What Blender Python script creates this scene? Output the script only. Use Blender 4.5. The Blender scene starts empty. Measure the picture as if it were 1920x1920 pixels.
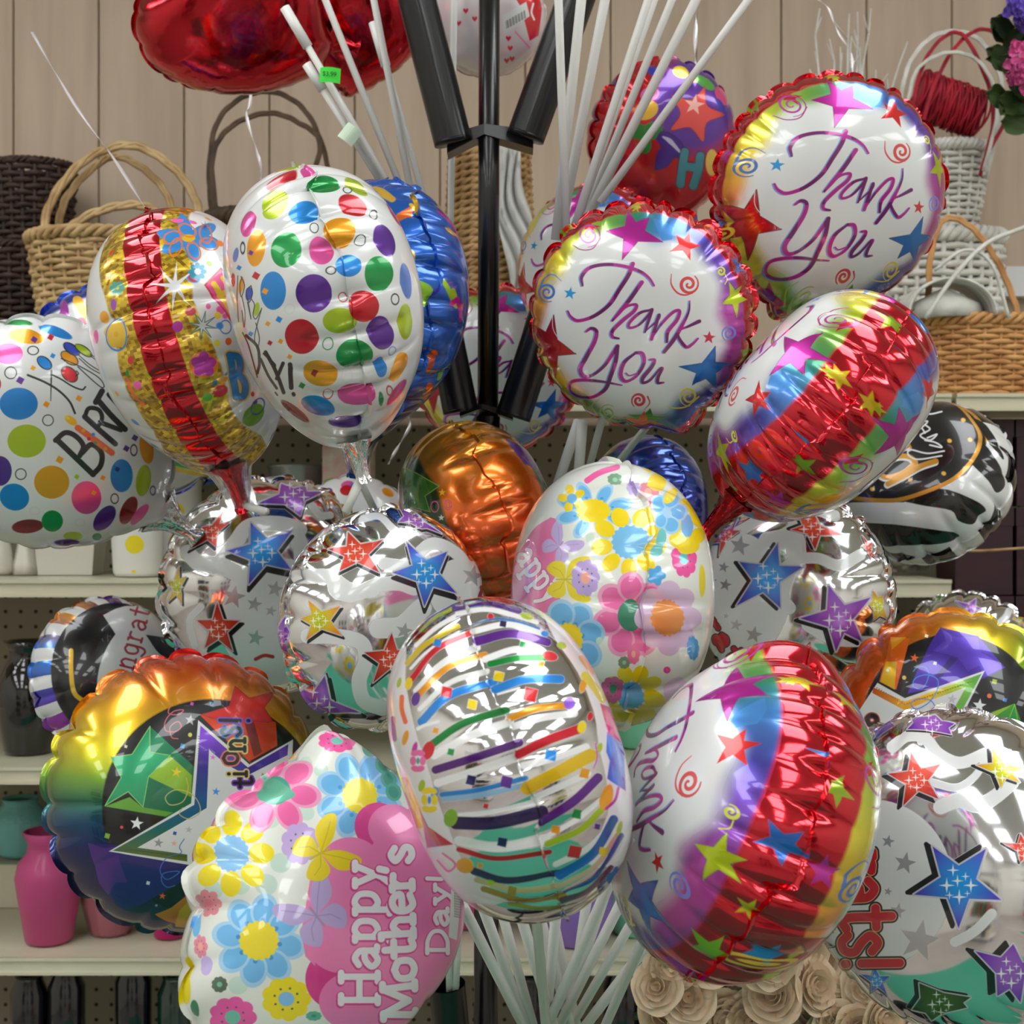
import bpy, math, random
import numpy as np
from mathutils import Matrix, Vector
PI = math.pi
F = 2600.0                      # focal length in pixels of the 1920 px frame
EYE = Vector((0.0, 0.0, 1.45))
sc = bpy.context.scene
col = sc.collection

# ------------------------------------------------------------ camera
cam_d = bpy.data.cameras.new('camera')
cam_d.sensor_width = 36.0
cam_d.lens = F * 36.0 / 1920.0
cam_d.clip_start = 0.02
cam_d.dof.use_dof = True
cam_d.dof.focus_distance = 1.02
cam_d.dof.aperture_fstop = 16.0
cam = bpy.data.objects.new('camera', cam_d)
cam.location = EYE
cam.rotation_euler = (PI / 2, 0, 0)
col.objects.link(cam)
sc.camera = cam

# ------------------------------------------------------------ world, exposure
world = bpy.data.worlds.new('world'); sc.world = world
world.use_nodes = True
world.node_tree.nodes['Background'].inputs[0].default_value = (0.9, 0.92, 1.0, 1)
world.node_tree.nodes['Background'].inputs[1].default_value = 0.0
sc.view_settings.view_transform = 'Standard'
sc.view_settings.look = 'None'
sc.view_settings.exposure = 0.0
sc.view_settings.gamma = 1.0
sc.view_settings.use_curve_mapping = False
LAMP = 5.8                      # strength of the fluorescent troffers
sc.cycles.max_bounces = 8
sc.cycles.glossy_bounces = 5
sc.cycles.diffuse_bounces = 3
sc.cycles.transmission_bounces = 6
sc.cycles.transparent_max_bounces = 8
sc.cycles.caustics_reflective = False
sc.cycles.caustics_refractive = False
sc.cycles.sample_clamp_indirect = 4.0
sc.cycles.use_denoising = True

# ------------------------------------------------------------ small helpers
def srgb(r, g=None, b=None):
    if g is None: r, g, b = r
    f = lambda c: (c / 255.0) / 12.92 if c <= 10.3 else (((c / 255.0) + 0.055) / 1.055) ** 2.4
    return (f(r), f(g), f(b))

def at(px, py, Y):
    return Vector((EYE.x + (px - 960) / F * Y, EYE.y + Y, EYE.z + (960 - py) / F * Y))

def mesh_obj(name, V, Fc, mats=None, parent=None, uv=None, smooth=True, mi=None):
    me = bpy.data.meshes.new(name)
    V = np.asarray(V, dtype=np.float32)
    if isinstance(Fc, np.ndarray):
        k = Fc.shape[1]; tot = Fc.ravel().astype(np.int32)
        sizes = np.full(len(Fc), k, dtype=np.int32)
    else:
        sizes = np.array([len(f) for f in Fc], dtype=np.int32)
        tot = np.array([i for f in Fc for i in f], dtype=np.int32)
    me.vertices.add(len(V)); me.vertices.foreach_set('co', V.ravel())
    me.loops.add(len(tot)); me.loops.foreach_set('vertex_index', tot)
    me.polygons.add(len(sizes))
    st = np.zeros(len(sizes), dtype=np.int32); st[1:] = np.cumsum(sizes)[:-1]
    me.polygons.foreach_set('loop_start', st)
    me.polygons.foreach_set('loop_total', sizes)
    if uv is not None:
        ul = me.uv_layers.new(name='UVMap')
        ul.data.foreach_set('uv', np.asarray(uv, dtype=np.float32)[tot].ravel())
    me.polygons.foreach_set('use_smooth', np.full(len(sizes), smooth))
    if mats:
        for m in (mats if isinstance(mats, (list, tuple)) else [mats]): me.materials.append(m)
    if mi is not None: me.polygons.foreach_set('material_index', np.asarray(mi, dtype=np.int32))
    me.update(calc_edges=True); me.validate()
    o = bpy.data.objects.new(name, me)
    col.objects.link(o)
    if parent is not None: o.parent = parent
    return o

class MB:                       # collects shapes into one mesh
    def __init__(s): s.v = []; s.f = []; s.n = 0
    def add(s, V, Fc):
        V = np.asarray(V, dtype=float).reshape(-1, 3)
        s.v.append(V); s.f.extend([tuple(int(i) + s.n for i in f) for f in Fc]); s.n += len(V)
        return s
    def box(s, x0, x1, y0, y1, z0, z1):
        V = [(x, y, z) for z in (z0, z1) for y in (y0, y1) for x in (x0, x1)]
        return s.add(V, [(0, 2, 3, 1), (4, 5, 7, 6), (0, 1, 5, 4), (2, 6, 7, 3), (0, 4, 6, 2), (1, 3, 7, 5)])
    def tube(s, P, r, n=8, cap=True, flat=1.0, closed=False):
        P = np.asarray(P, dtype=float); m = len(P)
        r = np.broadcast_to(np.asarray(r, dtype=float), (m,))
        T = np.gradient(P, axis=0)
        if closed: T = (np.roll(P, -1, 0) - np.roll(P, 1, 0))
        T /= np.linalg.norm(T, axis=1)[:, None] + 1e-12
        ref = np.array([0, 0, 1.0]) if abs(T[0][2]) < 0.9 else np.array([1.0, 0, 0])
        N = np.cross(T[0], ref); N /= np.linalg.norm(N)
        a = np.arange(n) * 2 * PI / n
        V = np.zeros((m, n, 3))
        for i in range(m):
            N = N - T[i] * np.dot(N, T[i]); N /= np.linalg.norm(N) + 1e-12
            B = np.cross(T[i], N)
            V[i] = P[i] + r[i] * (np.cos(a)[:, None] * N + flat * np.sin(a)[:, None] * B)
        F_ = []
        for i in range(m if closed else m - 1):
            i2 = (i + 1) % m
            for j in range(n):
                k = (j + 1) % n
                F_.append((i * n + j, i * n + k, i2 * n + k, i2 * n + j))
        if cap and not closed:
            F_.append(tuple(range(n))[::-1]); F_.append(tuple((m - 1) * n + j for j in range(n)))
        return s.add(V.reshape(-1, 3), F_)
    def lathe(s, prof, n=32, c=(0, 0, 0), sx=1.0, sy=1.0, mod=None):
        m = len(prof); V = []
        for (r, z) in prof:
            for j in range(n):
                a = 2 * PI * j / n
                q = r * (mod(a, z) if mod else 1.0)
                V.append((c[0] + q * math.cos(a) * sx, c[1] + q * math.sin(a) * sy, c[2] + z))
        F_ = [(i * n + j, i * n + (j + 1) % n, (i + 1) * n + (j + 1) % n, (i + 1) * n + j)
              for i in range(m - 1) for j in range(n)]
        return s.add(V, F_)
    def build(s, name, mat=None, parent=None, smooth=True):
        return mesh_obj(name, np.concatenate(s.v), s.f, mat, parent, smooth=smooth)

def empty(name, loc):
    o = bpy.data.objects.new(name, None); col.objects.link(o)
    o.location = loc; o.empty_display_size = 0.05
    return o

def tag(o, label, cat, group=None):
    o['label'] = label; o['category'] = cat
    if group: o['group'] = group
    return o

def struct(o, label=None):
    o['kind'] = 'structure'
    if label: o['label'] = label
    return o

def smooth_path(P, n=8):        # Catmull-Rom through the points
    P = np.asarray(P, dtype=float)
    if len(P) < 3: return P
    Q = np.vstack([2 * P[0] - P[1], P, 2 * P[-1] - P[-2]])
    out = []
    t = np.linspace(0, 1, n, endpoint=False)[:, None]
    for i in range(1, len(Q) - 2):
        a, b, c, d = Q[i - 1], Q[i], Q[i + 1], Q[i + 2]
        out.append(0.5 * ((2 * b) + (c - a) * t + (2 * a - 5 * b + 4 * c - d) * t ** 2 + (-a + 3 * b - 3 * c + d) * t ** 3))
    out.append(P[-1:])
    return np.vstack(out)

# ------------------------------------------------------------ materials
def mat(name, color, rough=0.5, metal=0.0, bump=None, noise=None, coat=0.0, trans=0.0, alpha=1.0, emit=None, ior=1.45, sss=0.0):
    m = bpy.data.materials.new(name); m.use_nodes = True
    nt = m.node_tree; b = nt.nodes['Principled BSDF']
    b.inputs['Base Color'].default_value = (*color, 1)
    b.inputs['Roughness'].default_value = rough
    b.inputs['Metallic'].default_value = metal
    b.inputs['Coat Weight'].default_value = coat
    b.inputs['Coat Roughness'].default_value = 0.06
    b.inputs['Transmission Weight'].default_value = trans
    b.inputs['IOR'].default_value = ior
    b.inputs['Alpha'].default_value = alpha
    if sss:
        b.inputs['Subsurface Weight'].default_value = sss
        b.inputs['Subsurface Radius'].default_value = (0.01, 0.01, 0.01)
    if emit:
        b.inputs['Emission Color'].default_value = (*emit[0], 1)
        b.inputs['Emission Strength'].default_value = emit[1]
    tc = nt.nodes.new('ShaderNodeTexCoord')
    if noise:                   # (scale, second colour, (sx,sy,sz))
        mp = nt.nodes.new('ShaderNodeMapping'); mp.inputs['Scale'].default_value = noise[2]
        nz = nt.nodes.new('ShaderNodeTexNoise'); nz.inputs['Scale'].default_value = noise[0]; nz.inputs['Detail'].default_value = 5
        rp = nt.nodes.new('ShaderNodeValToRGB')
        rp.color_ramp.elements[0].position = 0.35; rp.color_ramp.elements[0].color = (*color, 1)
        rp.color_ramp.elements[1].position = 0.68; rp.color_ramp.elements[1].color = (*noise[1], 1)
        nt.links.new(tc.outputs['Object'], mp.inputs[0]); nt.links.new(mp.outputs[0], nz.inputs['Vector'])
        nt.links.new(nz.outputs['Fac'], rp.inputs[0]); nt.links.new(rp.outputs[0], b.inputs['Base Color'])
    if bump:                    # (scale, strength, distance)
        nb = nt.nodes.new('ShaderNodeTexNoise'); nb.inputs['Scale'].default_value = bump[0]; nb.inputs['Detail'].default_value = 4
        bp = nt.nodes.new('ShaderNodeBump'); bp.inputs['Strength'].default_value = bump[1]; bp.inputs['Distance'].default_value = bump[2]
        nt.links.new(tc.outputs['Object'], nb.inputs['Vector'])
        nt.links.new(nb.outputs['Fac'], bp.inputs['Height']); nt.links.new(bp.outputs[0], b.inputs['Normal'])
    return m

# ------------------------------------------------------------ foil balloon surface
_ph = np.linspace(0, PI / 2, 400)
_w = 1 / np.sqrt(1 + np.sin(_ph) ** 2)
_s = np.concatenate([[0], np.cumsum((_w[1:] + _w[:-1]) / 2 * np.diff(_ph))]); _st = _s / _s[-1]
_zi = np.sin(_ph) ** 2 * _w
_z = np.concatenate([[0], np.cumsum((_zi[1:] + _zi[:-1]) / 2 * np.diff(_ph))]); _z = 1 - _z / _z[-1]
_r = np.sin(_ph)
def prof_r(s): return np.interp(s, _st, _r)
def prof_z(s): return np.interp(s, _st, _z)
def sstep(a, b, x):
    t = np.clip((x - a) / (b - a), 0, 1); return t * t * (3 - 2 * t)

class Pose:
    def __init__(s, px, py, Y, Rpx, n, c=0.62, up=(0, 1, 0), roll=0.0, outline=None, tail=None, egg=0.07, N=24, seed=1, amp=0.075):
        s.px, s.py, s.Y, s.c, s.N, s.seed, s.amp = px, py, Y, c, N, seed, amp
        s.R = Rpx / F * Y; s.outline = outline; s.tail = tail; s.egg = egg
        s.C = at(px, py, Y)
        zc = (EYE - s.C).normalized(); xc = Vector((0, 0, 1)).cross(zc).normalized(); yc = zc.cross(xc)
        n = Vector(n).normalized(); nw = (xc * n.x + yc * n.y + zc * n.z).normalized()
        u = Vector(up); uw = xc * u.x + yc * u.y + zc * u.z
        uw = (uw - nw * uw.dot(nw)).normalized()
        rt = uw.cross(nw)
        q = math.radians(roll)  # turn the print clockwise in its own plane
        X = rt * math.cos(q) - uw * math.sin(q); U = rt * math.sin(q) + uw * math.cos(q)
        s.X, s.U, s.n = X, U, nw
        s.M = Matrix(((X.x, U.x, nw.x, s.C.x), (X.y, U.y, nw.y, s.C.y), (X.z, U.z, nw.z, s.C.z), (0, 0, 0, 1)))
        if isinstance(tail, tuple):          # image direction of the neck
            d = xc * tail[0] + yc * tail[1]
            s.tail = math.degrees(math.atan2(d.dot(U), d.dot(X)))
    def rho(s, th):
        r = np.ones_like(th)
        if s.outline is not None:
            a = np.radians([k[0] for k in s.outline]); v = np.array([k[1] for k in s.outline])
            a2 = np.concatenate([a - 2 * PI, a, a + 2 * PI]); v2 = np.tile(v, 3)
            t = np.mod(th, 2 * PI)
            k = np.searchsorted(a2, t) - 1
            q = (t - a2[k]) / (a2[k + 1] - a2[k])
            p0, p1, p2, p3 = v2[k - 1], v2[k], v2[k + 1], v2[k + 2]
            r = 0.5 * (2 * p1 + (p2 - p0) * q + (2 * p0 - 5 * p1 + 4 * p2 - p3) * q ** 2 + (-p0 + 3 * p1 - 3 * p2 + p3) * q ** 3)
        if s.tail is not None:
            d = np.angle(np.exp(1j * (th - math.radians(s.tail))))
            r = r * (1 + s.egg * np.exp(-(d / 0.5) ** 2) + 0.10 * np.exp(-(d / 0.13) ** 2))
        return r
    def smooth_pt(s, side, th, sr):          # local coordinates without folds
        ro = s.rho(th); ro = 1 + (ro - 1) * sstep(0.25, 1.0, sr)
        r = prof_r(sr) * ro * s.R
        z = prof_z(sr) * s.c * s.R * side
        return r * np.cos(th), r * np.sin(th), z

def foil_geo(P, ns=34, per=10):
    rng = np.random.RandomState(P.seed)
    N = P.N; nt = N * per
    ck = (np.arange(N) + rng.uniform(-0.22, 0.22, N)) * 2 * PI / N
    A = rng.uniform(0.55, 1.2, N) * P.amp; S0 = rng.uniform(0.42, 0.74, N); Z = rng.uniform(-1, 1, N) * 0.040 * (1 if P.amp > 0.03 else 0.4)
    V, UV = [], []
    out = {}
    th = np.concatenate([ck[k] + ((ck[(k + 1) % N] - ck[k]) % (2 * PI)) * (np.arange(per) / per) for k in range(N)])
    k0 = np.repeat(np.arange(N), per); k1 = (k0 + 1) % N; t = np.tile(np.arange(per) / per, N)
    lobe = (1 - np.abs(2 * t - 1) ** 2.6) ** 0.9
    tt = t * t * (3 - 2 * t)
    sr = 1 - (1 - np.linspace(0.0, 1, ns)) ** 1.25
    sr[0] = 0.02
    TH, SR = np.meshgrid(th, sr)
    Ak = A[k0] * (1 - tt) + A[k1] * tt; Sk = S0[k0] * (1 - tt) + S0[k1] * tt
    tz = sstep(0.0, 0.35, t); Zk = Z[k0] * (1 - tz) + Z[k1] * tz
    f = sstep(Sk[None, :], 1.02, SR) ** 1.1
    g = sstep(0.88, 1.0, SR)
    grids = {}
    for side in (1, -1):
        x, y, z = P.smooth_pt(side, TH, SR)
        # slightly different fold pattern on each side, joined at the seam
        wob = 1 if side == 1 else (0.8 + 0.4 * rng.rand(N))[k0][None, :]
        dd = Ak[None, :] * f * (1 - lobe[None, :]) * (wob if side == 1 else wob * (1 - g) + g)
        rr = np.sqrt(x * x + y * y) + 1e-9; r2 = rr - dd * P.R * (0.55 + 0.45 * g)
        zz = z * (1 - 1.35 * dd) - side * 0.0
        # secondary ripples across the puffs near the seam
        rip = 0.0012 * np.sin((TH * N * 3.1) + side + 2 * np.sin(TH * 7)) * sstep(0.72, 0.95, SR) * (1 - sstep(0.985, 1.0, SR))
        r2 = r2 + rip * P.R * 0.6
        zz = zz + side * rip * P.R * 0.9
        zz = zz + Zk[None, :] * g * P.R
        grids[side] = np.stack([x / rr * r2, y / rr * r2, zz], -1)
    Fq = []
    nn = nt
    def quads(base, flip):
        i = np.arange(ns - 1)[:, None]; j = np.arange(nn)[None, :]; j2 = (j + 1) % nn
        a = base + i * nn + j; b = base + i * nn + j2; c = base + (i + 1) * nn + j2; d = base + (i + 1) * nn + j
        q = np.stack([a, d, c, b] if not flip else [a, b, c, d], -1).reshape(-1, 4)
        return q
    V = np.concatenate([grids[1].reshape(-1, 3), grids[-1].reshape(-1, 3)])
    u = 0.48 * SR * np.cos(TH); v = 0.48 * SR * np.sin(TH)
    uvf = np.stack([(0.5 + u) * 0.5, 0.5 + v], -1).reshape(-1, 2)
    uvb = np.stack([0.5 + (0.5 - u) * 0.5, 0.5 + v], -1).reshape(-1, 2)
    UV = np.concatenate([uvf, uvb])
    q = np.concatenate([quads(0, False), quads(ns * nn, True)])
    # polar caps
    V = np.concatenate([V, [[0, 0, P.c * P.R], [0, 0, -P.c * P.R]]])
    UV = np.concatenate([UV, [[0.25, 0.5], [0.75, 0.5]]])
    c0, c1 = len(V) - 2, len(V) - 1
    faces = [tuple(r) for r in q.tolist()]
    for j in range(nn):
        faces.append((c0, j, (j + 1) % nn)); faces.append((c1, ns * nn + (j + 1) % nn, ns * nn + j))
    # the welded rim: a thin crinkled ribbon outside the seam
    rim = grids[1][-1]; rn = np.linalg.norm(rim[:, :2], axis=1)
    wid = 0.030 * P.R * (1 + 0.2 * np.sin(th * 9))
    dirx = rim[:, :2] / rn[:, None]
    jit = (Zk * 0.8 + 0.012 * np.sin(k0 * 2.4 + t * 5)) * P.R
    outr = np.column_stack([rim[:, :2] + dirx * wid[:, None], rim[:, 2] + jit])
    mid = np.column_stack([rim[:, :2] + dirx * wid[:, None] * 0.4, rim[:, 2] + jit * 0.2])
    RV = np.concatenate([rim - np.column_stack([dirx * 0.004 * P.R, np.zeros(nn)]), mid, outr])
    j = np.arange(nn); j2 = (j + 1) % nn
    RF = np.concatenate([np.stack([j, j2, nn + j2, nn + j], -1), np.stack([nn + j, nn + j2, 2 * nn + j2, 2 * nn + j], -1)])
    ru = np.column_stack([0.25 + 0.24 * np.cos(th), 0.5 + 0.48 * np.sin(th)])
    return V, faces, UV, RV, RF, np.concatenate([ru] * 3)
# ------------------------------------------------------------ printed foil artwork, computed as a texture on the foil itself
WHITE = srgb(226, 228, 226); BLACK = srgb(18, 17, 20)
RED = srgb(222, 30, 44); PINK = srgb(238, 90, 170); BLUE = srgb(30, 140, 225); LIME = srgb(178, 205, 30)
ORANGE = srgb(245, 165, 20); PURPLE = srgb(95, 40, 150); GREEN = srgb(20, 150, 70); YELLOW = srgb(245, 215, 10)
NAVY = srgb(35, 30, 95); MAGENTA = srgb(205, 40, 165); TEAL = srgb(60, 165, 140); SILVER = (0.86, 0.87, 0.88)
LBLUE = srgb(120, 195, 240); LILAC = srgb(196, 176, 226); PEACH = srgb(246, 170, 150); GREY = srgb(150, 150, 155)

def cr(P, n=10): return smooth_path(P, n)

class Art:
    def __init__(s, W, pose, two=True):
        s.W = W; s.two = two; s.pose = pose
        nx = W * 2 if two else W
        xs = (np.arange(nx) + 0.5); ys = (np.arange(W) + 0.5)
        Xg, Yg = np.meshgrid(xs, ys)
        side = np.where(Xg < W, 1, -1) if two else np.ones_like(Xg)
        lx = np.where(Xg < W, Xg / W - 0.5, 0.5 - (Xg / W - 1)) / 0.48
        ly = (Yg / W - 0.5) / 0.48
        s.U = lx.ravel().astype(np.float32); s.V = ly.ravel().astype(np.float32); s.side = side.ravel()
        s.S = np.hypot(s.U, s.V); s.TH = np.arctan2(s.V, s.U)
        s.n = len(s.U)
        s.col = np.zeros((s.n, 3), np.float32); s.met = np.zeros(s.n, np.float32)
        s.shape = (W, nx)
        sr = np.clip(s.S, 0.001, 1.0)
        PX = np.zeros(s.n, np.float32); PY = np.zeros(s.n, np.float32); FC = np.zeros(s.n, np.float32)
        R3 = np.array(pose.M.to_3x3()); C = np.array(pose.C)
        for sd in (1, -1):
            k = s.side == sd
            if not k.any(): continue
            def loc(a, b):
                x, y, z = pose.smooth_pt(sd, b, a); return np.stack([x, y, z], -1)
            p = loc(sr[k], s.TH[k]); e = 0.01
            a1 = np.clip(sr[k] + e, 0, 1); a0 = np.clip(sr[k] - e, 0.0005, 1)
            dS = loc(a1, s.TH[k]) - loc(a0, s.TH[k]); dT = loc(sr[k], s.TH[k] + e) - loc(sr[k], s.TH[k] - e)
            nr = np.cross(dS, dT) * sd
            w = p @ R3.T + C; nw = nr @ R3.T
            PX[k] = 960 + w[:, 0] / w[:, 1] * F; PY[k] = 960 - (w[:, 2] - EYE.z) / w[:, 1] * F
            vd = np.array(EYE) - w
            FC[k] = (nw * vd).sum(1) / (np.linalg.norm(nw, axis=1) * np.linalg.norm(vd, axis=1) + 1e-12)
        s.PX, s.PY, s.FC = PX, PY, FC
        s.sheet()
    # coordinate systems -------------------------------------------------
    def sheet(s, side=None):                 # 100 units = centre to seam, y down
        s.X = s.U * 100 * s.side; s.Y = -s.V * 100; s.aa = 0.45
        s.ok = np.ones(s.n, bool) if side is None else (s.side == side)
        return s
    def photo(s, ox=0, oy=0, k=1.0, side=None, every=False):
        s.X = (s.PX - ox) * k; s.Y = (s.PY - oy) * k; s.aa = 0.7 * k
        s.ok = (s.FC > 0.04) if not every else np.ones(s.n, bool)
        if side is not None: s.ok = s.ok & (s.side == side)
        s.ids = np.nonzero(s.ok)[0]
        s.Xs = s.X[s.ids]; s.Ys = s.Y[s.ids]
        return s
    def _sel(s, x0, x1, y0, y1):
        return np.nonzero(s.ok & (s.X > x0) & (s.X < x1) & (s.Y > y0) & (s.Y < y1))[0]
    def _put(s, i, a, c, m):
        if callable(c): c = c(s.X[i], s.Y[i])
        else: c = np.asarray(c, np.float32)[None, :]
        a = np.clip(a, 0, 1).astype(np.float32)
        s.col[i] = s.col[i] * (1 - a[:, None]) + c * a[:, None]
        s.met[i] = s.met[i] * (1 - a) + m * a
    # fills --------------------------------------------------------------
    def base(s, c, m=0.0):
        s.col[:] = c; s.met[:] = m; return s
    def zone(s, fn, c, m=0.0):               # coverage from a function of (S, TH)
        a = fn(s.S, s.TH); i = np.nonzero(s.ok & (a > 0.002))[0]
        cc = c(s.S[i], s.TH[i]) if callable(c) else np.asarray(c)[None, :]
        a = a[i].astype(np.float32)
        s.col[i] = s.col[i] * (1 - a[:, None]) + cc * a[:, None]; s.met[i] = s.met[i] * (1 - a) + m * a
        return s
    def ell(s, x, y, rx, ry=None, rot=0, c=RED, m=0.0, al=1.0, soft=0.0):
        ry = rx if ry is None else ry; R = max(rx, ry) + 2 * s.aa + soft * max(rx, ry)
        i = s._sel(x - R, x + R, y - R, y + R)
        if len(i) == 0: return s
        q = math.radians(rot); dx = s.X[i] - x; dy = s.Y[i] - y
        u = dx * math.cos(q) + dy * math.sin(q); v = -dx * math.sin(q) + dy * math.cos(q)
        d = (np.sqrt((u / rx) ** 2 + (v / ry) ** 2) - 1) * min(rx, ry)
        w = s.aa + soft * min(rx, ry)
        s._put(i, al * (0.5 - d / (2 * w)), c, m); return s
    def ring(s, x, y, rx, ry=None, w=2, c=BLACK, rot=0, m=0.0):
        ry = rx if ry is None else ry; R = max(rx, ry) + w + 2 * s.aa
        i = s._sel(x - R, x + R, y - R, y + R)
        if len(i) == 0: return s
        q = math.radians(rot); dx = s.X[i] - x; dy = s.Y[i] - y
        u = dx * math.cos(q) + dy * math.sin(q); v = -dx * math.sin(q) + dy * math.cos(q)
        d = np.abs((np.sqrt((u / rx) ** 2 + (v / ry) ** 2) - 1) * min(rx, ry)) - w / 2
        s._put(i, 0.5 - d / (2 * s.aa), c, m); return s
    def stroke(s, P, w, c, w2=None, m=0.0, al=1.0, sm=10, soft=0.0):
        P = cr(P, sm) if sm else np.asarray(P, float)
        n = len(P); W = np.linspace(w, w if w2 is None else w2, n) / 2 if not isinstance(w, (list, tuple)) else np.interp(np.linspace(0, 1, n), np.linspace(0, 1, len(w)), w) / 2
        pad = W.max() + 2 * s.aa + soft
        i = s._sel(P[:, 0].min() - pad, P[:, 0].max() + pad, P[:, 1].min() - pad, P[:, 1].max() + pad)
        if len(i) == 0: return s
        x, y = s.X[i], s.Y[i]; D = np.full(len(i), 1e9, np.float32)
        for k in range(n - 1):
            ax, ay = P[k]; bx, by = P[k + 1]; ex, ey = bx - ax, by - ay; L = ex * ex + ey * ey + 1e-9
            t = np.clip(((x - ax) * ex + (y - ay) * ey) / L, 0, 1)
            D = np.minimum(D, np.hypot(x - ax - t * ex, y - ay - t * ey) - (W[k] + (W[k + 1] - W[k]) * t))
        s._put(i, al * (0.5 - D / (2 * (s.aa + soft))), c, m); return s
    def poly(s, P, c, m=0.0, al=1.0, line=None, lw=0, lm=0.0, sm=0):
        P = np.asarray(P, float)
        if sm: P = cr(np.vstack([P, P[:1]]), sm)[:-1]
        pad = 2 * s.aa
        i = s._sel(P[:, 0].min() - pad, P[:, 0].max() + pad, P[:, 1].min() - pad, P[:, 1].max() + pad)
        if len(i):
            x, y = s.X[i], s.Y[i]; ins = np.zeros(len(i), bool); D = np.full(len(i), 1e9, np.float32)
            for k in range(len(P)):
                ax, ay = P[k]; bx, by = P[(k + 1) % len(P)]
                ex, ey = bx - ax, by - ay; L = ex * ex + ey * ey + 1e-9
                t = np.clip(((x - ax) * ex + (y - ay) * ey) / L, 0, 1)
                D = np.minimum(D, np.hypot(x - ax - t * ex, y - ay - t * ey))
                if ay != by:
                    ins ^= ((ay > y) != (by > y)) & (x < (bx - ax) * (y - ay) / (by - ay) + ax)
            d = np.where(ins, -D, D)
            s._put(i, al * (0.5 - d / (2 * s.aa)), c, m)
        if lw: s.stroke(np.vstack([P, P[:1]]), lw, line, m=lm, sm=0)
        return s
    # motifs -------------------------------------------------------------
    def starpts(s, x, y, r, rot=0, inner=0.42, n=5):
        a = np.radians(rot) + np.arange(2 * n) * PI / n
        rr = np.where(np.arange(2 * n) % 2 == 0, r, r * inner)
        return np.column_stack([x + rr * np.sin(a), y - rr * np.cos(a)])
    def tips(s, T, k=0.50):
        T = np.asarray(T, float); C = T.mean(0); out = []
        for i in range(len(T)):
            out.append(T[i]); out.append(C + ((T[i] + T[(i + 1) % len(T)]) / 2 - C) * k)
        return np.array(out)
    def star(s, x, y, r, rot=0, c=RED, m=0.0, inner=0.42, line=None, lw=0, n=5):
        return s.poly(s.starpts(x, y, r, rot, inner, n), c, m, line=line, lw=lw)
    def spark(s, x, y, r, c=(0.95, 0.95, 0.95), m=0.2):
        return s.poly(s.starpts(x, y, r, 0, 0.22, 4), c, m)
    def sq(s, x, y, r, rot=20, c=RED, m=0.0):
        a = np.radians(rot + 45 + np.arange(4) * 90); return s.poly(np.column_stack([x + 1.4 * r * np.cos(a), y + 1.4 * r * np.sin(a)]), c, m)
    def swirl(s, x, y, r, rot=0, c=RED, w=2.0, turns=1.6, flip=1, tail=None, m=0.0):
        t = np.linspace(0, 1, 40); a = math.radians(rot) + flip * t * turns * 2 * PI
        rr = r * (0.10 + 0.90 * t ** 0.8)
        P = np.column_stack([x + rr * np.cos(a), y + rr * np.sin(a)])
        if tail is not None: P = np.vstack([P, tail])
        return s.stroke(P, [w * 0.8, w * 1.3, w * 1.5, w * 0.5], c, m=m, sm=0)
    def fancy(s, T, kind, off=(0, 10), k=0.5, sc_=1.0):   # big star: black drop edge, pale outline, fill with sparkles
        P = s.tips(T, k); C = P.mean(0); R = np.abs(P - C).max()
        s.poly(P + np.array(off) * sc_, BLACK, 0.15, line=BLACK, lw=R * 0.10)
        s.poly(P, (0.62, 0.60, 0.62), 0.8, line=(0.62, 0.60, 0.62), lw=R * 0.075)
        cols = {'blue': (srgb(82, 66, 205), srgb(30, 165, 250)), 'red': (srgb(200, 20, 20), srgb(250, 90, 60)),
                'yellow': (srgb(245, 150, 20), srgb(215, 220, 30)), 'purple': (srgb(115, 40, 190), srgb(180, 105, 215)),
                'olive': (srgb(60, 70, 30), srgb(90, 110, 40)), 'green': (srgb(40, 110, 30), srgb(120, 170, 50)),
                'dark': (srgb(50, 55, 50), srgb(80, 90, 80))}[kind]
        def grad(x, y):
            q = np.clip(1.25 - np.hypot(x - C[0], y - C[1]) / (R * 0.75), 0, 1)[:, None]
            return np.array(cols[0])[None] * (1 - q) + np.array(cols[1])[None] * q
        s.poly(P, grad, 0.35)
        rg = np.random.RandomState(int(abs(C[0]) + abs(C[1])) % 9999)
        for dx, dy, q in ((-.12, -.30, .10), (.16, -.16, .07), (-.02, -.06, .10), (-.26, .04, .13), (.28, .04, .12), (.02, .30, .13), (-.2, .26, .07), (.2, .22, .05)):
            s.spark(C[0] + dx * R, C[1] + dy * R, q * R * 1.3, m=0.0)
        return s
    def flower(s, x, y, d, pr, n=8, pc=BLUE, cc=YELLOW, rc=None, rot=0, halo=None, sx=1.0, sy=1.0, scal=True, m=0.15, dots=None):
        for k in range(n):
            a = math.radians(rot) + 2 * PI * k / n
            px_, py_ = x + d * sx * math.cos(a), y + d * sy * math.sin(a)
            dg = math.degrees(math.atan2(sy * math.sin(a), sx * math.cos(a)))
            if halo is not None: s.ell(px_ + d * .04 * math.cos(a), py_ + d * .04 * math.sin(a), pr * 1.25 * sx, pr * 1.0 * sy, dg, halo, m)
            s.ell(px_, py_, pr * 0.98 * sx, pr * 0.78 * sy, dg, pc, m)
            if dots is not None: s.ell(x + (d - pr * 0.6) * sx * math.cos(a), y + (d - pr * .6) * sy * math.sin(a), pr * .17 * sx, pr * .17 * sy, 0, dots, m)
        rc = rc or d * 0.6
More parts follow.
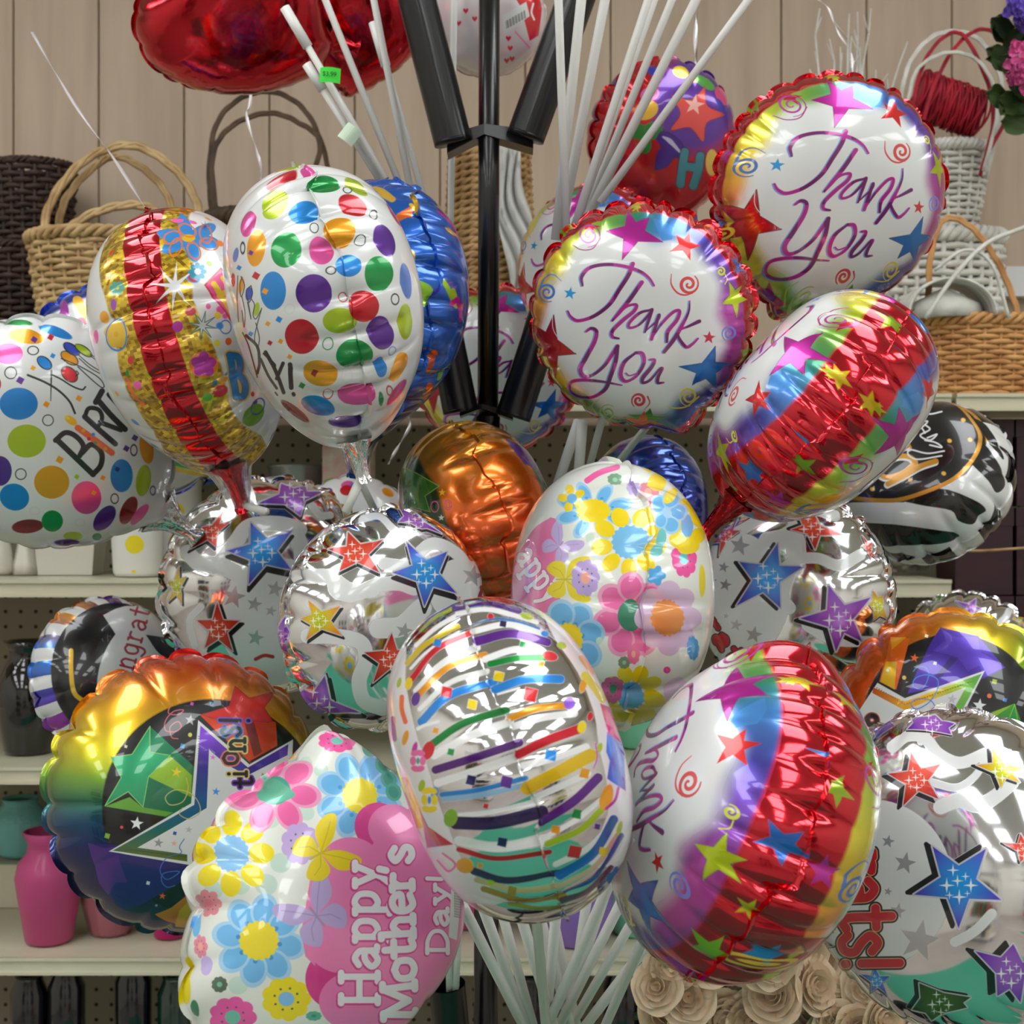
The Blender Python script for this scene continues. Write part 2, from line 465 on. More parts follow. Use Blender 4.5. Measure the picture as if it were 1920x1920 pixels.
        if cc is not None:
            s.ell(x, y, rc * sx, rc * sy, 0, cc, m)
            if scal:
                for k in range(18):
                    a = 2 * PI * k / 18; s.ell(x + rc * sx * .97 * math.cos(a), y + rc * sy * .97 * math.sin(a), rc * .12 * sx, rc * .12 * sy, 0, cc, m)
        return s
    def blossom(s, x, y, r, c, cc, n=9, sx=1.0, sy=1.0, dots=True, m=0.1):
        for k in range(n):
            a = 2 * PI * k / n; s.ell(x + r * .68 * sx * math.cos(a), y + r * .68 * sy * math.sin(a), r * .34 * sx, r * .34 * sy, 0, c, m)
        s.ell(x, y, r * .75 * sx, r * .75 * sy, 0, c, m)
        if dots:
            for k in range(8):
                a = 2 * PI * k / 8 + .3; s.ell(x + r * .5 * sx * math.cos(a), y + r * .5 * sy * math.sin(a), r * .05 * sx, r * .05 * sy, 0, (0.05, 0.1, 0.1), 0)
        s.ell(x, y, r * .33 * sx, r * .33 * sy, 0, cc, m); return s
    def butterfly(s, x, y, r, rot, c, m=0.1):
        q = math.radians(rot); ca, sa = math.cos(q), math.sin(q)
        f = lambda P: [(x + r * (u * ca - v * sa), y + r * (u * sa + v * ca)) for u, v in P]
        lo = np.asarray(c) * 0.72
        for sg in (1, -1):
            s.poly(f([(0, 0), (.2 * sg, -.55), (.75 * sg, -1.0), (.95 * sg, -.75), (.7 * sg, -.2)]), c, m, sm=6)
            s.poly(f([(0, 0), (.6 * sg, .0), (.75 * sg, .4), (.45 * sg, .75), (.12 * sg, .45)]), c, m, sm=6)
            s.stroke(f([(0, 0), (.4 * sg, -.45), (.7 * sg, -.75)]), r * .03, lo, sm=0); s.stroke(f([(0, 0), (.35 * sg, .2), (.5 * sg, .5)]), r * .03, lo, sm=0)
        s.stroke(f([(0, -.3), (0, .35)]), r * .07, lo, sm=0); return s
    def text(s, txt, x, y, adv, up, w, c, line=None, lw=0, gap=0.16, m=0.0, serif=True, shadow=None, slant=0):
        adv = np.asarray(adv, float); up = np.asarray(up, float); pen = 0.0; S_ = []
        for ch in txt:
            gw, st = GLYPH[ch]
            for q in st:
                closed_s = q[0] == 'c'; pts = np.array(q[1:], float)
                P = np.array([[x, y] + adv * (pen + p[0] + slant * p[1]) + up * p[1] for p in pts])
                S_.append((P, closed_s))
            pen += gw + gap
        if shadow:
            for P, k in S_: s.stroke(P + np.array(shadow[0]), w + lw, shadow[1], m=m, sm=8 if k else 0)
        if line is not None:
            for P, k in S_: s.stroke(P, w + lw, line, m=m, sm=8 if k else 0)
        for P, k in S_: s.stroke(P, w, c, m=m, sm=8 if k else 0)
        return s
    def glitter(s, fn, c1, c2, m=0.8, seed=3, cell=2.0):
        rg = np.random.RandomState(seed); a = fn(s.S, s.TH); i = np.nonzero(s.ok & (a > 0.002))[0]
        kx = np.floor((s.U[i] + 2) * 100 / cell).astype(int); ky = np.floor((s.V[i] + 2) * 100 / cell).astype(int)
        h = np.abs(np.sin(kx * 127.1 + ky * 311.7) * 43758.5453) % 1.0
        cc = np.array(c1)[None] * (1 - h[:, None]) + np.array(c2)[None] * h[:, None]; a = a[i][:, None].astype(np.float32)
        s.col[i] = s.col[i] * (1 - a) + cc * a; s.met[i] = s.met[i] * (1 - a[:, 0]) + m * a[:, 0]; return s
    def mirror(s):                          # give the back the same print as the front
        if s.two:
            C = s.col.reshape(s.shape + (3,)); M_ = s.met.reshape(s.shape)
            C[:, s.W:] = C[:, :s.W]; M_[:, s.W:] = M_[:, :s.W]
        return s
    def image(s, name):
        im = bpy.data.images.new(name, s.shape[1], s.shape[0], alpha=True, float_buffer=False)
        im.alpha_mode = 'CHANNEL_PACKED'
        c = np.clip(s.col, 0, 1); c = np.where(c <= 0.0031308, c * 12.92, 1.055 * np.power(np.maximum(c, 1e-6), 1 / 2.4) - 0.055)
        px = np.concatenate([c, np.clip(s.met, 0, 1)[:, None]], 1).astype(np.float32)
        im.pixels.foreach_set(px.ravel()); im.update(); im.pack()
        for a in ('X', 'Y', 'U', 'V', 'S', 'TH', 'PX', 'PY', 'FC', 'col', 'met', 'side', 'ok'): setattr(s, a, None)
        return im

def arc(cx, cy, rx, ry, a0, a1, n=9):
    a = np.radians(np.linspace(a0, a1, n)); return [(cx + rx * math.cos(t), cy + ry * math.sin(t)) for t in a]
L_, C_ = 'l', 'c'
GLYPH = {  # strokes, y up, cap height 1, x-height .62
    ' ': (0.3, []),
    'H': (0.75, [[L_, (.08, 0), (.08, 1)], [L_, (.67, 0), (.67, 1)], [L_, (.08, .5), (.67, .5)], [L_, (0, 0), (.2, 0)], [L_, (0, 1), (.2, 1)], [L_, (.55, 0), (.77, 0)], [L_, (.55, 1), (.77, 1)]]),
    'M': (0.95, [[L_, (.08, 0), (.14, 1), (.48, .2), (.82, 1), (.88, 0)], [L_, (0, 0), (.2, 0)], [L_, (.78, 0), (.98, 0)], [L_, (0, 1), (.16, 1)], [L_, (.8, 1), (.96, 1)]]),
    'D': (0.7, [[L_, (.1, 0), (.1, 1)], [C_] + [(.1, 1), (.4, .97), (.66, .72), (.66, .3), (.4, .03), (.1, 0)], [L_, (0, 0), (.15, 0)], [L_, (0, 1), (.15, 1)]]),
    'a': (0.55, [[C_, (.08, .52), (.25, .62), (.42, .5), (.44, .3), (.44, .05)], [C_, (.44, .36), (.2, .34), (.04, .16), (.2, 0), (.44, .16)], [L_, (.44, .02), (.55, .02)]]),
    'p': (0.55, [[L_, (.1, .62), (.1, -.32)], [C_, (.1, .5), (.28, .63), (.48, .5), (.48, .15), (.28, 0), (.1, .12)], [L_, (0, -.32), (.22, -.32)], [L_, (.0, .62), (.1, .62)]]),
    'y': (0.55, [[L_, (.06, .62), (.3, .05)], [L_, (.52, .62), (.24, -.1), (.1, -.3)], [L_, (0, .62), (.16, .62)], [L_, (.42, .62), (.6, .62)]]),
    'o': (0.55, [[C_, (.28, .62), (.06, .48), (.06, .14), (.28, 0), (.5, .14), (.5, .48), (.28, .62)]]),
    't': (0.4, [[C_, (.18, .9), (.18, .5), (.18, .15), (.26, .02), (.42, .08)], [L_, (0, .62), (.4, .62)]]),
    'h': (0.58, [[L_, (.1, 0), (.1, 1)], [C_, (.1, .42), (.3, .62), (.47, .5), (.48, .25), (.48, 0)], [L_, (0, 0), (.2, 0)], [L_, (.38, 0), (.58, 0)], [L_, (0, 1), (.1, 1)]]),
    'e': (0.52, [[C_, (.07, .33), (.47, .36), (.44, .56), (.26, .63), (.07, .5), (.05, .2), (.2, 0), (.46, .08)]]),
    'r': (0.42, [[L_, (.1, 0), (.1, .62)], [C_, (.1, .4), (.22, .58), (.4, .58)], [L_, (0, 0), (.22, 0)], [L_, (0, .62), (.1, .62)]]),
    's': (0.45, [[C_, (.4, .52), (.22, .63), (.06, .5), (.2, .34), (.4, .2), (.36, .03), (.18, -.01), (.04, .1)]]),
    'n': (0.58, [[L_, (.1, 0), (.1, .62)], [C_, (.1, .42), (.3, .62), (.47, .5), (.48, .25), (.48, 0)], [L_, (0, 0), (.2, 0)], [L_, (.4, 0), (.58, 0)]]),
    'i': (0.2, [[L_, (.1, 0), (.1, .6)], [L_, (.1, .85), (.1, .88)], [L_, (0, 0), (.2, 0)]]),
    "'": (0.12, [[L_, (.08, 1), (.03, .8)]]),
    '!': (0.16, [[L_, (.08, .32), (.1, 1)], [L_, (.08, .02), (.08, .05)]]),
    'g': (0.55, [[C_, (.45, .55), (.25, .63), (.06, .45), (.1, .12), (.28, .02), (.46, .2), (.46, .6)], [C_, (.46, .5), (.46, -.1), (.3, -.3), (.06, -.2)]]),
    'C': (0.6, [[C_, (.58, .85), (.35, 1), (.06, .75), (.06, .25), (.32, 0), (.58, .18)]]),
    'B': (0.65, [[L_, (.1, 0), (.1, 1)], [C_, (.1, 1), (.42, .98), (.5, .78), (.36, .56), (.1, .52)], [C_, (.1, .52), (.45, .5), (.6, .28), (.45, .03), (.1, 0)]]),
    'Y': (0.7, [[L_, (.05, 1), (.35, .5), (.35, 0)], [L_, (.65, 1), (.35, .5)]]),
    'A': (0.7, [[L_, (.02, 0), (.35, 1), (.68, 0)], [L_, (.15, .35), (.55, .35)]]),
    'd': (0.58, [[L_, (.48, 0), (.48, 1)], [C_, (.48, .5), (.28, .63), (.07, .48), (.07, .14), (.28, 0), (.48, .12)], [L_, (.36, 1), (.48, 1)], [L_, (.48, 0), (.58, 0)]]),
}

_foil_n = [0]
def foil_mat(name, im):
    m = bpy.data.materials.new(name); m.use_nodes = True
    nt = m.node_tree; b = nt.nodes['Principled BSDF']; L = nt.links
    t = nt.nodes.new('ShaderNodeTexImage'); t.image = im; t.interpolation = 'Linear'
    L.new(t.outputs['Color'], b.inputs['Base Color'])
    mm = nt.nodes.new('ShaderNodeValToRGB'); e = mm.color_ramp.elements; e[0].color = (0, 0, 0, 1); e[1].color = (1, 1, 1, 1)
    for p_, v_ in ((.5, .42), (.93, .72), (.966, .82), (.976, 1.0)): q_ = e.new(p_); q_.color = (v_, v_, v_, 1)
    L.new(t.outputs['Alpha'], mm.inputs[0]); L.new(mm.outputs[0], b.inputs['Metallic'])
    mr = nt.nodes.new('ShaderNodeValToRGB'); e = mr.color_ramp.elements; e[0].position = 0.0; e[0].color = (.30, .30, .30, 1); e[1].position = 1.0; e[1].color = (.05, .05, .05, 1)
    for p_, v_ in ((.5, .26), (.93, .27), (.965, .13)): q_ = e.new(p_); q_.color = (v_, v_, v_, 1)
    L.new(t.outputs['Alpha'], mr.inputs[0]); L.new(mr.outputs[0], b.inputs['Roughness'])
    b.inputs['Coat Weight'].default_value = 0.85; b.inputs['Coat Roughness'].default_value = 0.035
    b.inputs['IOR'].default_value = 1.5
    uv = nt.nodes.new('ShaderNodeUVMap')
    # fine crinkles of the film
    tc = nt.nodes.new('ShaderNodeTexCoord')
    n1 = nt.nodes.new('ShaderNodeTexNoise'); n1.inputs['Scale'].default_value = 14; n1.inputs['Detail'].default_value = 2
    n2 = nt.nodes.new('ShaderNodeTexVoronoi'); n2.inputs['Scale'].default_value = 40
    L.new(tc.outputs['Object'], n1.inputs['Vector'])
    mx = nt.nodes.new('ShaderNodeMix'); mx.data_type = 'VECTOR'; mx.inputs[0].default_value = 0.08
    L.new(tc.outputs['Object'], mx.inputs[4]); L.new(n1.outputs['Color'], mx.inputs[5]); L.new(mx.outputs[1], n2.inputs['Vector'])
    at_ = nt.nodes.new('ShaderNodeAttribute'); at_.attribute_name = 'crinkle'
    ml = nt.nodes.new('ShaderNodeMath'); ml.operation = 'MULTIPLY'
    L.new(n2.outputs['Distance'], ml.inputs[0]); L.new(at_.outputs['Fac'], ml.inputs[1])
    ad = nt.nodes.new('ShaderNodeMath'); ad.operation = 'MULTIPLY_ADD'; ad.inputs[1].default_value = 0.25
    L.new(n1.outputs['Fac'], ad.inputs[0]); L.new(ml.outputs[0], ad.inputs[2])
    bp = nt.nodes.new('ShaderNodeBump'); bp.inputs['Strength'].default_value = 0.5; bp.inputs['Distance'].default_value = 0.0016
    L.new(ad.outputs[0], bp.inputs['Height'])
    L.new(bp.outputs[0], b.inputs['Normal']); L.new(bp.outputs[0], b.inputs['Coat Normal'])
    return m

STICK = mat('white plastic stick', srgb(238, 238, 233), 0.35, coat=0.2, sss=0.5)
CUP = mat('clear plastic cup', (0.95, 0.95, 0.95), 0.08, trans=0.9, ior=1.2, alpha=0.55)

def neck_geo(P, L=0.42, fat=1.0):
    a = math.radians(P.tail); d = np.array([math.cos(a), math.sin(a), 0]); p = np.array([-math.sin(a), math.cos(a), 0])
    e = P.rho(np.array([a]))[0] * P.R
    rng = np.random.RandomState(P.seed + 5); n = 28
    prof = [(-.12, .23, .16), (-.04, .17, .11), (.04, .125, .085), (.12, .095, .07), (.2, .075, .06), (.28, .06, .055), (.34, .05, .05), (.38, .075, .06), (.42, .095, .05)]
    V = []; ph = rng.uniform(0, 6, 4)
    for k, (l, w, t) in enumerate(prof):
        for j in range(n):
            q = 2 * PI * j / n; f = 1 + 0.16 * math.cos(7 * q + ph[0] + l * 6) + 0.07 * math.cos(13 * q + ph[1] - l * 11)
            V.append(d * (e + l / .42 * L * P.R) + p * (w * fat * P.R * f * math.cos(q)) + np.array([0, 0, t * fat * P.R * f * math.sin(q)]))
    Fc = [(i * n + j, i * n + (j + 1) % n, (i + 1) * n + (j + 1) % n, (i + 1) * n + j) for i in range(len(prof) - 1) for j in range(n)]
    return np.array(V), Fc, d, e

def foil_color_mat(c, name, m=0.95, rough=0.12):
    mm = mat(name, c, rough, m, bump=(60, 0.8, 0.004), coat=0.4); return mm

def make_balloon(name, label, P, im, neckc=SILVER, neck=None, stick=None, prop=None, cup=False, cat='balloon', group=None, rimc=None, flip=False, m=None):
    t = empty(name, P.C); t.matrix_world = P.M
    tag(t, label, cat, group)
    V, Fc, UV, RV, RF, RUV = foil_geo(P)
    if UV is not None and im is not None and im.size[0] == im.size[1]:      # one print used on both sides
        UV = UV.copy(); b = np.arange(len(UV)) >= (len(UV) - 2) // 2; b[-2] = False
        UV[:, 0] = np.where(b, (UV[:, 0] - 0.5) * 2, UV[:, 0] * 2)
        RUV = RUV.copy(); RUV[:, 0] = RUV[:, 0] * 2
    m = m or foil_mat(name + ' foil', im)
    o = mesh_obj('envelope', V, Fc, m, t, UV)
    at_ = o.data.attributes.new('crinkle', 'FLOAT', 'POINT')
    r = np.concatenate([np.repeat(1 - (1 - np.linspace(0, 1, 34)) ** 1.25, P.N * 10)] * 2 + [[0, 0]])
    at_.data.foreach_set('value', (0.8 * sstep(0.86, 1.0, r)).astype(np.float32))
    r_ = mesh_obj('seam_rim', RV, RF, m, t, RUV)
    at2 = r_.data.attributes.new('crinkle', 'FLOAT', 'POINT'); at2.data.foreach_set('value', np.ones(len(RV), dtype=np.float32))
    inv = P.M.inverted()
    if prop is not None:        # the stick that carries a balloon whose neck is out of sight
        T_ = np.array(inv @ at(*prop)); d0 = np.array([T_[0], T_[1], 0]); d0 /= np.linalg.norm(d0)
        S_ = d0 * P.R * 1.0; MB().tube([S_ - d0 * .012, S_ + (T_ - S_) * .05, T_], .0036, 10).build('stick', STICK, t)
    if neck is not None:
        NV, NF, d, e = neck_geo(P, L=neck)
        mesh_obj('neck', NV, NF, foil_color_mat(neckc, name + ' neck foil'), t)
        end = d * (e + neck * P.R * 0.80)
        if cup:
            b = MB(); n = 20; pr = [(.02, .34), (.05, .32), (.09, .2), (.13, .04), (.2, -.12), (.235, -.16), (.24, -.165)]
            q = np.array([-d[1], d[0], 0]); zz = np.array([0, 0, 1.0]); VV = []
            for rr, l in pr:
                for j in range(n):
                    w = 2 * PI * j / n; VV.append(end - d * (l - .34 + .04) * -P.R * 1.0 + (q * math.cos(w) + zz * math.sin(w)) * rr * P.R * 1.25)
            b.add(VV, [(i * n + j, i * n + (j + 1) % n, (i + 1) * n + (j + 1) % n, (i + 1) * n + j) for i in range(len(pr) - 1) for j in range(n)])
            b.build('cup', CUP, t)
        if stick is not None:
            tgt = np.array(inv @ at(*stick))
            b = MB(); b.tube([end - d * 0.03 * P.R, end + (tgt - end) * .06], 0.0046, 10); b.tube([end, tgt], 0.0036, 10); b.build('stick', STICK, t)
    return t
# ------------------------------------------------------------ the shop: walls, floor, ceiling, lamps
YW = 2.35                       # back wall
YS = 1.95                       # front edge of the shelves
SHZ = [1.615, 1.354, 1.0915, 0.824, 0.56, 0.12]
wood = mat('painted wall boards', srgb(188, 168, 146), .6, noise=(3.0, srgb(174, 153, 131), (9, 9, .8)), bump=(9, .15, .004))
m = wood; nt = m.node_tree
b = MB(); pitch = .1446; xg0 = (345 - 960) / F * YW
k0 = -24
for k in range(k0, 26):
    x0 = xg0 + k * pitch + .0022; x1 = x0 + pitch - .0044
    b.add([(x0 - .003, YW + .008, 0), (x0, YW, 0), (x1, YW, 0), (x1 + .003, YW + .008, 0), (x0 - .003, YW + .008, 2.9), (x0, YW, 2.9), (x1, YW, 2.9), (x1 + .003, YW + .008, 2.9)],
          [(0, 1, 5, 4), (1, 2, 6, 5), (2, 3, 7, 6)])
b.box(-3.7, 3.7, YW + .006, YW + .12, 0, 2.9)
struct(b.build('wall_back', wood, smooth=False))
plain = mat('plain shop wall', srgb(228, 224, 214), .7)
struct(MB().box(-3.72, -3.6, -5.2, YW, 0, 2.9).build('wall_left', plain, smooth=False))
struct(MB().box(3.6, 3.72, -5.2, YW, 0, 2.9).build('wall_right', plain, smooth=False))
struct(MB().box(-3.7, 3.7, -5.3, -5.2, 0, 2.9).build('wall_front', plain, smooth=False))
struct(MB().box(-3.7, 3.7, -5.2, YW + .1, -.1, 0).build('floor', mat('grey vinyl floor', srgb(160, 150, 142), .4, noise=(2, srgb(146, 138, 130), (1, 1, 1))), smooth=False))
struct(MB().box(-3.7, 3.7, -5.2, YW + .1, 2.9, 3.0).build('ceiling', mat('ceiling tiles', srgb(232, 230, 225), .8), smooth=False))
gm = tag(MB().box(-1.0, 1.5, -.7, 1.3, 0.001, .006).build('floor_mat', mat('green mat', srgb(35, 130, 102), .5, bump=(200, .3, .001)), smooth=False), 'green rubber mat on the floor below the camera', 'mat')
lamp_m = mat('lit diffuser', (0.9, .9, .9), .5, emit=((.965, .985, 1.0), LAMP)); lamp_f = mat('white lamp housing', srgb(220, 220, 220), .5)
for ix, x in enumerate((-2.6, -.95, .75, 2.4)):
    for iy, y in enumerate((-4.0, -2.35, -.7, .95)):
        t = tag(empty('ceiling_light', (x, y, 2.88)), 'fluorescent ceiling light in row %s, %s from the left' % (['at the far back of the shop', 'behind the camera', 'above the camera', 'above the balloons'][iy], ['first', 'second', 'third', 'fourth'][ix]), 'ceiling light', 'fluorescent ceiling lights')
        MB().box(-.30, .30, -.60, .60, -.012, -.008).build('diffuser', lamp_m, t, smooth=False)
        f = MB()
        for a0, a1, b0, b1 in ((-.33, -.30, -.63, .63), (.30, .33, -.63, .63), (-.30, .30, -.63, -.60), (-.30, .30, .60, .63)): f.box(a0, a1, b0, b1, -.02, .02)
        f.box(-.3, .3, -.6, .6, -.002, .02)
        f.build('frame', lamp_f, t, smooth=False)

# pegboard with a real grid of holes in its pattern
peg = mat('pegboard', srgb(150, 142, 122), .6); nt = peg.node_tree; L = nt.links
g = nt.nodes.new('ShaderNodeNewGeometry'); vm = nt.nodes.new('ShaderNodeVectorMath'); vm.operation = 'SCALE'; vm.inputs['Scale'].default_value = 1 / .0254
fr = nt.nodes.new('ShaderNodeVectorMath'); fr.operation = 'FRACTION'; sb = nt.nodes.new('ShaderNodeVectorMath'); sb.operation = 'SUBTRACT'; sb.inputs[1].default_value = (.5, .5, .5)
ml = nt.nodes.new('ShaderNodeVectorMath'); ml.operation = 'MULTIPLY'; ml.inputs[1].default_value = (1, 0, 1); ln = nt.nodes.new('ShaderNodeVectorMath'); ln.operation = 'LENGTH'
cp = nt.nodes.new('ShaderNodeMath'); cp.operation = 'LESS_THAN'; cp.inputs[1].default_value = .13; mx = nt.nodes.new('ShaderNodeMix'); mx.data_type = 'RGBA'
mx.inputs[6].default_value = (*srgb(150, 142, 122), 1); mx.inputs[7].default_value = (*srgb(40, 36, 30), 1)
L.new(g.outputs['Position'], vm.inputs[0]); L.new(vm.outputs[0], fr.inputs[0]); L.new(fr.outputs[0], sb.inputs[0]); L.new(sb.outputs[0], ml.inputs[0]); L.new(ml.outputs[0], ln.inputs[0]); L.new(ln.outputs['Value'], cp.inputs[0]); L.new(cp.outputs[0], mx.inputs[0]); L.new(mx.outputs[2], nt.nodes['Principled BSDF'].inputs['Base Color'])
cream = mat('cream enamelled steel', srgb(216, 211, 184), .4, noise=(6, srgb(206, 200, 172), (1, 1, 1)), coat=.2)
XL, XM, XR = at(-600, 0, YS).x, at(1786, 0, YS).x, at(2500, 0, YS).x
def unit(name, label, x0, x1, levels, y_front):
    t = tag(empty(name, ((x0 + x1) / 2, YW - .2, 0)), label, 'shelving')
    o = (-(x0 + x1) / 2, -(YW - .2))
    bx = lambda b, a0, a1, c0, c1, z0, z1: b.box(a0 + o[0], a1 + o[0], c0 + o[1], c1 + o[1], z0, z1)
    bx(MB(), x0, x1, YW - .02, YW - .004, .02, SHZ[0] - .02).build('pegboard_panel', peg, t, smooth=False)
    for z in levels:
        s = MB(); bx(s, x0 + .002, x1 - .002, y_front + .003, YW - .021, z - .008, z); sh = s.build('shelf', cream, t, smooth=False)
        l = MB(); bx(l, x0 + .002, x1 - .002, y_front - .004, y_front + .003, z - .0225, z + .001); bx(l, x0 + .002, x1 - .002, y_front - .007, y_front - .003, z - .004, z + .001); bx(l, x0 + .002, x1 - .002, y_front - .007, y_front - .003, z - .0235, z - .019)
        l.build('price_rail', cream, sh, smooth=False)
    for x in (x0 + .01, x1 - .012):
        u = MB(); bx(u, x - .008, x + .008, YW - .045, YW - .021, 0, SHZ[0] - .01); u.build('upright', cream, t, smooth=False)
    return t
unit('shelving_unit', 'cream steel shelving unit with pegboard back running behind the balloons', XL, XM - .001, SHZ, YS)
unit('shelving_unit', 'next shelving unit at the right edge with dark boxes, its front rail slightly rusty', XM + .001, XR, [SHZ[0], SHZ[3], SHZ[5]], YS - .004)
struct(MB().box(at(1868, 0, YW - .03).x, 3.5, YW - .03, YW - .001, at(0, 560, YW).z, at(0, 505, YW).z).build('trim_1', mat('white ledge', srgb(214, 216, 214), .4), smooth=False))

# ------------------------------------------------------------ black display stand
blk = mat('black powder coated steel', srgb(13, 13, 15), .30, .0, coat=.25)
YP = 1.42
pc = at(914, 960, YP)
t = tag(empty('display_stand', (pc.x, pc.y, 0)), 'black steel balloon display stand with angled holder tubes on a central pole', 'display stand')
off = np.array([pc.x, pc.y, 0])
top, bot = np.array(at(918, -150, YP)), np.array(at(911, 1920, YP)); bot2 = bot + (bot - top) * ((bot[2] - .02) / (top[2] - bot[2]))
MB().tube([bot2 - off, bot + (top - bot) * .55 - off], .0125, 24).build('pole', blk, t)
MB().tube([bot + (top - bot) * .53 - off, top - off], .0108, 24).build('upper_pole', blk, t)
MB().lathe([(0, 0), (.2, 0), (.2, .012), (.02, .02), (.0, .02)], 40, tuple(bot2 * np.array([1, 1, 0]) - off)).build('base_plate', blk, t)
def holder(pt, pb, r, y0=0.0, y1=0.0):
    A, B = np.array(at(pt[0], pt[1], YP + y0)), np.array(at(pb[0], pb[1], YP + y1)); d = (A - B) / np.linalg.norm(A - B)
    b = MB(); b.tube([A - off, B - off], r, 28, cap=False); b.tube([A - off, B + d * .004 - off], r * .9, 28, cap=False)
    b.tube([B - off, B - off + d * .003], r, 28)
    a = np.arange(28) * 2 * PI / 28
    return b.build('holder_tube', blk, t)
def bracket(apex, ends, hgt):
    for e in ends:
        A = np.array(at(*apex, YP - .013)); E = np.array(at(*e, YP - .006)); n_ = 2
        w = np.array([0, 0, 1.0]); th = np.array([0, .0035, 0]); V = []
        for P, h in ((A, hgt * .55), (E, hgt)):
            V += [P - off, P - off - w * h, P - off + th * 8 - w * h, P - off + th * 8]
        MB().add(V, [(0, 1, 2, 3), (4, 7, 6, 5), (0, 4, 5, 1), (1, 5, 6, 2), (2, 6, 7, 3), (3, 7, 4, 0)]).build('bracket', blk, t, smooth=False)
holder((752, -120), (850, 268), .0195, -.03, -.012); holder((1122, -120), (985, 258), .0195, -.03, -.012)
bracket((908, 232), ((838, 252), (1000, 243)), .019)
holder((805, 480), (864, 772), .0180, -.02, -.012); holder((1060, 480), (962, 782), .0180, -.02, -.012)
bracket((903, 757), ((862, 766), (962, 772)), .008)
holder((838, 1845), (868, 2150), .0180, -.05, -.02); holder((1075, 1950), (985, 2200), .0180, -.02, -.01)

# loose white balloon sticks
def stick(p, q, label, group, r=.0036, joint=False):
    A, B = at(*p), at(*q); B = B + (B - A) * (.7 if q[1] < 100 and not joint else 0); t_ = tag(empty('balloon_stick', A), label, 'balloon stick', group)
    d = np.array(B - A); MB().tube([(0, 0, 0), d * .5, d], r, 12).build('rod', STICK, t_)
    if joint: MB().tube([d * .78, d], r * 1.45, 12).build('socket', STICK, t_)
G1_ = 'white plastic balloon sticks fanning up to the left'
ords = ['leftmost', 'second', 'third', 'fourth', 'fifth', 'sixth', 'seventh', 'eighth', 'ninth', 'tenth', 'eleventh', 'twelfth', 'thirteenth', 'fourteenth', 'fifteenth']
Ls = [((728, 345, 1.53), (534, 14, 1.30), 1), ((712, 338, 1.54), (575, 120, 1.36), 1), ((752, 352, 1.55), (598, -30, 1.30), 0), ((772, 368, 1.55), (695, -30, 1.33), 0), ((806, 410, 1.56), (700, 42, 1.36), 1), ((842, 590, 1.50), (852, -30, 1.47), 0)]
for k, (p, q, j) in enumerate(Ls): stick((p[0], p[1], 1.415 + .010 * k if k < 5 else 1.50), (q[0], q[1], 1.40 + .010 * k if k < 5 else 1.47), 'white balloon stick, %s in the fan rising left of the stand' % ('leftmost' if k == 0 else ords[k] + ' from the left'), G1_, joint=bool(j))
Rs = [((1062, 440, 1.36), (1046, -30, 1.34)), ((1042, 450, 1.35), (1093, -30, 1.30)), ((1050, 440, 1.34), (1140, -30, 1.28)), ((1080, 420, 1.36), (1237, -30, 1.30)), ((1090, 420, 1.35), (1272, -30, 1.28)), ((1100, 410, 1.34), (1335, -60, 1.27)), ((1125, 380, 1.33), (1425, -30, 1.25)), ((1072, 440, 1.33), (1225, -30, 1.26))]
for k, (p, q) in enumerate(Rs): dy = (0, 2, 4, 6, 7, 5, 3, 1)[k] * .012; stick((p[0], p[1], 1.28 + dy), (q[0], q[1], 1.24 + dy), 'white balloon stick, %s in the fan rising right of the stand' % ('leftmost' if k == 0 else ords[k] + ' from the left'), 'white plastic balloon sticks fanning up to the right', r=.0046 if k in (1, 2, 5) else .0038)
Bs = [((995, 1950, 1.22), (868, 1700, 1.08)), ((1000, 1960, 1.22), (905, 1700, 1.06)), ((1010, 1960, 1.2), (935, 1690, 1.05)), ((1050, 1960, 1.2), (968, 1690, 1.04)), ((1080, 1960, 1.22), (1004, 1690, 1.10)), ((1090, 1960, 1.2), (1030, 1690, 1.08)), ((1020, 1960, 1.2), (1045, 1690, 1.06)), ((1060, 1960, 1.24), (1100, 1690, 1.10)), ((1010, 1960, 1.24), (1150, 1640, 1.12)),
      ((1030, 1960, 1.22), (1165, 1690, 1.04)), ((1050, 1960, 1.20), (1190, 1720, 1.03)), ((1070, 1960, 1.18), (1215, 1770, 1.03)), ((1040, 1960, 1.23), (1140, 1660, 1.10))]
for k, (p, q) in enumerate(Bs): dy = ((k * 5) % 13) * .0128; stick((p[0], p[1], 1.13 + dy), (q[0], q[1], 1.00 + dy), 'white stick, %s in the bundle below the striped balloon' % ('leftmost' if k == 0 else ords[k] + ' from the left'), 'white plastic sticks bundled below the striped balloon', r=.0042)
for k, (p, q) in enumerate([((845, 1900, 1.38), (838, 1690, 1.30)), ((852, 1900, 1.38), (862, 1690, 1.30)), ((848, 1900, 1.39), (852, 1690, 1.33))]): stick(p, q, '%s of the three white sticks standing in the lowest black tube' % ['leftmost', 'rightmost', 'middle'][k], 'white sticks in the lowest black tube')
for k, (p, q) in enumerate([((1040, 925, 1.36), (1085, 790, 1.32)), ((1082, 930, 1.34), (1092, 790, 1.3))]): stick(p, q, '%s of two short white sticks between the orange and centre Thank You balloons' % ['left', 'right'][k], 'white sticks beside the orange balloon', r=.0050)
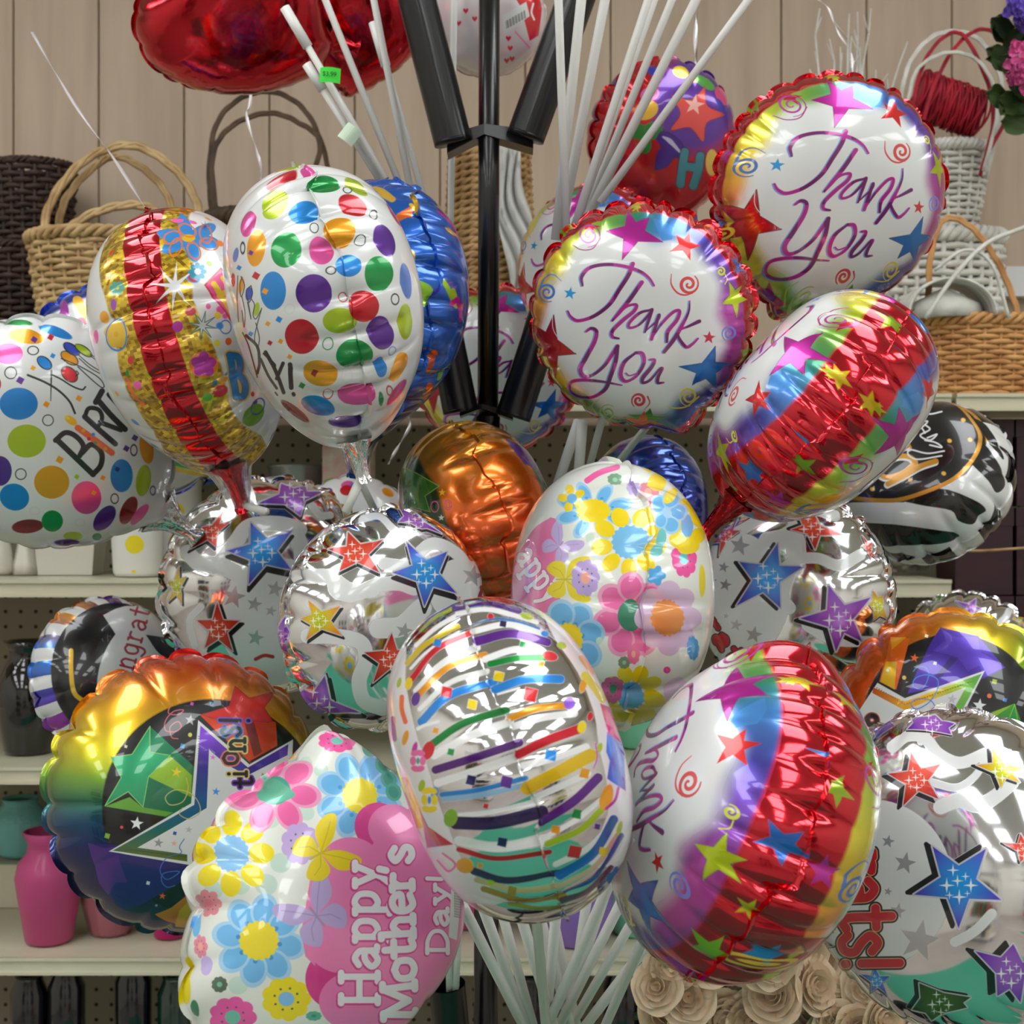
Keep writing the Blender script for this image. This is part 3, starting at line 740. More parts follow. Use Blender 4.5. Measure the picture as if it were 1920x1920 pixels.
# price stickers on the left sticks
def sticker(name, label, px, py, Y, w, h, rot, c, txt=None):
    P = at(px, py, Y); o = empty(name, P); tag(o, label, 'price sticker'); o.rotation_euler = (0, math.radians(rot), 0)
    b = MB(); V = []; Fc = []; n_ = 8
    for k in range(n_ + 1):
        x = (k / n_ - .5) * w; y = -.002 * math.sin(k / n_ * PI) * 2
        V += [(x, y, -h / 2), (x, y, h / 2), (x, y + .0003, -h / 2), (x, y + .0003, h / 2)]
    for k in range(n_): i = 4 * k; Fc += [(i, i + 4, i + 5, i + 1), (i + 2, i + 3, i + 7, i + 6), (i, i + 2, i + 6, i + 4), (i + 1, i + 5, i + 7, i + 3)]
    b.add(V, Fc).build('paper', mat(name + ' paper', c, .6), o, smooth=False)
    if txt:
        cu = bpy.data.curves.new('price', 'FONT'); cu.body = txt; cu.size = h * .42; cu.align_x = 'CENTER'; cu.align_y = 'CENTER'; cu.extrude = .0001
        cu.materials.append(mat('ink', srgb(20, 60, 20), .6)); q0 = bpy.data.objects.new('price', cu); q = bpy.data.objects.new('price_mark', bpy.data.meshes.new_from_object(q0)); bpy.data.objects.remove(q0); col.objects.link(q); q.parent = o; q.location = (0, -.0052, 0); q.rotation_euler = (PI / 2, 0, 0)
sticker('price_sticker', 'bright green price sticker folded around a white stick, marked $3.99', 619, 142, 1.385, .0205, .0150, 4, srgb(60, 225, 60), '$3.99')
sticker('price_sticker', 'pale faded green sticker on the leftmost white sticks', 656, 252, 1.395, .018, .018, 38, srgb(205, 225, 200))
# ------------------------------------------------------------ the balloons of the bunch
def angring(stops):             # colour by clockwise screen angle from the top
    A_ = np.array([k[0] for k in stops], float); Cc = np.array([k[1] for k in stops])
    def f(S, TH):
        a = (90 - np.degrees(TH)) % 360
        return np.stack([np.interp(a, np.concatenate([A_, [A_[0] + 360]]), np.concatenate([Cc[:, i], Cc[:1, i]])) for i in range(3)], -1)
    return f

# ---- "Thank You" print, traced on the frontal balloon, shared by its six copies
POSE_A = Pose(1203, 592, 1.23, 211, (-.16, -.17, .97), seed=3, tail=(.35, -.94), egg=0.03, N=26)
a = Art(1024, POSE_A, two=False)
a.base(WHITE, 0.05)
stops = [(0, srgb(20, 150, 90)), (18, srgb(60, 140, 220)), (40, srgb(60, 50, 170)), (62, srgb(120, 50, 180)), (85, srgb(190, 50, 165)), (112, srgb(180, 40, 150)),
         (132, srgb(70, 40, 150)), (152, srgb(35, 80, 180)), (170, srgb(20, 110, 110)), (185, srgb(20, 110, 50)), (205, srgb(90, 160, 30)), (228, srgb(225, 215, 20)),
         (255, srgb(240, 205, 20)), (272, srgb(245, 130, 30)), (288, srgb(245, 190, 20)), (312, srgb(235, 225, 20)), (335, srgb(160, 205, 40))]
wv = lambda S, TH: S + 0.035 * np.sin(5 * TH + 1) + 0.02 * np.sin(11 * TH)
a.zone(lambda S, TH: sstep(0.57, 0.70, wv(S, TH)) * 0.96, angring(stops), 0.72)
a.zone(lambda S, TH: sstep(0.785, 0.815, S + .012 * np.sin(TH * 4)), srgb(218, 20, 42), 0.965)
K = 460 / 1920.0
a.photo(970, 370, 1 / K, every=True); a.aa = 2.2
# stars of the border
a.poly(a.tips([(860, 90), (1035, 150), (1140, 350), (820, 490), (690, 265)]), srgb(190, 30, 155), 0.7, line=srgb(120, 20, 90), lw=5)
a.poly([(1060, 165), (1150, 180), (1230, 240), (1210, 330), (1130, 340)], srgb(80, 150, 225), 0.6)
a.poly(a.tips([(1350, 270), (1440, 380), (1355, 495), (1190, 425), (1240, 290)]), srgb(220, 40, 40), 0.6)
a.poly(a.tips([(1655, 660), (1760, 690), (1800, 800), (1720, 940), (1605, 835)]), srgb(200, 220, 20), 0.7, line=srgb(120, 150, 20), lw=4)
a.poly(a.tips([(1550, 1165), (1680, 1300), (1560, 1500), (1370, 1470), (1265, 1325)]), srgb(35, 120, 200), 0.65, line=srgb(25, 60, 120), lw=6)
a.poly(a.tips([(1040, 1650), (1160, 1720), (1110, 1800), (960, 1800), (860, 1700)]), srgb(70, 150, 40), 0.6)
a.poly(a.tips([(285, 920), (460, 1225), (300, 1415), (115, 1240), (100, 985)]), srgb(195, 25, 35), 0.7, line=srgb(110, 20, 30), lw=7)
a.stroke([(275, 930), (280, 1030), (330, 1110), (450, 1215)], 5, srgb(230, 230, 235), sm=4)
a.poly(a.tips([(560, 180), (650, 220), (600, 300), (520, 250), (500, 190)]), srgb(215, 30, 45), 0.7)
a.star(930, 80, 45, 10, srgb(190, 200, 30), 0.8)
a.star(1430, 110, 70, 0, srgb(50, 130, 200), 0.8)
a.sheet(); a.star(82, -42, 11, 0, srgb(30, 110, 200), 0.8); a.star(86, 30, 12, 20, srgb(150, 190, 30), 0.8); a.star(70, 62, 14, 0, MAGENTA, 0.8)
a.star(20, 88, 13, 10, srgb(30, 90, 190), 0.8); a.star(-45, 72, 17, 0, srgb(175, 20, 90), 0.8); a.star(-88, 18, 10, 0, srgb(60, 140, 220), 0.8); a.star(-80, -35, 9, 15, MAGENTA, 0.8)
a.star(3, 74, 15, 12, srgb(240, 110, 30), 0.75); a.star(-12, 88, 9, 0, srgb(170, 190, 20), 0.8); a.star(50, 78, 10, 0, srgb(190, 200, 20), 0.8); a.star(-60, -72, 10, 0, srgb(150, 180, 30), 0.8)
a.star(0, -90, 8, 0, srgb(230, 200, 20), 0.8); a.star(93, -5, 7, 0, srgb(230, 200, 20), 0.8)
a.photo(970, 370, 1 / K, every=True); a.aa = 2.2
# curls
a.swirl(235, 745, 75, 30, srgb(60, 110, 180), 14, flip=-1, turns=1.9); a.stroke([(180, 700), (215, 625), (280, 605), (345, 655)], [16, 12, 4], srgb(70, 115, 180))
a.swirl(560, 295, 95, 60, srgb(190, 60, 160), 10, flip=1, turns=2.1, m=0.3); a.stroke([(430, 370), (500, 410), (590, 400), (650, 320)], 8, srgb(170, 40, 120))
a.swirl(1340, 680, 80, 200, srgb(215, 60, 60), 18, flip=-1, turns=1.7); a.stroke([(1205, 600), (1205, 680), (1250, 745), (1310, 765), (1370, 750)], [6, 14, 14, 10], srgb(215, 60, 60))
a.swirl(1595, 580, 36, 0, srgb(215, 220, 60), 12, flip=-1, turns=1.4); a.stroke([(1630, 600), (1645, 640), (1625, 680)], 7, srgb(215, 220, 60))
a.swirl(1660, 1065, 62, 40, srgb(120, 130, 220), 12, flip=-1, turns=1.8)
a.swirl(1340, 1560, 75, 10, srgb(225, 205, 60), 12, flip=-1, turns=1.8); a.stroke([(1165, 1630), (1230, 1650), (1330, 1635), (1420, 1560)], [4, 12, 12], srgb(225, 205, 60))
a.swirl(950, 1590, 58, 20, srgb(205, 50, 60), 16, flip=-1, turns=1.7); a.stroke([(1020, 1560), (1035, 1610), (995, 1660)], [14, 10, 4], srgb(205, 50, 60))
a.swirl(705, 1690, 70, 60, srgb(165, 195, 60), 10, flip=1, turns=1.7); a.stroke([(640, 1580), (585, 1630), (620, 1700)], [4, 8, 8], srgb(165, 195, 60))
a.swirl(150, 1210, 50, 0, srgb(235, 190, 40), 12, flip=-1, turns=1.7)
a.star(412, 752, 52, 10, srgb(30, 150, 215)); a.star(1500, 1098, 54, 5, srgb(205, 40, 50))
# lettering: blue shadow line, magenta-plum face
def script(P, w, d=(-9, 2)):
    a.stroke(np.array(P) + np.array(d) * 1.2, [v * 1.25 for v in w] if isinstance(w, list) else w * 1.25, srgb(120, 150, 215)); LET.append((P, w))
LET = []
script([(510, 690), (505, 620), (570, 550), (700, 525), (840, 540), (960, 580), (1030, 630), (1070, 690)], [14, 24, 22, 20, 22, 18, 14])
script([(905, 520), (870, 610), (800, 720), (720, 840), (600, 930), (480, 965), (420, 935), (395, 890)], [26, 26, 24, 22, 20, 12])
script([(975, 665), (880, 800), (800, 900), (745, 965)], [26, 26, 24, 14])
script([(750, 960), (850, 860), (930, 840), (915, 890), (830, 960), (750, 1040), (745, 1090), (795, 1105)], [10, 16, 22, 24, 22, 12])
script([(1050, 880), (960, 905), (880, 980), (880, 1020), (950, 1000), (1030, 920), (1055, 880), (1020, 990), (1000, 1055)], [14, 20, 18, 14, 20, 20, 12])
script([(1000, 1050), (1100, 960), (1110, 920), (1080, 1010), (1050, 1110)], [8, 14, 18, 24, 22])
script([(1055, 1100), (1130, 990), (1220, 900), (1270, 890), (1250, 960), (1180, 1050), (1170, 1130)], [10, 18, 20, 22, 24, 18])
script([(1350, 810), (1340, 900), (1280, 1020), (1220, 1120), (1150, 1210)], [8, 14, 24, 26, 22])
script([(1425, 970), (1340, 1010), (1270, 1040), (1260, 1090), (1320, 1170), (1370, 1150), (1415, 1105)], [24, 14, 16, 22, 18, 12])
script([(540, 1050), (580, 1025), (620, 1050), (605, 1130), (540, 1250), (495, 1340), (520, 1400), (590, 1390), (680, 1320), (750, 1220), (785, 1165)], [14, 22, 26, 28, 26, 18, 22, 24])
script([(785, 1165), (770, 1280), (730, 1400), (690, 1500), (600, 1560), (500, 1565), (420, 1520), (420, 1450), (500, 1430), (650, 1440), (820, 1470)], [24, 28, 26, 20, 16, 14, 22, 18, 8])
script([(930, 1215), (840, 1290), (810, 1390), (850, 1440), (930, 1400), (990, 1300), (980, 1225), (930, 1215)], [14, 24, 26, 16, 22, 26, 18])
script([(850, 1375), (880, 1395), (930, 1380)], 8)
script([(1040, 1270), (1075, 1275), (1050, 1330), (985, 1410), (985, 1450), (1040, 1430), (1110, 1350), (1135, 1340), (1105, 1400), (1100, 1450), (1145, 1450)], [14, 22, 26, 18, 14, 20, 22, 12])
for P_, w_ in LET:
    w_ = [v * 1.25 for v in w_] if isinstance(w_, list) else w_ * 1.25
    a.stroke(P_, w_, lambda x, y: np.where(((np.sin(x / 60.0) * np.cos(y / 75.0)) > 0)[:, None], np.array(srgb(190, 40, 150))[None], np.array(srgb(120, 30, 105))[None]), m=0.35)
TY = a.image('thank_you_print')
TYM = foil_mat('thank you foil', TY)

def ty(pose, label, **k):
    return make_balloon('thank_you_balloon', label, pose, TY, neckc=srgb(200, 25, 40), group='round Thank You foil balloons', m=TYM, **k)

ty(POSE_A, 'round Thank You foil balloon with red scalloped rim, centre, beside the black stand tubes', prop=(1092, 925, 1.40))
ty(Pose(1550, 366, 1.28, 217, (.20, -.06, .97), seed=7, tail=(-.4, -.92), egg=0.02, N=30, amp=0.055), 'highest round Thank You foil balloon, before the white woven baskets', prop=(1112, 925, 1.42))
ty(Pose(1543, 758, 1.14, 232, (-.70, .64, .10), c=.70, up=(-.25, .3, .9), roll=-10, seed=11, tail=(-.68, -.73), egg=0.02), 'Thank You foil balloon seen seam on, tilted right, under the highest Thank You balloon', neck=.35)
ty(Pose(1388, 1532, 0.852, 306, (-.86, .33, .36), c=.68, up=(.55, .75, .45), roll=0, seed=15, tail=(.37, .93), egg=0.04, N=26), 'largest Thank You foil balloon, turned sideways with its wide red pleated seam, lower right', prop=(1075, 2060, 1.16))
ty(Pose(1118, 508, 1.49, 160, (-.48, .0, .87), seed=19), 'Thank You foil balloon mostly hidden behind white sticks and the centre Thank You balloon')
ty(Pose(930, 692, 1.61, 157, (-.02, -.10, .99), seed=23), 'Thank You foil balloon behind the lower black tubes of the stand')

# ---- polka dot birthday balloons
DOT = dict(k=PINK, y=ORANGE, g=GREEN, l=LIME, b=BLUE, r=srgb(200, 22, 40), p=PURPLE, d=srgb(150, 20, 35), n=srgb(30, 50, 130), s=srgb(110, 150, 230), w=(.7, .7, .7), K=BLACK)
def generic_dots(a, seed, n=60):
    rg = np.random.RandomState(seed)
    for sd in (1, -1):
        a.sheet(side=sd); P = []
        for _ in range(600):
            x, y = rg.uniform(-95, 95, 2)
            if np.hypot(x, y) > 97 or any(np.hypot(x - u, y - v) < 23 for u, v in P): continue
            P.append((x, y)); c = DOT['kyglbrp'[rg.randint(7)]]; a.ell(x, y, 9.2, c=c, m=0.55)
def put(a, dots, rings, sqs):
    for d in dots:
        c = DOT[d[0]]; x, y, rx = d[1:4]; ry = d[4] if len(d) > 4 else rx; rot = d[5] if len(d) > 5 else 0
        a.ell(x, y, rx, ry, rot, c, 0.55)
    for r in rings: a.ring(r[1], r[2], r[3], r[4] if len(r) > 4 else r[3], 2.0, DOT[r[0]])
    for q in sqs: a.sq(q[1], q[2], q[3], 30, DOT[q[0]], 0.3)
P_ = Pose(605, 557, 1.03, 243, (-.955, -.22, .19), c=.70, up=(-.25, .97, 0), seed=31, tail=(.07, -1), egg=0.10, N=22)
a = Art(960, P_); a.base(WHITE, 0.08); generic_dots(a, 5)
a.photo(); i = a.ids; a.col[i] = WHITE; a.met[i] = 0.08
put(a, [('k', 465, 420, 13, 25, 15), ('y', 480, 465, 17, 35, 6), ('g', 536, 468, 28, 34, 12), ('l', 515, 383, 22, 31, 35), ('b', 572, 397, 32, 20, -15), ('r', 525, 337, 33, 8, -30), ('g', 609, 345, 30, 15, 5), ('k', 573, 322, 14, 8),
        ('y', 640, 433, 27, 27), ('r', 663, 384, 29, 17, 28), ('l', 668, 350, 26, 10, 38), ('p', 721, 451, 18, 32, -22), ('k', 602, 469, 24, 27, -8), ('b', 653, 498, 25, 21), ('g', 711, 513, 27, 33, -8), ('s', 761, 527, 10, 34, -8),
        ('p', 588, 550, 34, 36), ('b', 512, 545, 24, 36), ('r', 565, 631, 31, 33, -20), ('l', 638, 602, 33, 25), ('r', 683, 574, 28, 30), ('p', 715, 624, 24, 32, -10), ('l', 760, 603, 13, 34), ('g', 665, 667, 35, 29), ('y', 600, 700, 33, 24, 15),
        ('k', 666, 740, 34, 21), ('b', 596, 761, 33, 17, 18), ('d', 553, 771, 33, 8, 38), ('p', 648, 792, 33, 11), ('y', 748, 689, 12, 30, 25), ('k', 744, 736, 8, 30, 35), ('b', 715, 689, 11, 19), ('s', 442, 478, 5, 14, 10), ('r', 437, 525, 4, 13), ('k', 740, 400, 6, 30, -30), ('g', 713, 749, 6, 13)],
    [('K', 592, 426, 10), ('K', 678, 449, 10), ('K', 455, 465, 4, 10), ('r', 645, 557, 9), ('w', 542, 580, 9), ('K', 741, 561, 7, 10), ('g', 614, 646, 10), ('w', 650, 707, 10), ('r', 614, 740, 9), ('s', 737, 659, 7, 9), ('r', 731, 733, 5, 8), ('K', 652, 355, 8, 7), ('K', 702, 402, 7, 9), ('K', 620, 507, 9, 7)],
    [('r', 480, 517, 6), ('y', 497, 546, 5), ('p', 470, 474, 4), ('b', 523, 599, 5), ('y', 502, 607, 4), ('r', 506, 643, 4), ('y', 526, 640, 4), ('y', 543, 669, 4), ('d', 588, 701, 5), ('g', 566, 723, 5), ('b', 448, 502, 4), ('b', 470, 626, 4)])
a.photo(300, 400, 3.84)
for x, y, rx, ry, c in ((583, 520, 20, 60, ORANGE), (640, 580, 25, 50, srgb(60, 90, 200)), (695, 690, 22, 50, LIME)): a.ell(x, y, rx, ry, 10, c, .3)
for P in ([(560, 450), (555, 600), (565, 780)], [(583, 455), (608, 520), (585, 600), (575, 520), (590, 460)], [(590, 600), (612, 720), (605, 820), (590, 700)], [(655, 520), (665, 580), (640, 640), (620, 560), (655, 520)], [(635, 640), (655, 760), (630, 640)], [(660, 620), (680, 660), (670, 730), (690, 760), (725, 700), (730, 690), (700, 800), (680, 900), (700, 970), (715, 900), (690, 790)]):
    a.stroke(P, 7, BLACK)
for P, w in (([(595, 860), (640, 960), (700, 1180)], 10), ([(620, 880), (700, 960), (715, 1080), (700, 1150)], 22), ([(725, 1050), (780, 1170), (840, 1260)], 20), ([(745, 1010), (820, 1080), (830, 1100)], 14), ([(760, 1000), (830, 1130), (890, 1290)], 28), ([(885, 1080), (840, 1190)], 26), ([(935, 1090), (940, 1180), (945, 1255)], 34), ([(960, 1300), (963, 1306)], 28), ([(830, 1290), (845, 1310)], 12)):
    a.stroke(P, w, BLACK, sm=6)
make_balloon('polka_dot_balloon', 'oval white Happy Birthday foil balloon with coloured polka dots seen seam on, upper centre left', P_, a.image('polka_a'), neckc=SILVER, neck=.28, stick=(648, 960, 1.06), group='white polka dot birthday foil balloons')

P_ = Pose(86, 812, 1.29, 224, (-.10, -.28, .94), seed=37, tail=(.80, -.60), egg=0.12, N=22, amp=.05, up=(-.62, .75, 0))
a = Art(960, P_); a.base(WHITE, 0.08); generic_dots(a, 9)
a.photo(); i = a.ids; a.col[i] = WHITE; a.met[i] = 0.06
put(a, [('g', 34, 604, 27, 6, 5), ('y', 49, 630, 34, 14, 8), ('k', 16, 663, 27, 20), ('b', 35, 757, 36, 30), ('l', 50, 827, 36, 31), ('p', 0, 883, 22, 28), ('y', 97, 904, 33, 31), ('b', 27, 932, 28, 25, 20), ('k', 162, 933, 28, 31), ('b', 228, 892, 21, 31), ('l', 269, 901, 14, 30, 8), ('y', 275, 840, 13, 30, -8),
        ('p', 196, 972, 16, 28, 38), ('d', 241, 957, 14, 28, 25), ('k', 262, 965, 9, 25, 40), ('d', 52, 987, 30, 13, -5), ('g', 98, 977, 20, 20), ('l', 137, 1005, 18, 8), ('p', 125, 1017, 24, 6), ('g', 182, 1007, 9, 7), ('b', 104, 621, 34, 9, 22), ('r', -20, 720, 22), ('g', -30, 800, 20)],
    [('K', 62, 657, 10, 8), ('K', 20, 699, 11), ('K', 90, 788, 10), ('K', 39, 889, 10), ('K', 251, 844, 6, 10), ('n', 287, 920, 5, 8), ('K', 215, 935, 7, 9), ('w', 65, 958, 9, 7), ('w', 150, 980, 9, 7)],
    [('p', 64, 636, 5), ('r', 95, 632, 5), ('b', 99, 667, 4), ('y', 62, 690, 4), ('p', 38, 713, 6), ('y', 148, 747, 5), ('y', 87, 758, 5), ('y', 112, 862, 6), ('l', 144, 894, 4), ('y', 193, 896, 4), ('n', 220, 880, 4), ('p', 237, 841, 5), ('n', 253, 821, 5), ('y', 176, 924, 4)])
a.photo(0, 560, 3.84)
for x, y, rx, ry, rt, c in ((320, 462, 55, 32, 40, BLUE), (500, 545, 62, 40, 42, RED), (500, 428, 65, 32, 35, ORANGE), (515, 362, 62, 28, 35, srgb(60, 80, 200)), (602, 372, 66, 22, 36, LIME)):
    a.ell(x, y, rx + 9, ry + 9, rt, BLACK); a.ell(x, y, rx, ry, rt, c, .4)
for P, w in (([(200, 550), (320, 600), (420, 660), (500, 740), (540, 825)], 16), ([(370, 520), (368, 620), (365, 735)], [14, 6]), ([(370, 545), (440, 580), (520, 630), (590, 655), (615, 635)], 12), ([(540, 560), (565, 540), (550, 520)], 8), ([(440, 430), (560, 480), (700, 560), (748, 620), (735, 640), (680, 600), (560, 490)], 8), ([(560, 400), (640, 470), (725, 525), (735, 545), (650, 500), (570, 430)], 7), ([(650, 400), (740, 460), (800, 525), (740, 480), (650, 410)], 6)):
    a.stroke(P, w, BLACK)
for P, w in (([(410, 1015), (540, 1140), (670, 1265)], 34), ([(400, 1020), (470, 965), (545, 990), (600, 1060), (575, 1130)], 30), ([(590, 1110), (660, 1050), (730, 1110), (725, 1200), (670, 1265)], 32),
             ([(610, 850), (720, 950), (830, 1045)], 32), ([(610, 850), (640, 790), (710, 800), (735, 860), (700, 930)], 24), ([(720, 890), (800, 920), (870, 945)], 28),
             ([(705, 730), (800, 840), (900, 940)], 34), ([(690, 745), (735, 665)], 34), ([(785, 690), (880, 800), (965, 915)], 30), ([(810, 630), (900, 730), (985, 850)], 26), ([(865, 790), (920, 690)], 20), ([(800, 580), (850, 555), (930, 640), (990, 760)], 18)):
    a.stroke(P, w + 8, srgb(60, 20, 60), sm=6); a.stroke(P, w, BLACK, sm=6)
a.stroke([(560, 930), (700, 1030), (805, 1110)], 46, srgb(245, 110, 60), m=.3, sm=0)
for x, y, c in ((600, 950, ORANGE), (672, 978, BLUE), (690, 1040, GREEN), (760, 1080, ORANGE), (640, 1010, RED)): a.ell(x, y, 13, c=c)
a.ell(512, 878, 50, 28, 35, srgb(250, 190, 20), .3); a.ell(485, 855, 22, 10, 40, srgb(250, 220, 60), .3)
make_balloon('polka_dot_balloon', 'white polka dot Happy Birthday foil balloon cut off by the left picture edge', P_, a.image('polka_b'), neck=.34, group='white polka dot birthday foil balloons')

P_ = Pose(664, 1010, 1.62, 122, (.0, .25, .97), seed=39)
a = Art(384, P_, two=False); a.base(WHITE, .08)
a.zone(lambda S, TH: sstep(.80, .82, S) * (1 - sstep(.90, .92, S)), PURPLE, .8)
rg = np.random.RandomState(2)
for k in range(16):
    q = k * 2 * PI / 16; a.ell(95 * math.cos(q), 95 * math.sin(q), 10, c=DOT['kgybrl'[k % 6]], m=.4)
for k in range(14): a.ell(*(rg.uniform(-60, 60, 2)), 8, c=DOT['kgybrlp'[k % 7]], m=.4)
make_balloon('polka_dot_balloon', 'polka dot foil balloon with purple band, its top peeping out behind two white sticks', P_, a.image('polka_c'), group='white polka dot birthday foil balloons')

# ---- birthday balloon with red pleated band and gold glitter
P_ = Pose(357, 628, 1.185, 237, (.94, .27, .24), c=.68, up=(-.28, .96, 0), seed=41, tail=(.42, -.91), egg=0.06, N=26, amp=.065)
a = Art(960, P_); a.base(WHITE, 0.1)
gl = lambda S, TH: sstep(.745, .765, S + .02 * np.sin(6 * TH))
a.glitter(gl, srgb(250, 215, 60), srgb(150, 105, 10))
a.zone(lambda S, TH: sstep(.90, .908, S), srgb(205, 18, 38), .965)
rg = np.random.RandomState(4); a.sheet()
for k in range(40):
    q = rg.uniform(0, 6.28); r_ = rg.uniform(30, 84); a.ell(r_ * math.cos(q), r_ * math.sin(q), rg.uniform(1.5, 4), c=DOT['kylbrp'[k % 6]])
a.photo(180, 380, 3.69)
a.flower(640, 245, 95, 82, 6, srgb(60, 150, 230), srgb(245, 200, 30), 36, rot=20, sx=1.3, sy=.72, scal=False, m=.4)
for k in range(6):
    q = math.radians(20 + 60 * k); a.ring(655 + 135 * math.cos(q), 262 + 72 * math.sin(q), 62, 40, 9, srgb(225, 110, 30), rot=math.degrees(q) * .8)
a.poly(a.starpts(545, 575, 175, 5, .22, 8), (0.85, 0.85, 0.86), .3)
a.flower(703, 477, 42, 22, 8, srgb(30, 150, 180), WHITE, 20, scal=False)
a.poly([(755, 570), (865, 455), (1000, 640), (985, 900), (900, 760)], srgb(240, 90, 150), .3, line=srgb(220, 40, 60), lw=12)
for P in ([(815, 560), (900, 690), (975, 830)], [(880, 520), (935, 600)], [(860, 640), (930, 600)]): a.stroke(P, 38, srgb(240, 200, 20), sm=0, m=.3)
a.text('B', 955, 1340, (150, 15), (-40, -285), 52, srgb(30, 130, 200), line=srgb(230, 190, 60), lw=22, m=.3)
a.poly(a.starpts(740, 850, 100, 10, .25, 8), WHITE, .1, line=srgb(30, 110, 90), lw=6)
a.ell(565, 857, 38, c=srgb(190, 40, 160)); a.ell(843, 780, 22, 24, c=srgb(240, 220, 30)); a.ell(778, 717, 17, 20, c=PINK); a.ring(898, 860, 38, 46, 8, srgb(60, 130, 200)); a.ell(838, 972, 22, 24, c=srgb(230, 220, 30)); a.ell(917, 960, 22, 26, c=srgb(240, 110, 30))
a.ell(745, 1120, 100, 88, 0, srgb(240, 120, 30)); a.flower(748, 1120, 45, 48, 5, srgb(195, 45, 170), srgb(195, 45, 170), 35, rot=-90, scal=False, m=.4)
a.ell(830, 1250, 22, c=srgb(20, 130, 160)); a.ell(773, 1350, 38, 26, -25, srgb(90, 170, 40)); a.ell(1085, 1325, 12, 18, c=RED); a.ell(1090, 1470, 60, 90, 40, srgb(110, 160, 40)); a.ring(1120, 1410, 40, 60, 7, srgb(50, 80, 170), rot=30)
a.ell(860, 282, 26, 18, 40, srgb(240, 130, 40)); a.ell(783, 422, 24, 18, 30, LIME); a.star(900, 365, 40, 0, LIME, 0, .2, n=8); a.star(755, 165, 42, 0, srgb(20, 60, 120), 0, .2, n=8); a.ell(562, 120, 42, 18, 0, PINK)
a.flower(140, 910, 62, 58, 5, srgb(235, 190, 50), srgb(230, 170, 30), 20, rot=-90, sx=.75, scal=False); a.ring(140, 915, 70, 110, 9, srgb(40, 130, 220)); a.flower(140, 590, 30, 24, 6, srgb(90, 170, 150), srgb(240, 200, 60), 10, scal=False); a.ell(120, 705, 20, 42, 0, srgb(150, 70, 170)); a.ell(238, 1090, 20, 28, c=RED); a.ell(215, 1180, 12, 24, c=GREEN)
a.stroke([(205, 1220), (260, 1330), (320, 1410)], 22, srgb(240, 120, 40), sm=4)
make_balloon('birthday_balloon', 'oval birthday foil balloon with red pleated band between gold glitter stripes, upper left', P_, a.image('redgold'), neckc=srgb(205, 20, 40), neck=.32, stick=(500, 960, 1.2), cup=True)

# ---- blue balloon behind the polka dot oval
P_ = Pose(700, 565, 1.28, 226, (-.86, .12, .46), c=.62, up=(-.1, 1, 0), seed=43, tail=(.02, -1), egg=0.08, N=26, amp=.08)
a = Art(640, P_); a.base(srgb(20, 95, 195), .7)
rg = np.random.RandomState(8); a.sheet()
for k in range(26):
    q = rg.uniform(0, 6.28); r_ = rg.uniform(45, 95); x, y = r_ * math.cos(q), r_ * math.sin(q)
    a.stroke([(x, y), (x + rg.uniform(-9, 9), y + rg.uniform(-12, 12)), (x + rg.uniform(-18, 18), y + rg.uniform(-18, 18))], rg.uniform(3, 6), [srgb(240, 200, 40), srgb(150, 200, 40), srgb(230, 90, 40), MAGENTA, srgb(70, 60, 180)][k % 5], m=.6)
a.photo(); a.stroke([(693, 352), (715, 360), (735, 372)], 14, srgb(225, 180, 60), m=.6); a.stroke([(728, 420), (750, 405), (770, 395)], 15, srgb(235, 110, 30), m=.7); a.ell(766, 482, 13, 16, 0, srgb(245, 200, 50), .6); a.stroke([(775, 535), (795, 545), (800, 562)], 26, srgb(150, 205, 40), m=.6); a.stroke([(800, 690), (815, 665)], 16, srgb(200, 80, 30), m=.7); a.stroke([(705, 385), (722, 395)], 20, srgb(150, 60, 190), m=.6)
make_balloon('blue_balloon', 'blue birthday foil balloon with pleated seam tucked behind the polka dot oval', P_, a.image('blue'), neckc=srgb(20, 80, 175), neck=.30, stick=(711, 975, 1.34), cup=True)

# ---- birthday balloon with a pink letter Y, far left
P_ = Pose(235, 738, 1.54, 206, (.12, -.05, .98), seed=47, tail=(.80, -.60), egg=.05, N=28, amp=.06)
a = Art(640, P_, two=False); a.base(WHITE, .1)
a.zone(lambda S, TH: sstep(.80, .85, S + .03 * np.sin(4 * TH)), srgb(20, 70, 180), .85)
a.photo(every=True)
a.star(130, 601, 12, 8, srgb(180, 60, 190)); a.stroke([(145, 563), (160, 585), (195, 590)], 18, srgb(250, 190, 50), m=.5); a.stroke([(180, 560), (190, 545), (200, 520)], 14, srgb(220, 90, 220), m=.5)
a.stroke([(110, 605), (120, 585), (118, 570)], 16, srgb(170, 60, 170), m=.5); a.stroke([(95, 625), (140, 618), (165, 590)], 5, LIME)
a.text('Y', 158, 665, (42, 12), (-8, -62), 13, srgb(245, 70, 160), line=srgb(245, 120, 40), lw=5); a.text('B', 215, 640, (50, 12), (-8, -62), 13, srgb(245, 70, 160), line=srgb(245, 120, 40), lw=5)
a.stroke([(285, 855), (340, 870), (400, 885)], 13, srgb(70, 200, 60), m=.5); a.stroke([(290, 866), (340, 882), (395, 893)], 8, srgb(240, 210, 30), m=.5); a.stroke([(325, 830), (345, 850), (360, 862)], 24, srgb(230, 90, 40), m=.5)
make_balloon('birthday_balloon', 'blue rimmed birthday foil balloon with a pink letter Y, behind the two left hand balloons', P_, a.image('ybal'), neckc=srgb(20, 70, 165), neck=.28, stick=(470, 1010, 1.62), cup=True)

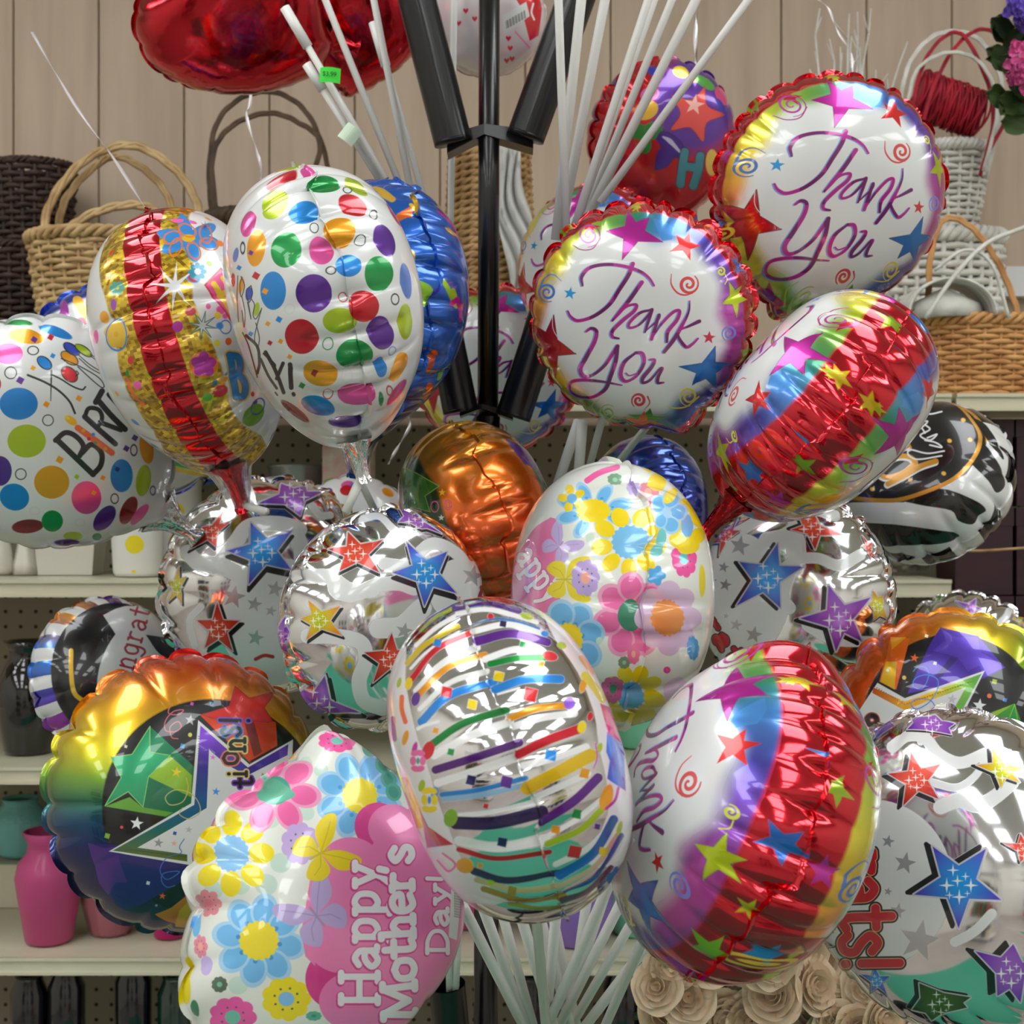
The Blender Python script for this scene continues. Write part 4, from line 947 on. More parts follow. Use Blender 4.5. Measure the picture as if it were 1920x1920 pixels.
# ---- colourful balloon-letter balloon, top right of centre
P_ = Pose(1240, 262, 1.62, 146, (.42, -.10, .90), seed=53, tail=(.03, -1), egg=.10, N=24, amp=.09)
a = Art(640, P_, two=False); a.base(srgb(200, 22, 38), .8); a.photo(1080, 90, 6, every=True); a.ell(1330, 620, 480, 560, 0, srgb(100, 50, 160), .6, soft=.15); a.sheet()
rg = np.random.RandomState(6)
for k in range(0):
    q = rg.uniform(0, 6.28); r_ = rg.uniform(15, 80); a.ell(r_ * math.cos(q), r_ * math.sin(q), rg.uniform(6, 11), rg.uniform(4, 7), rg.uniform(0, 180), DOT['kyglbrps'[k % 8]], .5)
a.photo(1080, 90, 6, every=True)
a.ell(1180, 270, 95, 65, 20, srgb(240, 205, 40), .5); a.ell(1330, 340, 70, 35, 30, srgb(245, 170, 40), .5); a.ell(1450, 390, 130, 55, 35, srgb(90, 170, 70), .5); a.ell(900, 260, 110, 60, 10, srgb(60, 60, 180), .6); a.ell(830, 520, 110, 80, -20, srgb(225, 120, 190), .5)
a.ell(1640, 540, 60, 120, -30, srgb(230, 80, 140), .5); a.ell(1630, 670, 40, 110, -25, srgb(70, 60, 170), .5)
T = a.starpts(1340, 740, 330, 20, .5); a.poly(T, srgb(235, 80, 75), .45, line=srgb(140, 30, 50), lw=10, sm=4); a.poly(a.starpts(1330, 640, 120, 10, .4), srgb(255, 190, 180), .3)
a.ell(790, 700, 140, 105, -25, srgb(225, 175, 40), .5); a.ell(700, 940, 110, 90, 0, srgb(50, 130, 50), .5); a.ell(870, 930, 110, 100, 0, srgb(50, 140, 50), .5); a.ell(780, 1080, 70, 110, 0, srgb(50, 140, 50), .5)
a.poly([(900, 1020), (960, 940), (1080, 970), (1220, 1110), (1210, 1240), (1100, 1240), (1030, 1330), (890, 1370), (910, 1190), (950, 1110)], srgb(75, 30, 140), .5, line=srgb(40, 15, 70), lw=8, sm=4); a.stroke([(980, 1000), (1060, 1050), (1170, 1170)], [20, 55, 25], srgb(190, 180, 210))
for P in ([(1225, 1170), (1200, 1320), (1175, 1530)], [(1400, 1215), (1375, 1380), (1320, 1550)], [(1210, 1330), (1380, 1350)]): a.stroke(P, 112, srgb(20, 40, 50), sm=4)
for P in ([(1225, 1170), (1200, 1320), (1175, 1530)], [(1400, 1215), (1375, 1380), (1320, 1550)], [(1210, 1330), (1380, 1350)]): a.stroke(P, 90, srgb(70, 140, 155), m=.4, sm=4)
a.ell(1530, 1290, 70, 150, 0, srgb(235, 195, 90), .5)
make_balloon('balloon_letter_balloon', 'red foil balloon printed with coral star and twisted balloon letters, behind the right hand sticks', P_, a.image('letters'), neckc=srgb(205, 25, 45), neck=.45)
# ---- orange and purple Congratulations balloons seen along the seam
P_ = Pose(893, 975, 1.312, 188, (-.93, -.27, .26), c=.70, up=(-.28, .95, 0), seed=61, N=20, amp=.07)
a = Art(640, P_); a.base(srgb(35, 70, 30), .75)
a.sheet()
for sd in (1, -1):
    a.sheet(side=sd); a.star(0, 0, 50, 10, WHITE, .1, line=srgb(90, 50, 160), lw=6); a.star(-30, 35, 25, 30, srgb(40, 140, 60), .7)
a.sheet(); gq = lambda TH: (np.clip(.5 + .5 * np.sin(TH), 0, 1) ** 3)[:, None]; a.zone(lambda S, TH: sstep(.62, .66, S + .01 * np.sin(9 * TH)), lambda S, TH: np.array(srgb(235, 170, 30))[None] * gq(TH) + np.array(srgb(240, 84, 22))[None] * (1 - gq(TH)), .94)
a.photo(640, 640, 3)
a.poly([(330, 700), (420, 740), (550, 815), (470, 870), (500, 960), (350, 920)], srgb(60, 130, 40), .7, line=srgb(130, 190, 70), lw=4); a.ring(525, 930, 22, 30, 5, srgb(220, 80, 160)); a.ring(600, 920, 16, 22, 5, srgb(220, 80, 160)); a.star(567, 850, 22, 0, srgb(230, 190, 30)); a.star(562, 992, 18, 0, (.9, .9, .8))
a.poly([(920, 545), (1040, 600), (1120, 720), (1030, 690)], srgb(85, 40, 160), .7); a.poly([(1130, 970), (1200, 900), (1190, 1010)], srgb(240, 140, 20), .7)
make_balloon('orange_balloon', 'shiny orange and gold foil balloon seen along its pleated seam, under the black stand bracket', P_, a.image('orange'))

P_ = Pose(1207, 965, 1.50, 150, (-.86, .10, .42), c=.66, seed=67, N=22)
a = Art(384, P_); a.base(srgb(30, 100, 40), .75)
a.sheet(); a.zone(lambda S, TH: sstep(.50, .60, S), lambda S, TH: np.array(srgb(70, 35, 175))[None] * np.clip(.5 - .5 * np.sin(TH), 0, 1)[:, None] + np.array(srgb(30, 80, 165))[None] * (1 - np.clip(.5 - .5 * np.sin(TH), 0, 1)[:, None]), .95)
a.photo(640, 640, 3); a.poly([(1310, 810), (1420, 650), (1570, 600), (1490, 640), (1530, 690), (1400, 720)], srgb(90, 170, 60), .6)
make_balloon('purple_balloon', 'deep purple and blue foil balloon behind the upper floral balloon', P_, a.image('purple'))

# ---- floral Mother's Day balloons
def floral_fill(a, seed):
    rg = np.random.RandomState(seed)
    for sd in (1, -1):
        a.sheet(side=sd); P = []
        for _ in range(300):
            x, y = rg.uniform(-92, 92, 2)
            if np.hypot(x, y) > 92 or any(np.hypot(x - u, y - v) < 40 for u, v in P): continue
            P.append((x, y)); k = rg.randint(4)
            if k == 0: a.flower(x, y, 13, 7, 8, BLUE, YELLOW, 8, halo=LBLUE, scal=False)
            elif k == 1: a.flower(x, y, 13, 7, 8, YELLOW, LBLUE, 8, scal=False)
            elif k == 2: a.flower(x, y, 13, 8, 6, PINK, TEAL, 7, halo=srgb(245, 170, 205), scal=False)
            else: a.blossom(x, y, 13, LILAC, PEACH)
FW = srgb(228, 232, 222); PB = srgb(110, 185, 235); PH = srgb(165, 210, 240); PK = srgb(235, 105, 165); PKH = srgb(240, 160, 195)
P_ = Pose(1143, 1118, 1.05, 250, (-.96, .03, .27), c=.70, up=(0, 1, 0), seed=71, outline=[(0, .98), (45, .97), (90, 1.02), (135, .97), (180, .98), (225, 1), (270, .98), (315, 1)], N=18, amp=.05)
a = Art(960, P_); a.base(FW, .12); floral_fill(a, 3)
a.photo(); a.col[a.ids] = FW; a.met[a.ids] = .14
a.photo(940, 850, 3.555)
a.poly([(330, 425), (400, 460), (400, 560), (420, 720), (330, 880), (390, 960), (380, 1060), (350, 1130), (300, 1200), (30, 1000), (60, 800), (130, 640), (220, 500)], srgb(240, 125, 180), .25, sm=5)
for dx, y0 in ((0, 0),):
    a.text('appy', 95, 690, (75, 118), (128, -112), 24, (0.86, 0.84, 0.88), line=srgb(210, 70, 140), lw=10)
a.butterfly(385, 620, 130, 40, LILAC); a.butterfly(425, 840, 165, 90, srgb(235, 215, 30))
a.blossom(560, 830, 95, srgb(190, 165, 222), PEACH, sy=1.3); a.blossom(755, 165, 50, srgb(120, 160, 130), srgb(150, 210, 170), sy=.7, dots=False)
a.flower(612, 382, 165, 62, 8, PB, YELLOW, 105, halo=PH, sx=1.05, sy=.72, rot=-20, dots=srgb(70, 150, 215)); a.flower(850, 590, 185, 72, 9, YELLOW, srgb(120, 190, 235), 110, sx=1.0, sy=.95, rot=10)
a.flower(870, 1080, 160, 82, 7, PK, srgb(50, 130, 100), 95, halo=PKH, sy=1.15, rot=-40, scal=False); a.flower(440, 1250, 150, 78, 8, PB, YELLOW, 95, halo=PH, sy=1.2, rot=-60, dots=srgb(70, 150, 215))
a.flower(1120, 1100, 140, 78, 8, srgb(215, 185, 215), srgb(235, 150, 80), 95, sy=1.25, rot=0); a.blossom(1225, 700, 85, srgb(240, 80, 160), srgb(70, 190, 190), sy=1.5)
a.flower(880, 1620, 150, 68, 9, srgb(228, 205, 20), srgb(110, 180, 225), 85, rot=10); a.blossom(745, 1580, 90, srgb(205, 90, 150), srgb(60, 130, 100))
a.blossom(980, 260, 70, srgb(230, 130, 150), PEACH, sy=1.3, dots=False); a.blossom(885, 215, 50, LILAC, LILAC, sy=1.4, dots=False)
a.flower(1240, 480, 110, 70, 7, YELLOW, PB, 60, sx=.7, sy=1.3, rot=30, scal=False); a.flower(1110, 390, 90, 60, 5, PB, PH, 40, sx=.8, halo=PH, scal=False); a.blossom(1035, 815, 62, srgb(75, 165, 225), srgb(90, 180, 235), n=5, sy=1.1, dots=False)
for x, y, rx, ry in ((960, 85, 60, 25), (1040, 190, 60, 60), (1130, 280, 35, 60)): a.ell(x, y, rx, ry, 40, YELLOW)
a.flower(470, 300, 60, 36, 5, YELLOW, PB, 34, rot=40, scal=False); a.stroke([(570, 180), (650, 130), (760, 90)], 38, srgb(235, 90, 160)); a.blossom(820, 1395, 42, srgb(120, 140, 110), srgb(140, 200, 160), dots=False); a.blossom(885, 1340, 45, srgb(235, 110, 150), PEACH, sy=1.5, dots=False)
a.blossom(1105, 1445, 24, srgb(235, 50, 150), srgb(240, 90, 170), dots=False); a.blossom(1280, 1300, 40, srgb(70, 160, 220), PB, sy=2, dots=False); a.ell(1340, 850, 22, 110, 0, srgb(225, 205, 40)); a.ell(1170, 1600, 80, 110, 20, srgb(228, 195, 225), al=.7); a.ell(1060, 560, 40, 60, 0, srgb(110, 200, 200)); a.ell(1045, 640, 40, 45, 0, srgb(110, 200, 200)); a.ell(650, 1250, 22, 22, 0, srgb(190, 220, 200)); a.ell(590, 560, 30, 40, 0, srgb(205, 225, 205))
make_balloon('floral_balloon', "egg shaped white floral Mother's Day foil balloon behind the striped silver balloon", P_, a.image('floral_a'), group=None)

OUT_B = [(0, .88), (30, .88), (64, .95), (80, 1.06), (92, 1.15), (104, 1.02), (117, .94), (131, .95), (146, .98), (167, .99), (180, .93), (196, 1.03), (208, 1.12), (224, 1.15), (245, 1.12), (270, 1.02), (305, .86), (335, .87)]
P_ = Pose(622, 1700, .92, 288, (.42, .04, .91), c=.62, seed=73, outline=OUT_B, N=20, amp=.065)
a = Art(1152, P_); a.base(FW, .12); floral_fill(a, 7)
a.photo(); a.col[a.ids] = FW; a.met[a.ids] = .12
a.photo(330, 1340, 3.31)
for x, y, r in ((580, 640, 70), (650, 920, 65), (560, 1055, 70), (400, 1060, 60), (810, 610, 50), (960, 680, 50), (900, 340, 45), (800, 290, 45), (385, 1680, 60), (230, 1090, 60)): a.ell(x, y, r, r * .95, 0, srgb(196, 220, 205))
a.flower(1140, 500, 178, 78, 8, PB, srgb(235, 215, 20), 104, halo=PH, rot=22, dots=srgb(70, 150, 215)); a.flower(340, 860, 190, 82, 8, srgb(240, 220, 10), srgb(140, 195, 238), 106, rot=0)
a.flower(612, 470, 165, 78, 7, PK, TEAL, 90, halo=PKH, rot=62, sx=1.1, scal=False); a.poly([(500, 480), (600, 395), (720, 470), (730, 510), (630, 545), (520, 530)], srgb(95, 185, 155), .3, sm=4)
a.flower(515, 1402, 182, 86, 8, PB, srgb(235, 215, 20), 116, halo=PH, rot=10, dots=srgb(60, 140, 205)); a.blossom(1000, 160, 118, srgb(245, 90, 165), srgb(120, 200, 180), sy=.62)
a.blossom(770, 800, 118, srgb(196, 170, 222), LILAC, sy=1.1); a.ell(795, 812, 45, 45, 0, PEACH)
a.blossom(685, 1765, 152, srgb(238, 220, 20), srgb(130, 190, 235), sy=.9); a.blossom(350, 1880, 150, srgb(232, 90, 165), srgb(110, 190, 165), sy=.85)
a.blossom(190, 1170, 85, srgb(225, 140, 150), srgb(225, 120, 140), n=7); a.blossom(150, 1440, 75, srgb(235, 140, 160), PEACH, sx=.6, n=7); a.blossom(270, 1675, 50, srgb(90, 110, 90), srgb(120, 195, 160), dots=False)
a.ell(50, 1620, 22, 110, 0, srgb(225, 210, 30)); a.ell(60, 1720, 30, 80, 0, srgb(225, 210, 30)); a.ell(110, 1830, 28, 60, 0, srgb(40, 130, 90)); a.ell(120, 1310, 30, 70, 0, PB); a.ell(180, 1560, 40, 60, 0, LILAC)
for x, y in ((1205, 205), (1285, 310), (1320, 400), (1350, 480)): a.ell(x, y, 48, 58, -20, srgb(70, 165, 145)); a.ell(x, y, 30, 40, -20, srgb(50, 145, 125))
a.blossom(855, 1870, 50, srgb(90, 180, 150), srgb(60, 150, 120), sy=.6, dots=False); a.blossom(1000, 50, 60, srgb(200, 190, 230), LILAC, sy=.5, dots=False)
PM = srgb(242, 132, 188); PD = srgb(226, 70, 150)
a.photo(500, 1340, 3.31)
for x, y, r in ((690, 690, 145), (460, 1330, 215), (560, 1250, 180), (360, 1030, 90), (430, 1640, 190), (380, 1790, 40)): a.ell(x, y, r, r, 0, PD, .3)
a.poly([(270, 1020), (330, 1040), (300, 1560), (240, 1500), (215, 1350)], PM, .2)
for x, y, rx, ry in ((780, 700, 150, 145), (520, 950, 200, 190), (470, 1380, 235, 225), (600, 1150, 330, 320), (900, 1000, 300, 330), (560, 1780, 235, 190), (850, 1500, 330, 420), (1000, 850, 260, 300), (700, 1850, 260, 160), (1120, 1200, 200, 400)): a.ell(x, y, rx, ry, 0, PM, .2)
a.butterfly(310, 1250, 215, -38, srgb(190, 170, 220), .1); a.butterfly(335, 860, 200, 60, srgb(238, 215, 20), .2)
TW = (0.84, 0.83, 0.86); TS = srgb(205, 70, 140)
a.text('Happy', 690, 1790, (0, -245), (-228, 0), 40, TW, line=PD, lw=12, shadow=((-5, 7), TS), gap=.14)
a.text("Mother's", 925, 1880, (-6, -228), (-200, 12), 44, TW, line=PD, lw=12, shadow=((-5, 7), TS), gap=.10)
a.text('Day!', 1125, 1480, (0, -200), (-128, 0), 26, TW, line=PD, lw=10, shadow=((-4, 5), TS), gap=.14)
a.poly([(1150, 1010), (1215, 1060), (1180, 1400), (1130, 1380)], WHITE)
for k in range(30): a.stroke([(1165 + 1.2 * 0, 1020 + k * 8), (1205, 1028 + k * 8)], [1.5, 3.5][k % 2], BLACK, sm=0)
make_balloon('floral_balloon', "big lumpy Happy Mother's Day floral foil balloon with pink clouds and white lettering, bottom left", P_, a.image('floral_b'))

# ---- silver Congrats star balloons
def silver_base(a):
    a.base(SILVER, .98)
    for sd in (1, -1):
        a.sheet(side=sd)
        a.ell(0, 20, 48, 46, 0, WHITE, .12)
        for P in ([(-90, -20), (-60, -45), (-30, -35), (0, -55), (35, -45), (60, -65)], [(-80, 25), (-60, 0), (-45, -10)], [(40, -10), (65, 0), (80, -25)], [(45, 55), (70, 45), (85, 15)], [(-70, 55), (-40, 75), (0, 72), (30, 88)]):
            a.stroke(P, [4, 12, 12, 4], WHITE, m=.12)
        rg = np.random.RandomState(3)
        for k in range(12): a.star(rg.uniform(-35, 35), rg.uniform(-10, 55), rg.uniform(2, 5), rg.uniform(0, 60), (.6, .58, .6), .6)
        T = lambda x, y, r, q: a.starpts(x, y, r, q, .42)[::2]
        a.fancy(T(0, -55, 22, 10), 'blue', (0, 2)); a.fancy(T(-62, -50, 16, 0), 'red', (0, 2)); a.fancy(T(62, -48, 16, 25), 'yellow', (0, 2)); a.fancy(T(78, 10, 18, 10), 'purple', (0, 2)); a.fancy(T(-78, 10, 15, -10), 'yellow', (0, 2))
        a.fancy(T(-50, 60, 17, 20), 'red', (0, 2)); a.fancy(T(20, 82, 15, 0), 'green', (0, 2)); a.fancy(T(0, -88, 12, 0), 'purple', (0, 2)); a.fancy(T(62, 60, 14, 15), 'blue', (0, 2))
        a.text('Congrats!', -44, 30, (12.5, 0), (3, -15), 4.2, srgb(200, 20, 40), line=BLACK, lw=2.2, gap=.12)
    a.sheet()
def wipe(a): a.photo(); a.col[a.ids] = SILVER; a.met[a.ids] = .98
def greys(a, L):
    for x, y, r in L: a.star(x, y, r, 12, (.56, .54, .57), .75)
SB = WHITE
def silver(pose, name, label, fn, W=768, **k):
    a = Art(W, pose); silver_base(a); fn(a)
    make_balloon('star_print_balloon', label, pose, a.image(name), group='silver Congrats foil balloons with star print', **k)

def f1(a):
    wipe(a); a.photo(280, 890, 4.364)
    a.ell(1050, 1200, 470, 520, 0, SB, .1)
    for P, w in (([(310, 640), (400, 720), (560, 740), (700, 800)], 130), ([(560, 740), (700, 560), (820, 420), (1060, 400), (1230, 450)], 120), ([(800, 120), (820, 200), (790, 260)], 90), ([(1180, 430), (1240, 600), (1250, 720)], 130), ([(420, 1080), (330, 1200), (370, 1400)], 60), ([(1330, 250), (1400, 330), (1480, 330)], 60)): a.stroke(P, w, SB, m=.1)
    greys(a, [(1030, 935, 72), (860, 1060, 66), (995, 1115, 48), (870, 1335, 72), (690, 1000, 100)])
    a.fancy([(600, 300), (660, 385), (545, 590), (330, 610), (430, 430)], 'red', (-10, 25)); a.fancy([(830, 390), (1172, 455), (1165, 780), (812, 900), (635, 622)], 'blue', (0, 50)); a.fancy([(555, 1042), (738, 1195), (682, 1445), (450, 1422), (388, 1192)], 'red', (30, 25))
    a.fancy([(240, 750), (300, 840), (262, 1060), (150, 1040), (140, 880)], 'yellow', (14, 10)); a.fancy([(895, 232), (1080, 70), (1290, 80), (1420, 140), (1235, 335)], 'purple', (0, 25), k=.62); a.fancy([(210, 1330), (290, 1450), (330, 1600), (220, 1560), (160, 1440)], 'purple', (5, 10))
    a.fancy([(1580, 230), (1680, 180), (1770, 260), (1720, 330), (1640, 320)], 'green', (0, 5)); a.stroke([(870, 1510), (940, 1480), (1010, 1490)], 30, srgb(200, 20, 35), m=.3)
silver(Pose(505, 1100, 1.44, 209, (.38, -.22, .90), seed=81, N=22, amp=.07), 'silver_a', 'silver star print Congrats foil balloon between the polka dot and rainbow balloons on the left', f1)

def f2(a):
    wipe(a); a.photo(500, 930, 4.267)
    a.ell(1560, 760, 260, 260, 0, SB, .1)
    for P, w in (([(230, 640), (350, 640), (520, 650), (560, 760), (700, 790), (860, 720), (1050, 700), (1180, 740)], 110), ([(560, 680), (700, 760), (850, 760)], 100), ([(330, 1120), (600, 1130), (760, 1180), (790, 1320), (740, 1480), (780, 1640), (930, 1700)], 120), ([(940, 540), (1120, 560), (1180, 500), (1330, 380), (1520, 460), (1650, 640)], 95), ([(760, 180), (900, 160), (1000, 250)], 60), ([(900, 1060), (1080, 1040), (1240, 900)], 160)): a.stroke(P, w, SB, m=.1)
    greys(a, [(1650, 640, 90), (1100, 1080, 70)])
    a.fancy([(650, 285), (930, 350), (900, 612), (582, 600), (490, 420)], 'red', (0, 25)); a.fancy([(1120, 368), (1445, 445), (1520, 778), (1262, 885), (1008, 612)], 'blue', (0, 45)); a.fancy([(330, 830), (590, 880), (602, 1118), (315, 1152), (262, 980)], 'yellow', (15, 22)); a.fancy([(1000, 1095), (1195, 1235), (1120, 1430), (850, 1495), (782, 1252)], 'red', (-10, 25))
    a.fancy([(465, 1440), (745, 1735), (450, 1880), (215, 1790), (168, 1545)], 'purple', (40, 30)); a.fancy([(120, 960), (170, 1080), (140, 1260), (70, 1250), (60, 1080)], 'purple', (0, 5), k=.8); a.fancy([(1060, 90), (1200, 130), (1400, 300), (1240, 260), (1060, 200)], 'purple', (0, 20), k=.7)
    a.text('ts', 1690, 800, (70, 60), (50, -110), 22, srgb(200, 20, 35), line=BLACK, lw=12)
    a.stroke([(480, 1420), (530, 1560), (550, 1640)], 14, BLACK)
silver(Pose(722, 1160, 1.16, 210, (.52, -.14, .84), seed=83, N=18, amp=.08), 'silver_b', 'silver star print Congrats foil balloon directly left of the striped balloon', f2)

def f3(a):
    wipe(a); a.photo(1280, 640, 3)
    a.ell(270, 1440, 330, 370, 0, SB, .1)
    for P, w in (([(200, 1120), (330, 1060), (430, 1000), (520, 940), (700, 940), (860, 980)], 60), ([(480, 1130), (620, 1110), (640, 1190)], 110), ([(560, 1290), (640, 1230), (760, 1220), (880, 1260), (1000, 1200)], 60), ([(600, 1290), (560, 1440), (600, 1500)], 70), ([(600, 960), (620, 1040), (560, 1090)], 60), ([(700, 1600), (850, 1680), (1060, 1690)], 60)): a.stroke(P, w, SB, m=.1)
    greys(a, [(320, 1150, 60), (230, 1270, 32), (240, 1370, 36), (170, 1345, 22), (300, 1595, 36), (160, 1470, 14), (245, 1545, 16), (400, 1650, 50)])
    a.fancy([(535, 1135), (682, 1265), (550, 1500), (302, 1488), (318, 1240)], 'blue', (-22, 5)); a.fancy([(308, 1000), (325, 1065), (205, 1205), (165, 1135), (200, 1050)], 'red', (-8, 10)); a.fancy([(730, 950), (895, 1088), (745, 1172), (610, 1060), (650, 980)], 'red', (-18, -6)); a.fancy([(820, 1372), (1060, 1440), (1010, 1690), (862, 1745), (660, 1558)], 'purple', (-25, 12)); a.fancy([(1070, 1400), (1140, 1430), (1150, 1560), (1080, 1570), (1050, 1480)], 'yellow', (0, 8), k=.7)
    a.fancy([(640, 860), (720, 870), (760, 900), (600, 905), (470, 900)], 'yellow', (-5, 8), k=.8); a.fancy([(1010, 1090), (1070, 1130), (1100, 1230), (1060, 1220), (1010, 1150)], 'red', (-4, 8)); a.fancy([(1010, 1800), (1080, 1790), (1060, 1920), (990, 1930), (960, 1860)], 'purple', (-6, 8))
    a.text('rat', 110, 1590, (95, 130), (88, -48), 26, srgb(200, 20, 40), line=BLACK, lw=14)
silver(Pose(1490, 1122, 1.34, 193, (-.46, .02, .88), seed=85, N=26, amp=.075), 'silver_c', 'silver star print Congrats foil balloon right of the floral egg shaped balloon', f3)

def f4(a):
    wipe(a); a.photo(1280, 1280, 3)
    a.ell(1070, 1130, 445, 470, 0, SB, .1)
    for P, w in (([(1180, 360), (1260, 300), (1360, 310), (1440, 400), (1560, 450), (1700, 400)], 65), ([(1450, 700), (1560, 660), (1660, 690), (1760, 640), (1850, 560)], 80), ([(1400, 560), (1540, 590), (1640, 530), (1700, 440)], 40), ([(1530, 1460), (1640, 1400), (1740, 1300)], 55), ([(1340, 330), (1400, 250), (1480, 260)], 40)): a.stroke(P, w, SB, m=.1)
    greys(a, [(1155, 893, 38), (1250, 1015, 64), (1080, 1005, 22), (1155, 1175, 24), (1210, 1285, 48), (1330, 1450, 120), (1050, 850, 20), (1105, 1270, 18), (840, 1390, 24)])
    a.fancy([(1285, 395), (1448, 460), (1440, 655), (1240, 692), (1155, 512)], 'red', (-28, 15)); a.fancy([(1705, 935), (1792, 1222), (1552, 1382), (1300, 1192), (1405, 920)], 'blue', (-36, -12)); a.fancy([(1740, 370), (1905, 480), (1895, 560), (1790, 592), (1650, 462)], 'yellow', (-22, 6)); a.fancy([(1645, 1510), (1860, 1470), (2050, 1600), (1900, 1800), (1770, 1765)], 'purple', (-45, -10), k=.6)
    a.fancy([(1330, 1690), (1620, 1770), (1600, 1830), (1400, 1900), (1290, 1840)], 'olive', (-25, -15), k=.8); a.fancy([(1080, 1600), (1165, 1650), (1150, 1760), (1060, 1740), (1000, 1640)], 'blue', (-5, 8)); a.fancy([(740, 1370), (850, 1480), (840, 1560), (720, 1480), (680, 1400)], 'dark', (5, 5)); a.fancy([(1280, 185), (1420, 180), (1530, 230), (1510, 290), (1260, 260)], 'purple', (0, 8), k=.8)
    a.ell(1030, 225, 60, 30, -10, srgb(120, 160, 110), .8); a.poly([(1060, 250), (1160, 210), (1190, 240), (1090, 310)], srgb(110, 60, 170), .7); a.fancy([(1900, 850), (2000, 900), (1980, 1040), (1900, 1010), (1800, 900)], 'red', (-10, 5)); a.ell(1056, 405, 45, 60, 10, srgb(220, 25, 40), .3)
    a.text('rats!', 872, 960, (14, 262), (315, -12), 52, srgb(200, 20, 35), line=BLACK, lw=26, gap=.12)
    a.text('rats!', 872, 960, (14, 262), (315, -12), 50, srgb(200, 20, 35), line=srgb(245, 190, 130), lw=7, gap=.12)
silver(Pose(1783, 1627, .98, 296, (-.46, -.06, .88), seed=87, N=26, amp=.06), 'silver_d', 'largest silver star print Congrats foil balloon at the lower right corner with red lettering', f4, W=1024)

def f5(a):
    wipe(a); a.photo(1580, 1090, 4.68)
    a.fancy([(990, 170), (1170, 150), (1220, 240), (1160, 330), (1080, 290)], 'purple', (0, 8)); a.fancy([(600, 170), (780, 100), (920, 110), (850, 170), (700, 190)], 'green', (0, 6), k=.8); a.fancy([(1480, 260), (1590, 300), (1600, 400), (1560, 380), (1500, 320)], 'yellow', (0, 6))
    a.stroke([(1150, 300), (1230, 340), (1300, 420), (1420, 330), (1460, 260)], 60, SB, m=.1)
silver(Pose(1812, 1243, 1.75, 134, (-.25, -.1, .96), seed=89, N=24), 'silver_e', 'small silver star print balloon peeping over the right hand rainbow balloon', f5, W=384)

# ---- silver balloon with coloured stripes, front centre
P_ = Pose(953, 1420, .79, 307, (-.94, -.32, .05), c=.665, up=(-.32, .94, 0), seed=91, N=26, amp=.030)
a = Art(1280, P_); a.base((.90, .90, .91), .99)
for sd in (1, -1):
    a.sheet(side=sd)
    a.ell(0, 0, 66, 66, 0, WHITE, .15)
    rg = np.random.RandomState(sd + 5)
    for k, ch in enumerate('HAPPY'): 
        try: a.text(ch if ch in GLYPH else 'B', -50 + 20 * k, 0, (16, 0), (0, -30), 5, [RED, ORANGE, BLUE, PINK, LIME][k])
        except KeyError: pass
    for k in range(30):
        q = k * .2094; a.ell(62 * math.cos(q) + rg.uniform(-6, 6), 62 * math.sin(q) + rg.uniform(-6, 6), rg.uniform(2, 5), c=DOT['kyglbr'[k % 6]], m=.3)
a.photo(); a.col[a.ids] = (.90, .90, .91); a.met[a.ids] = .99
a.photo(720, 1100, 3)
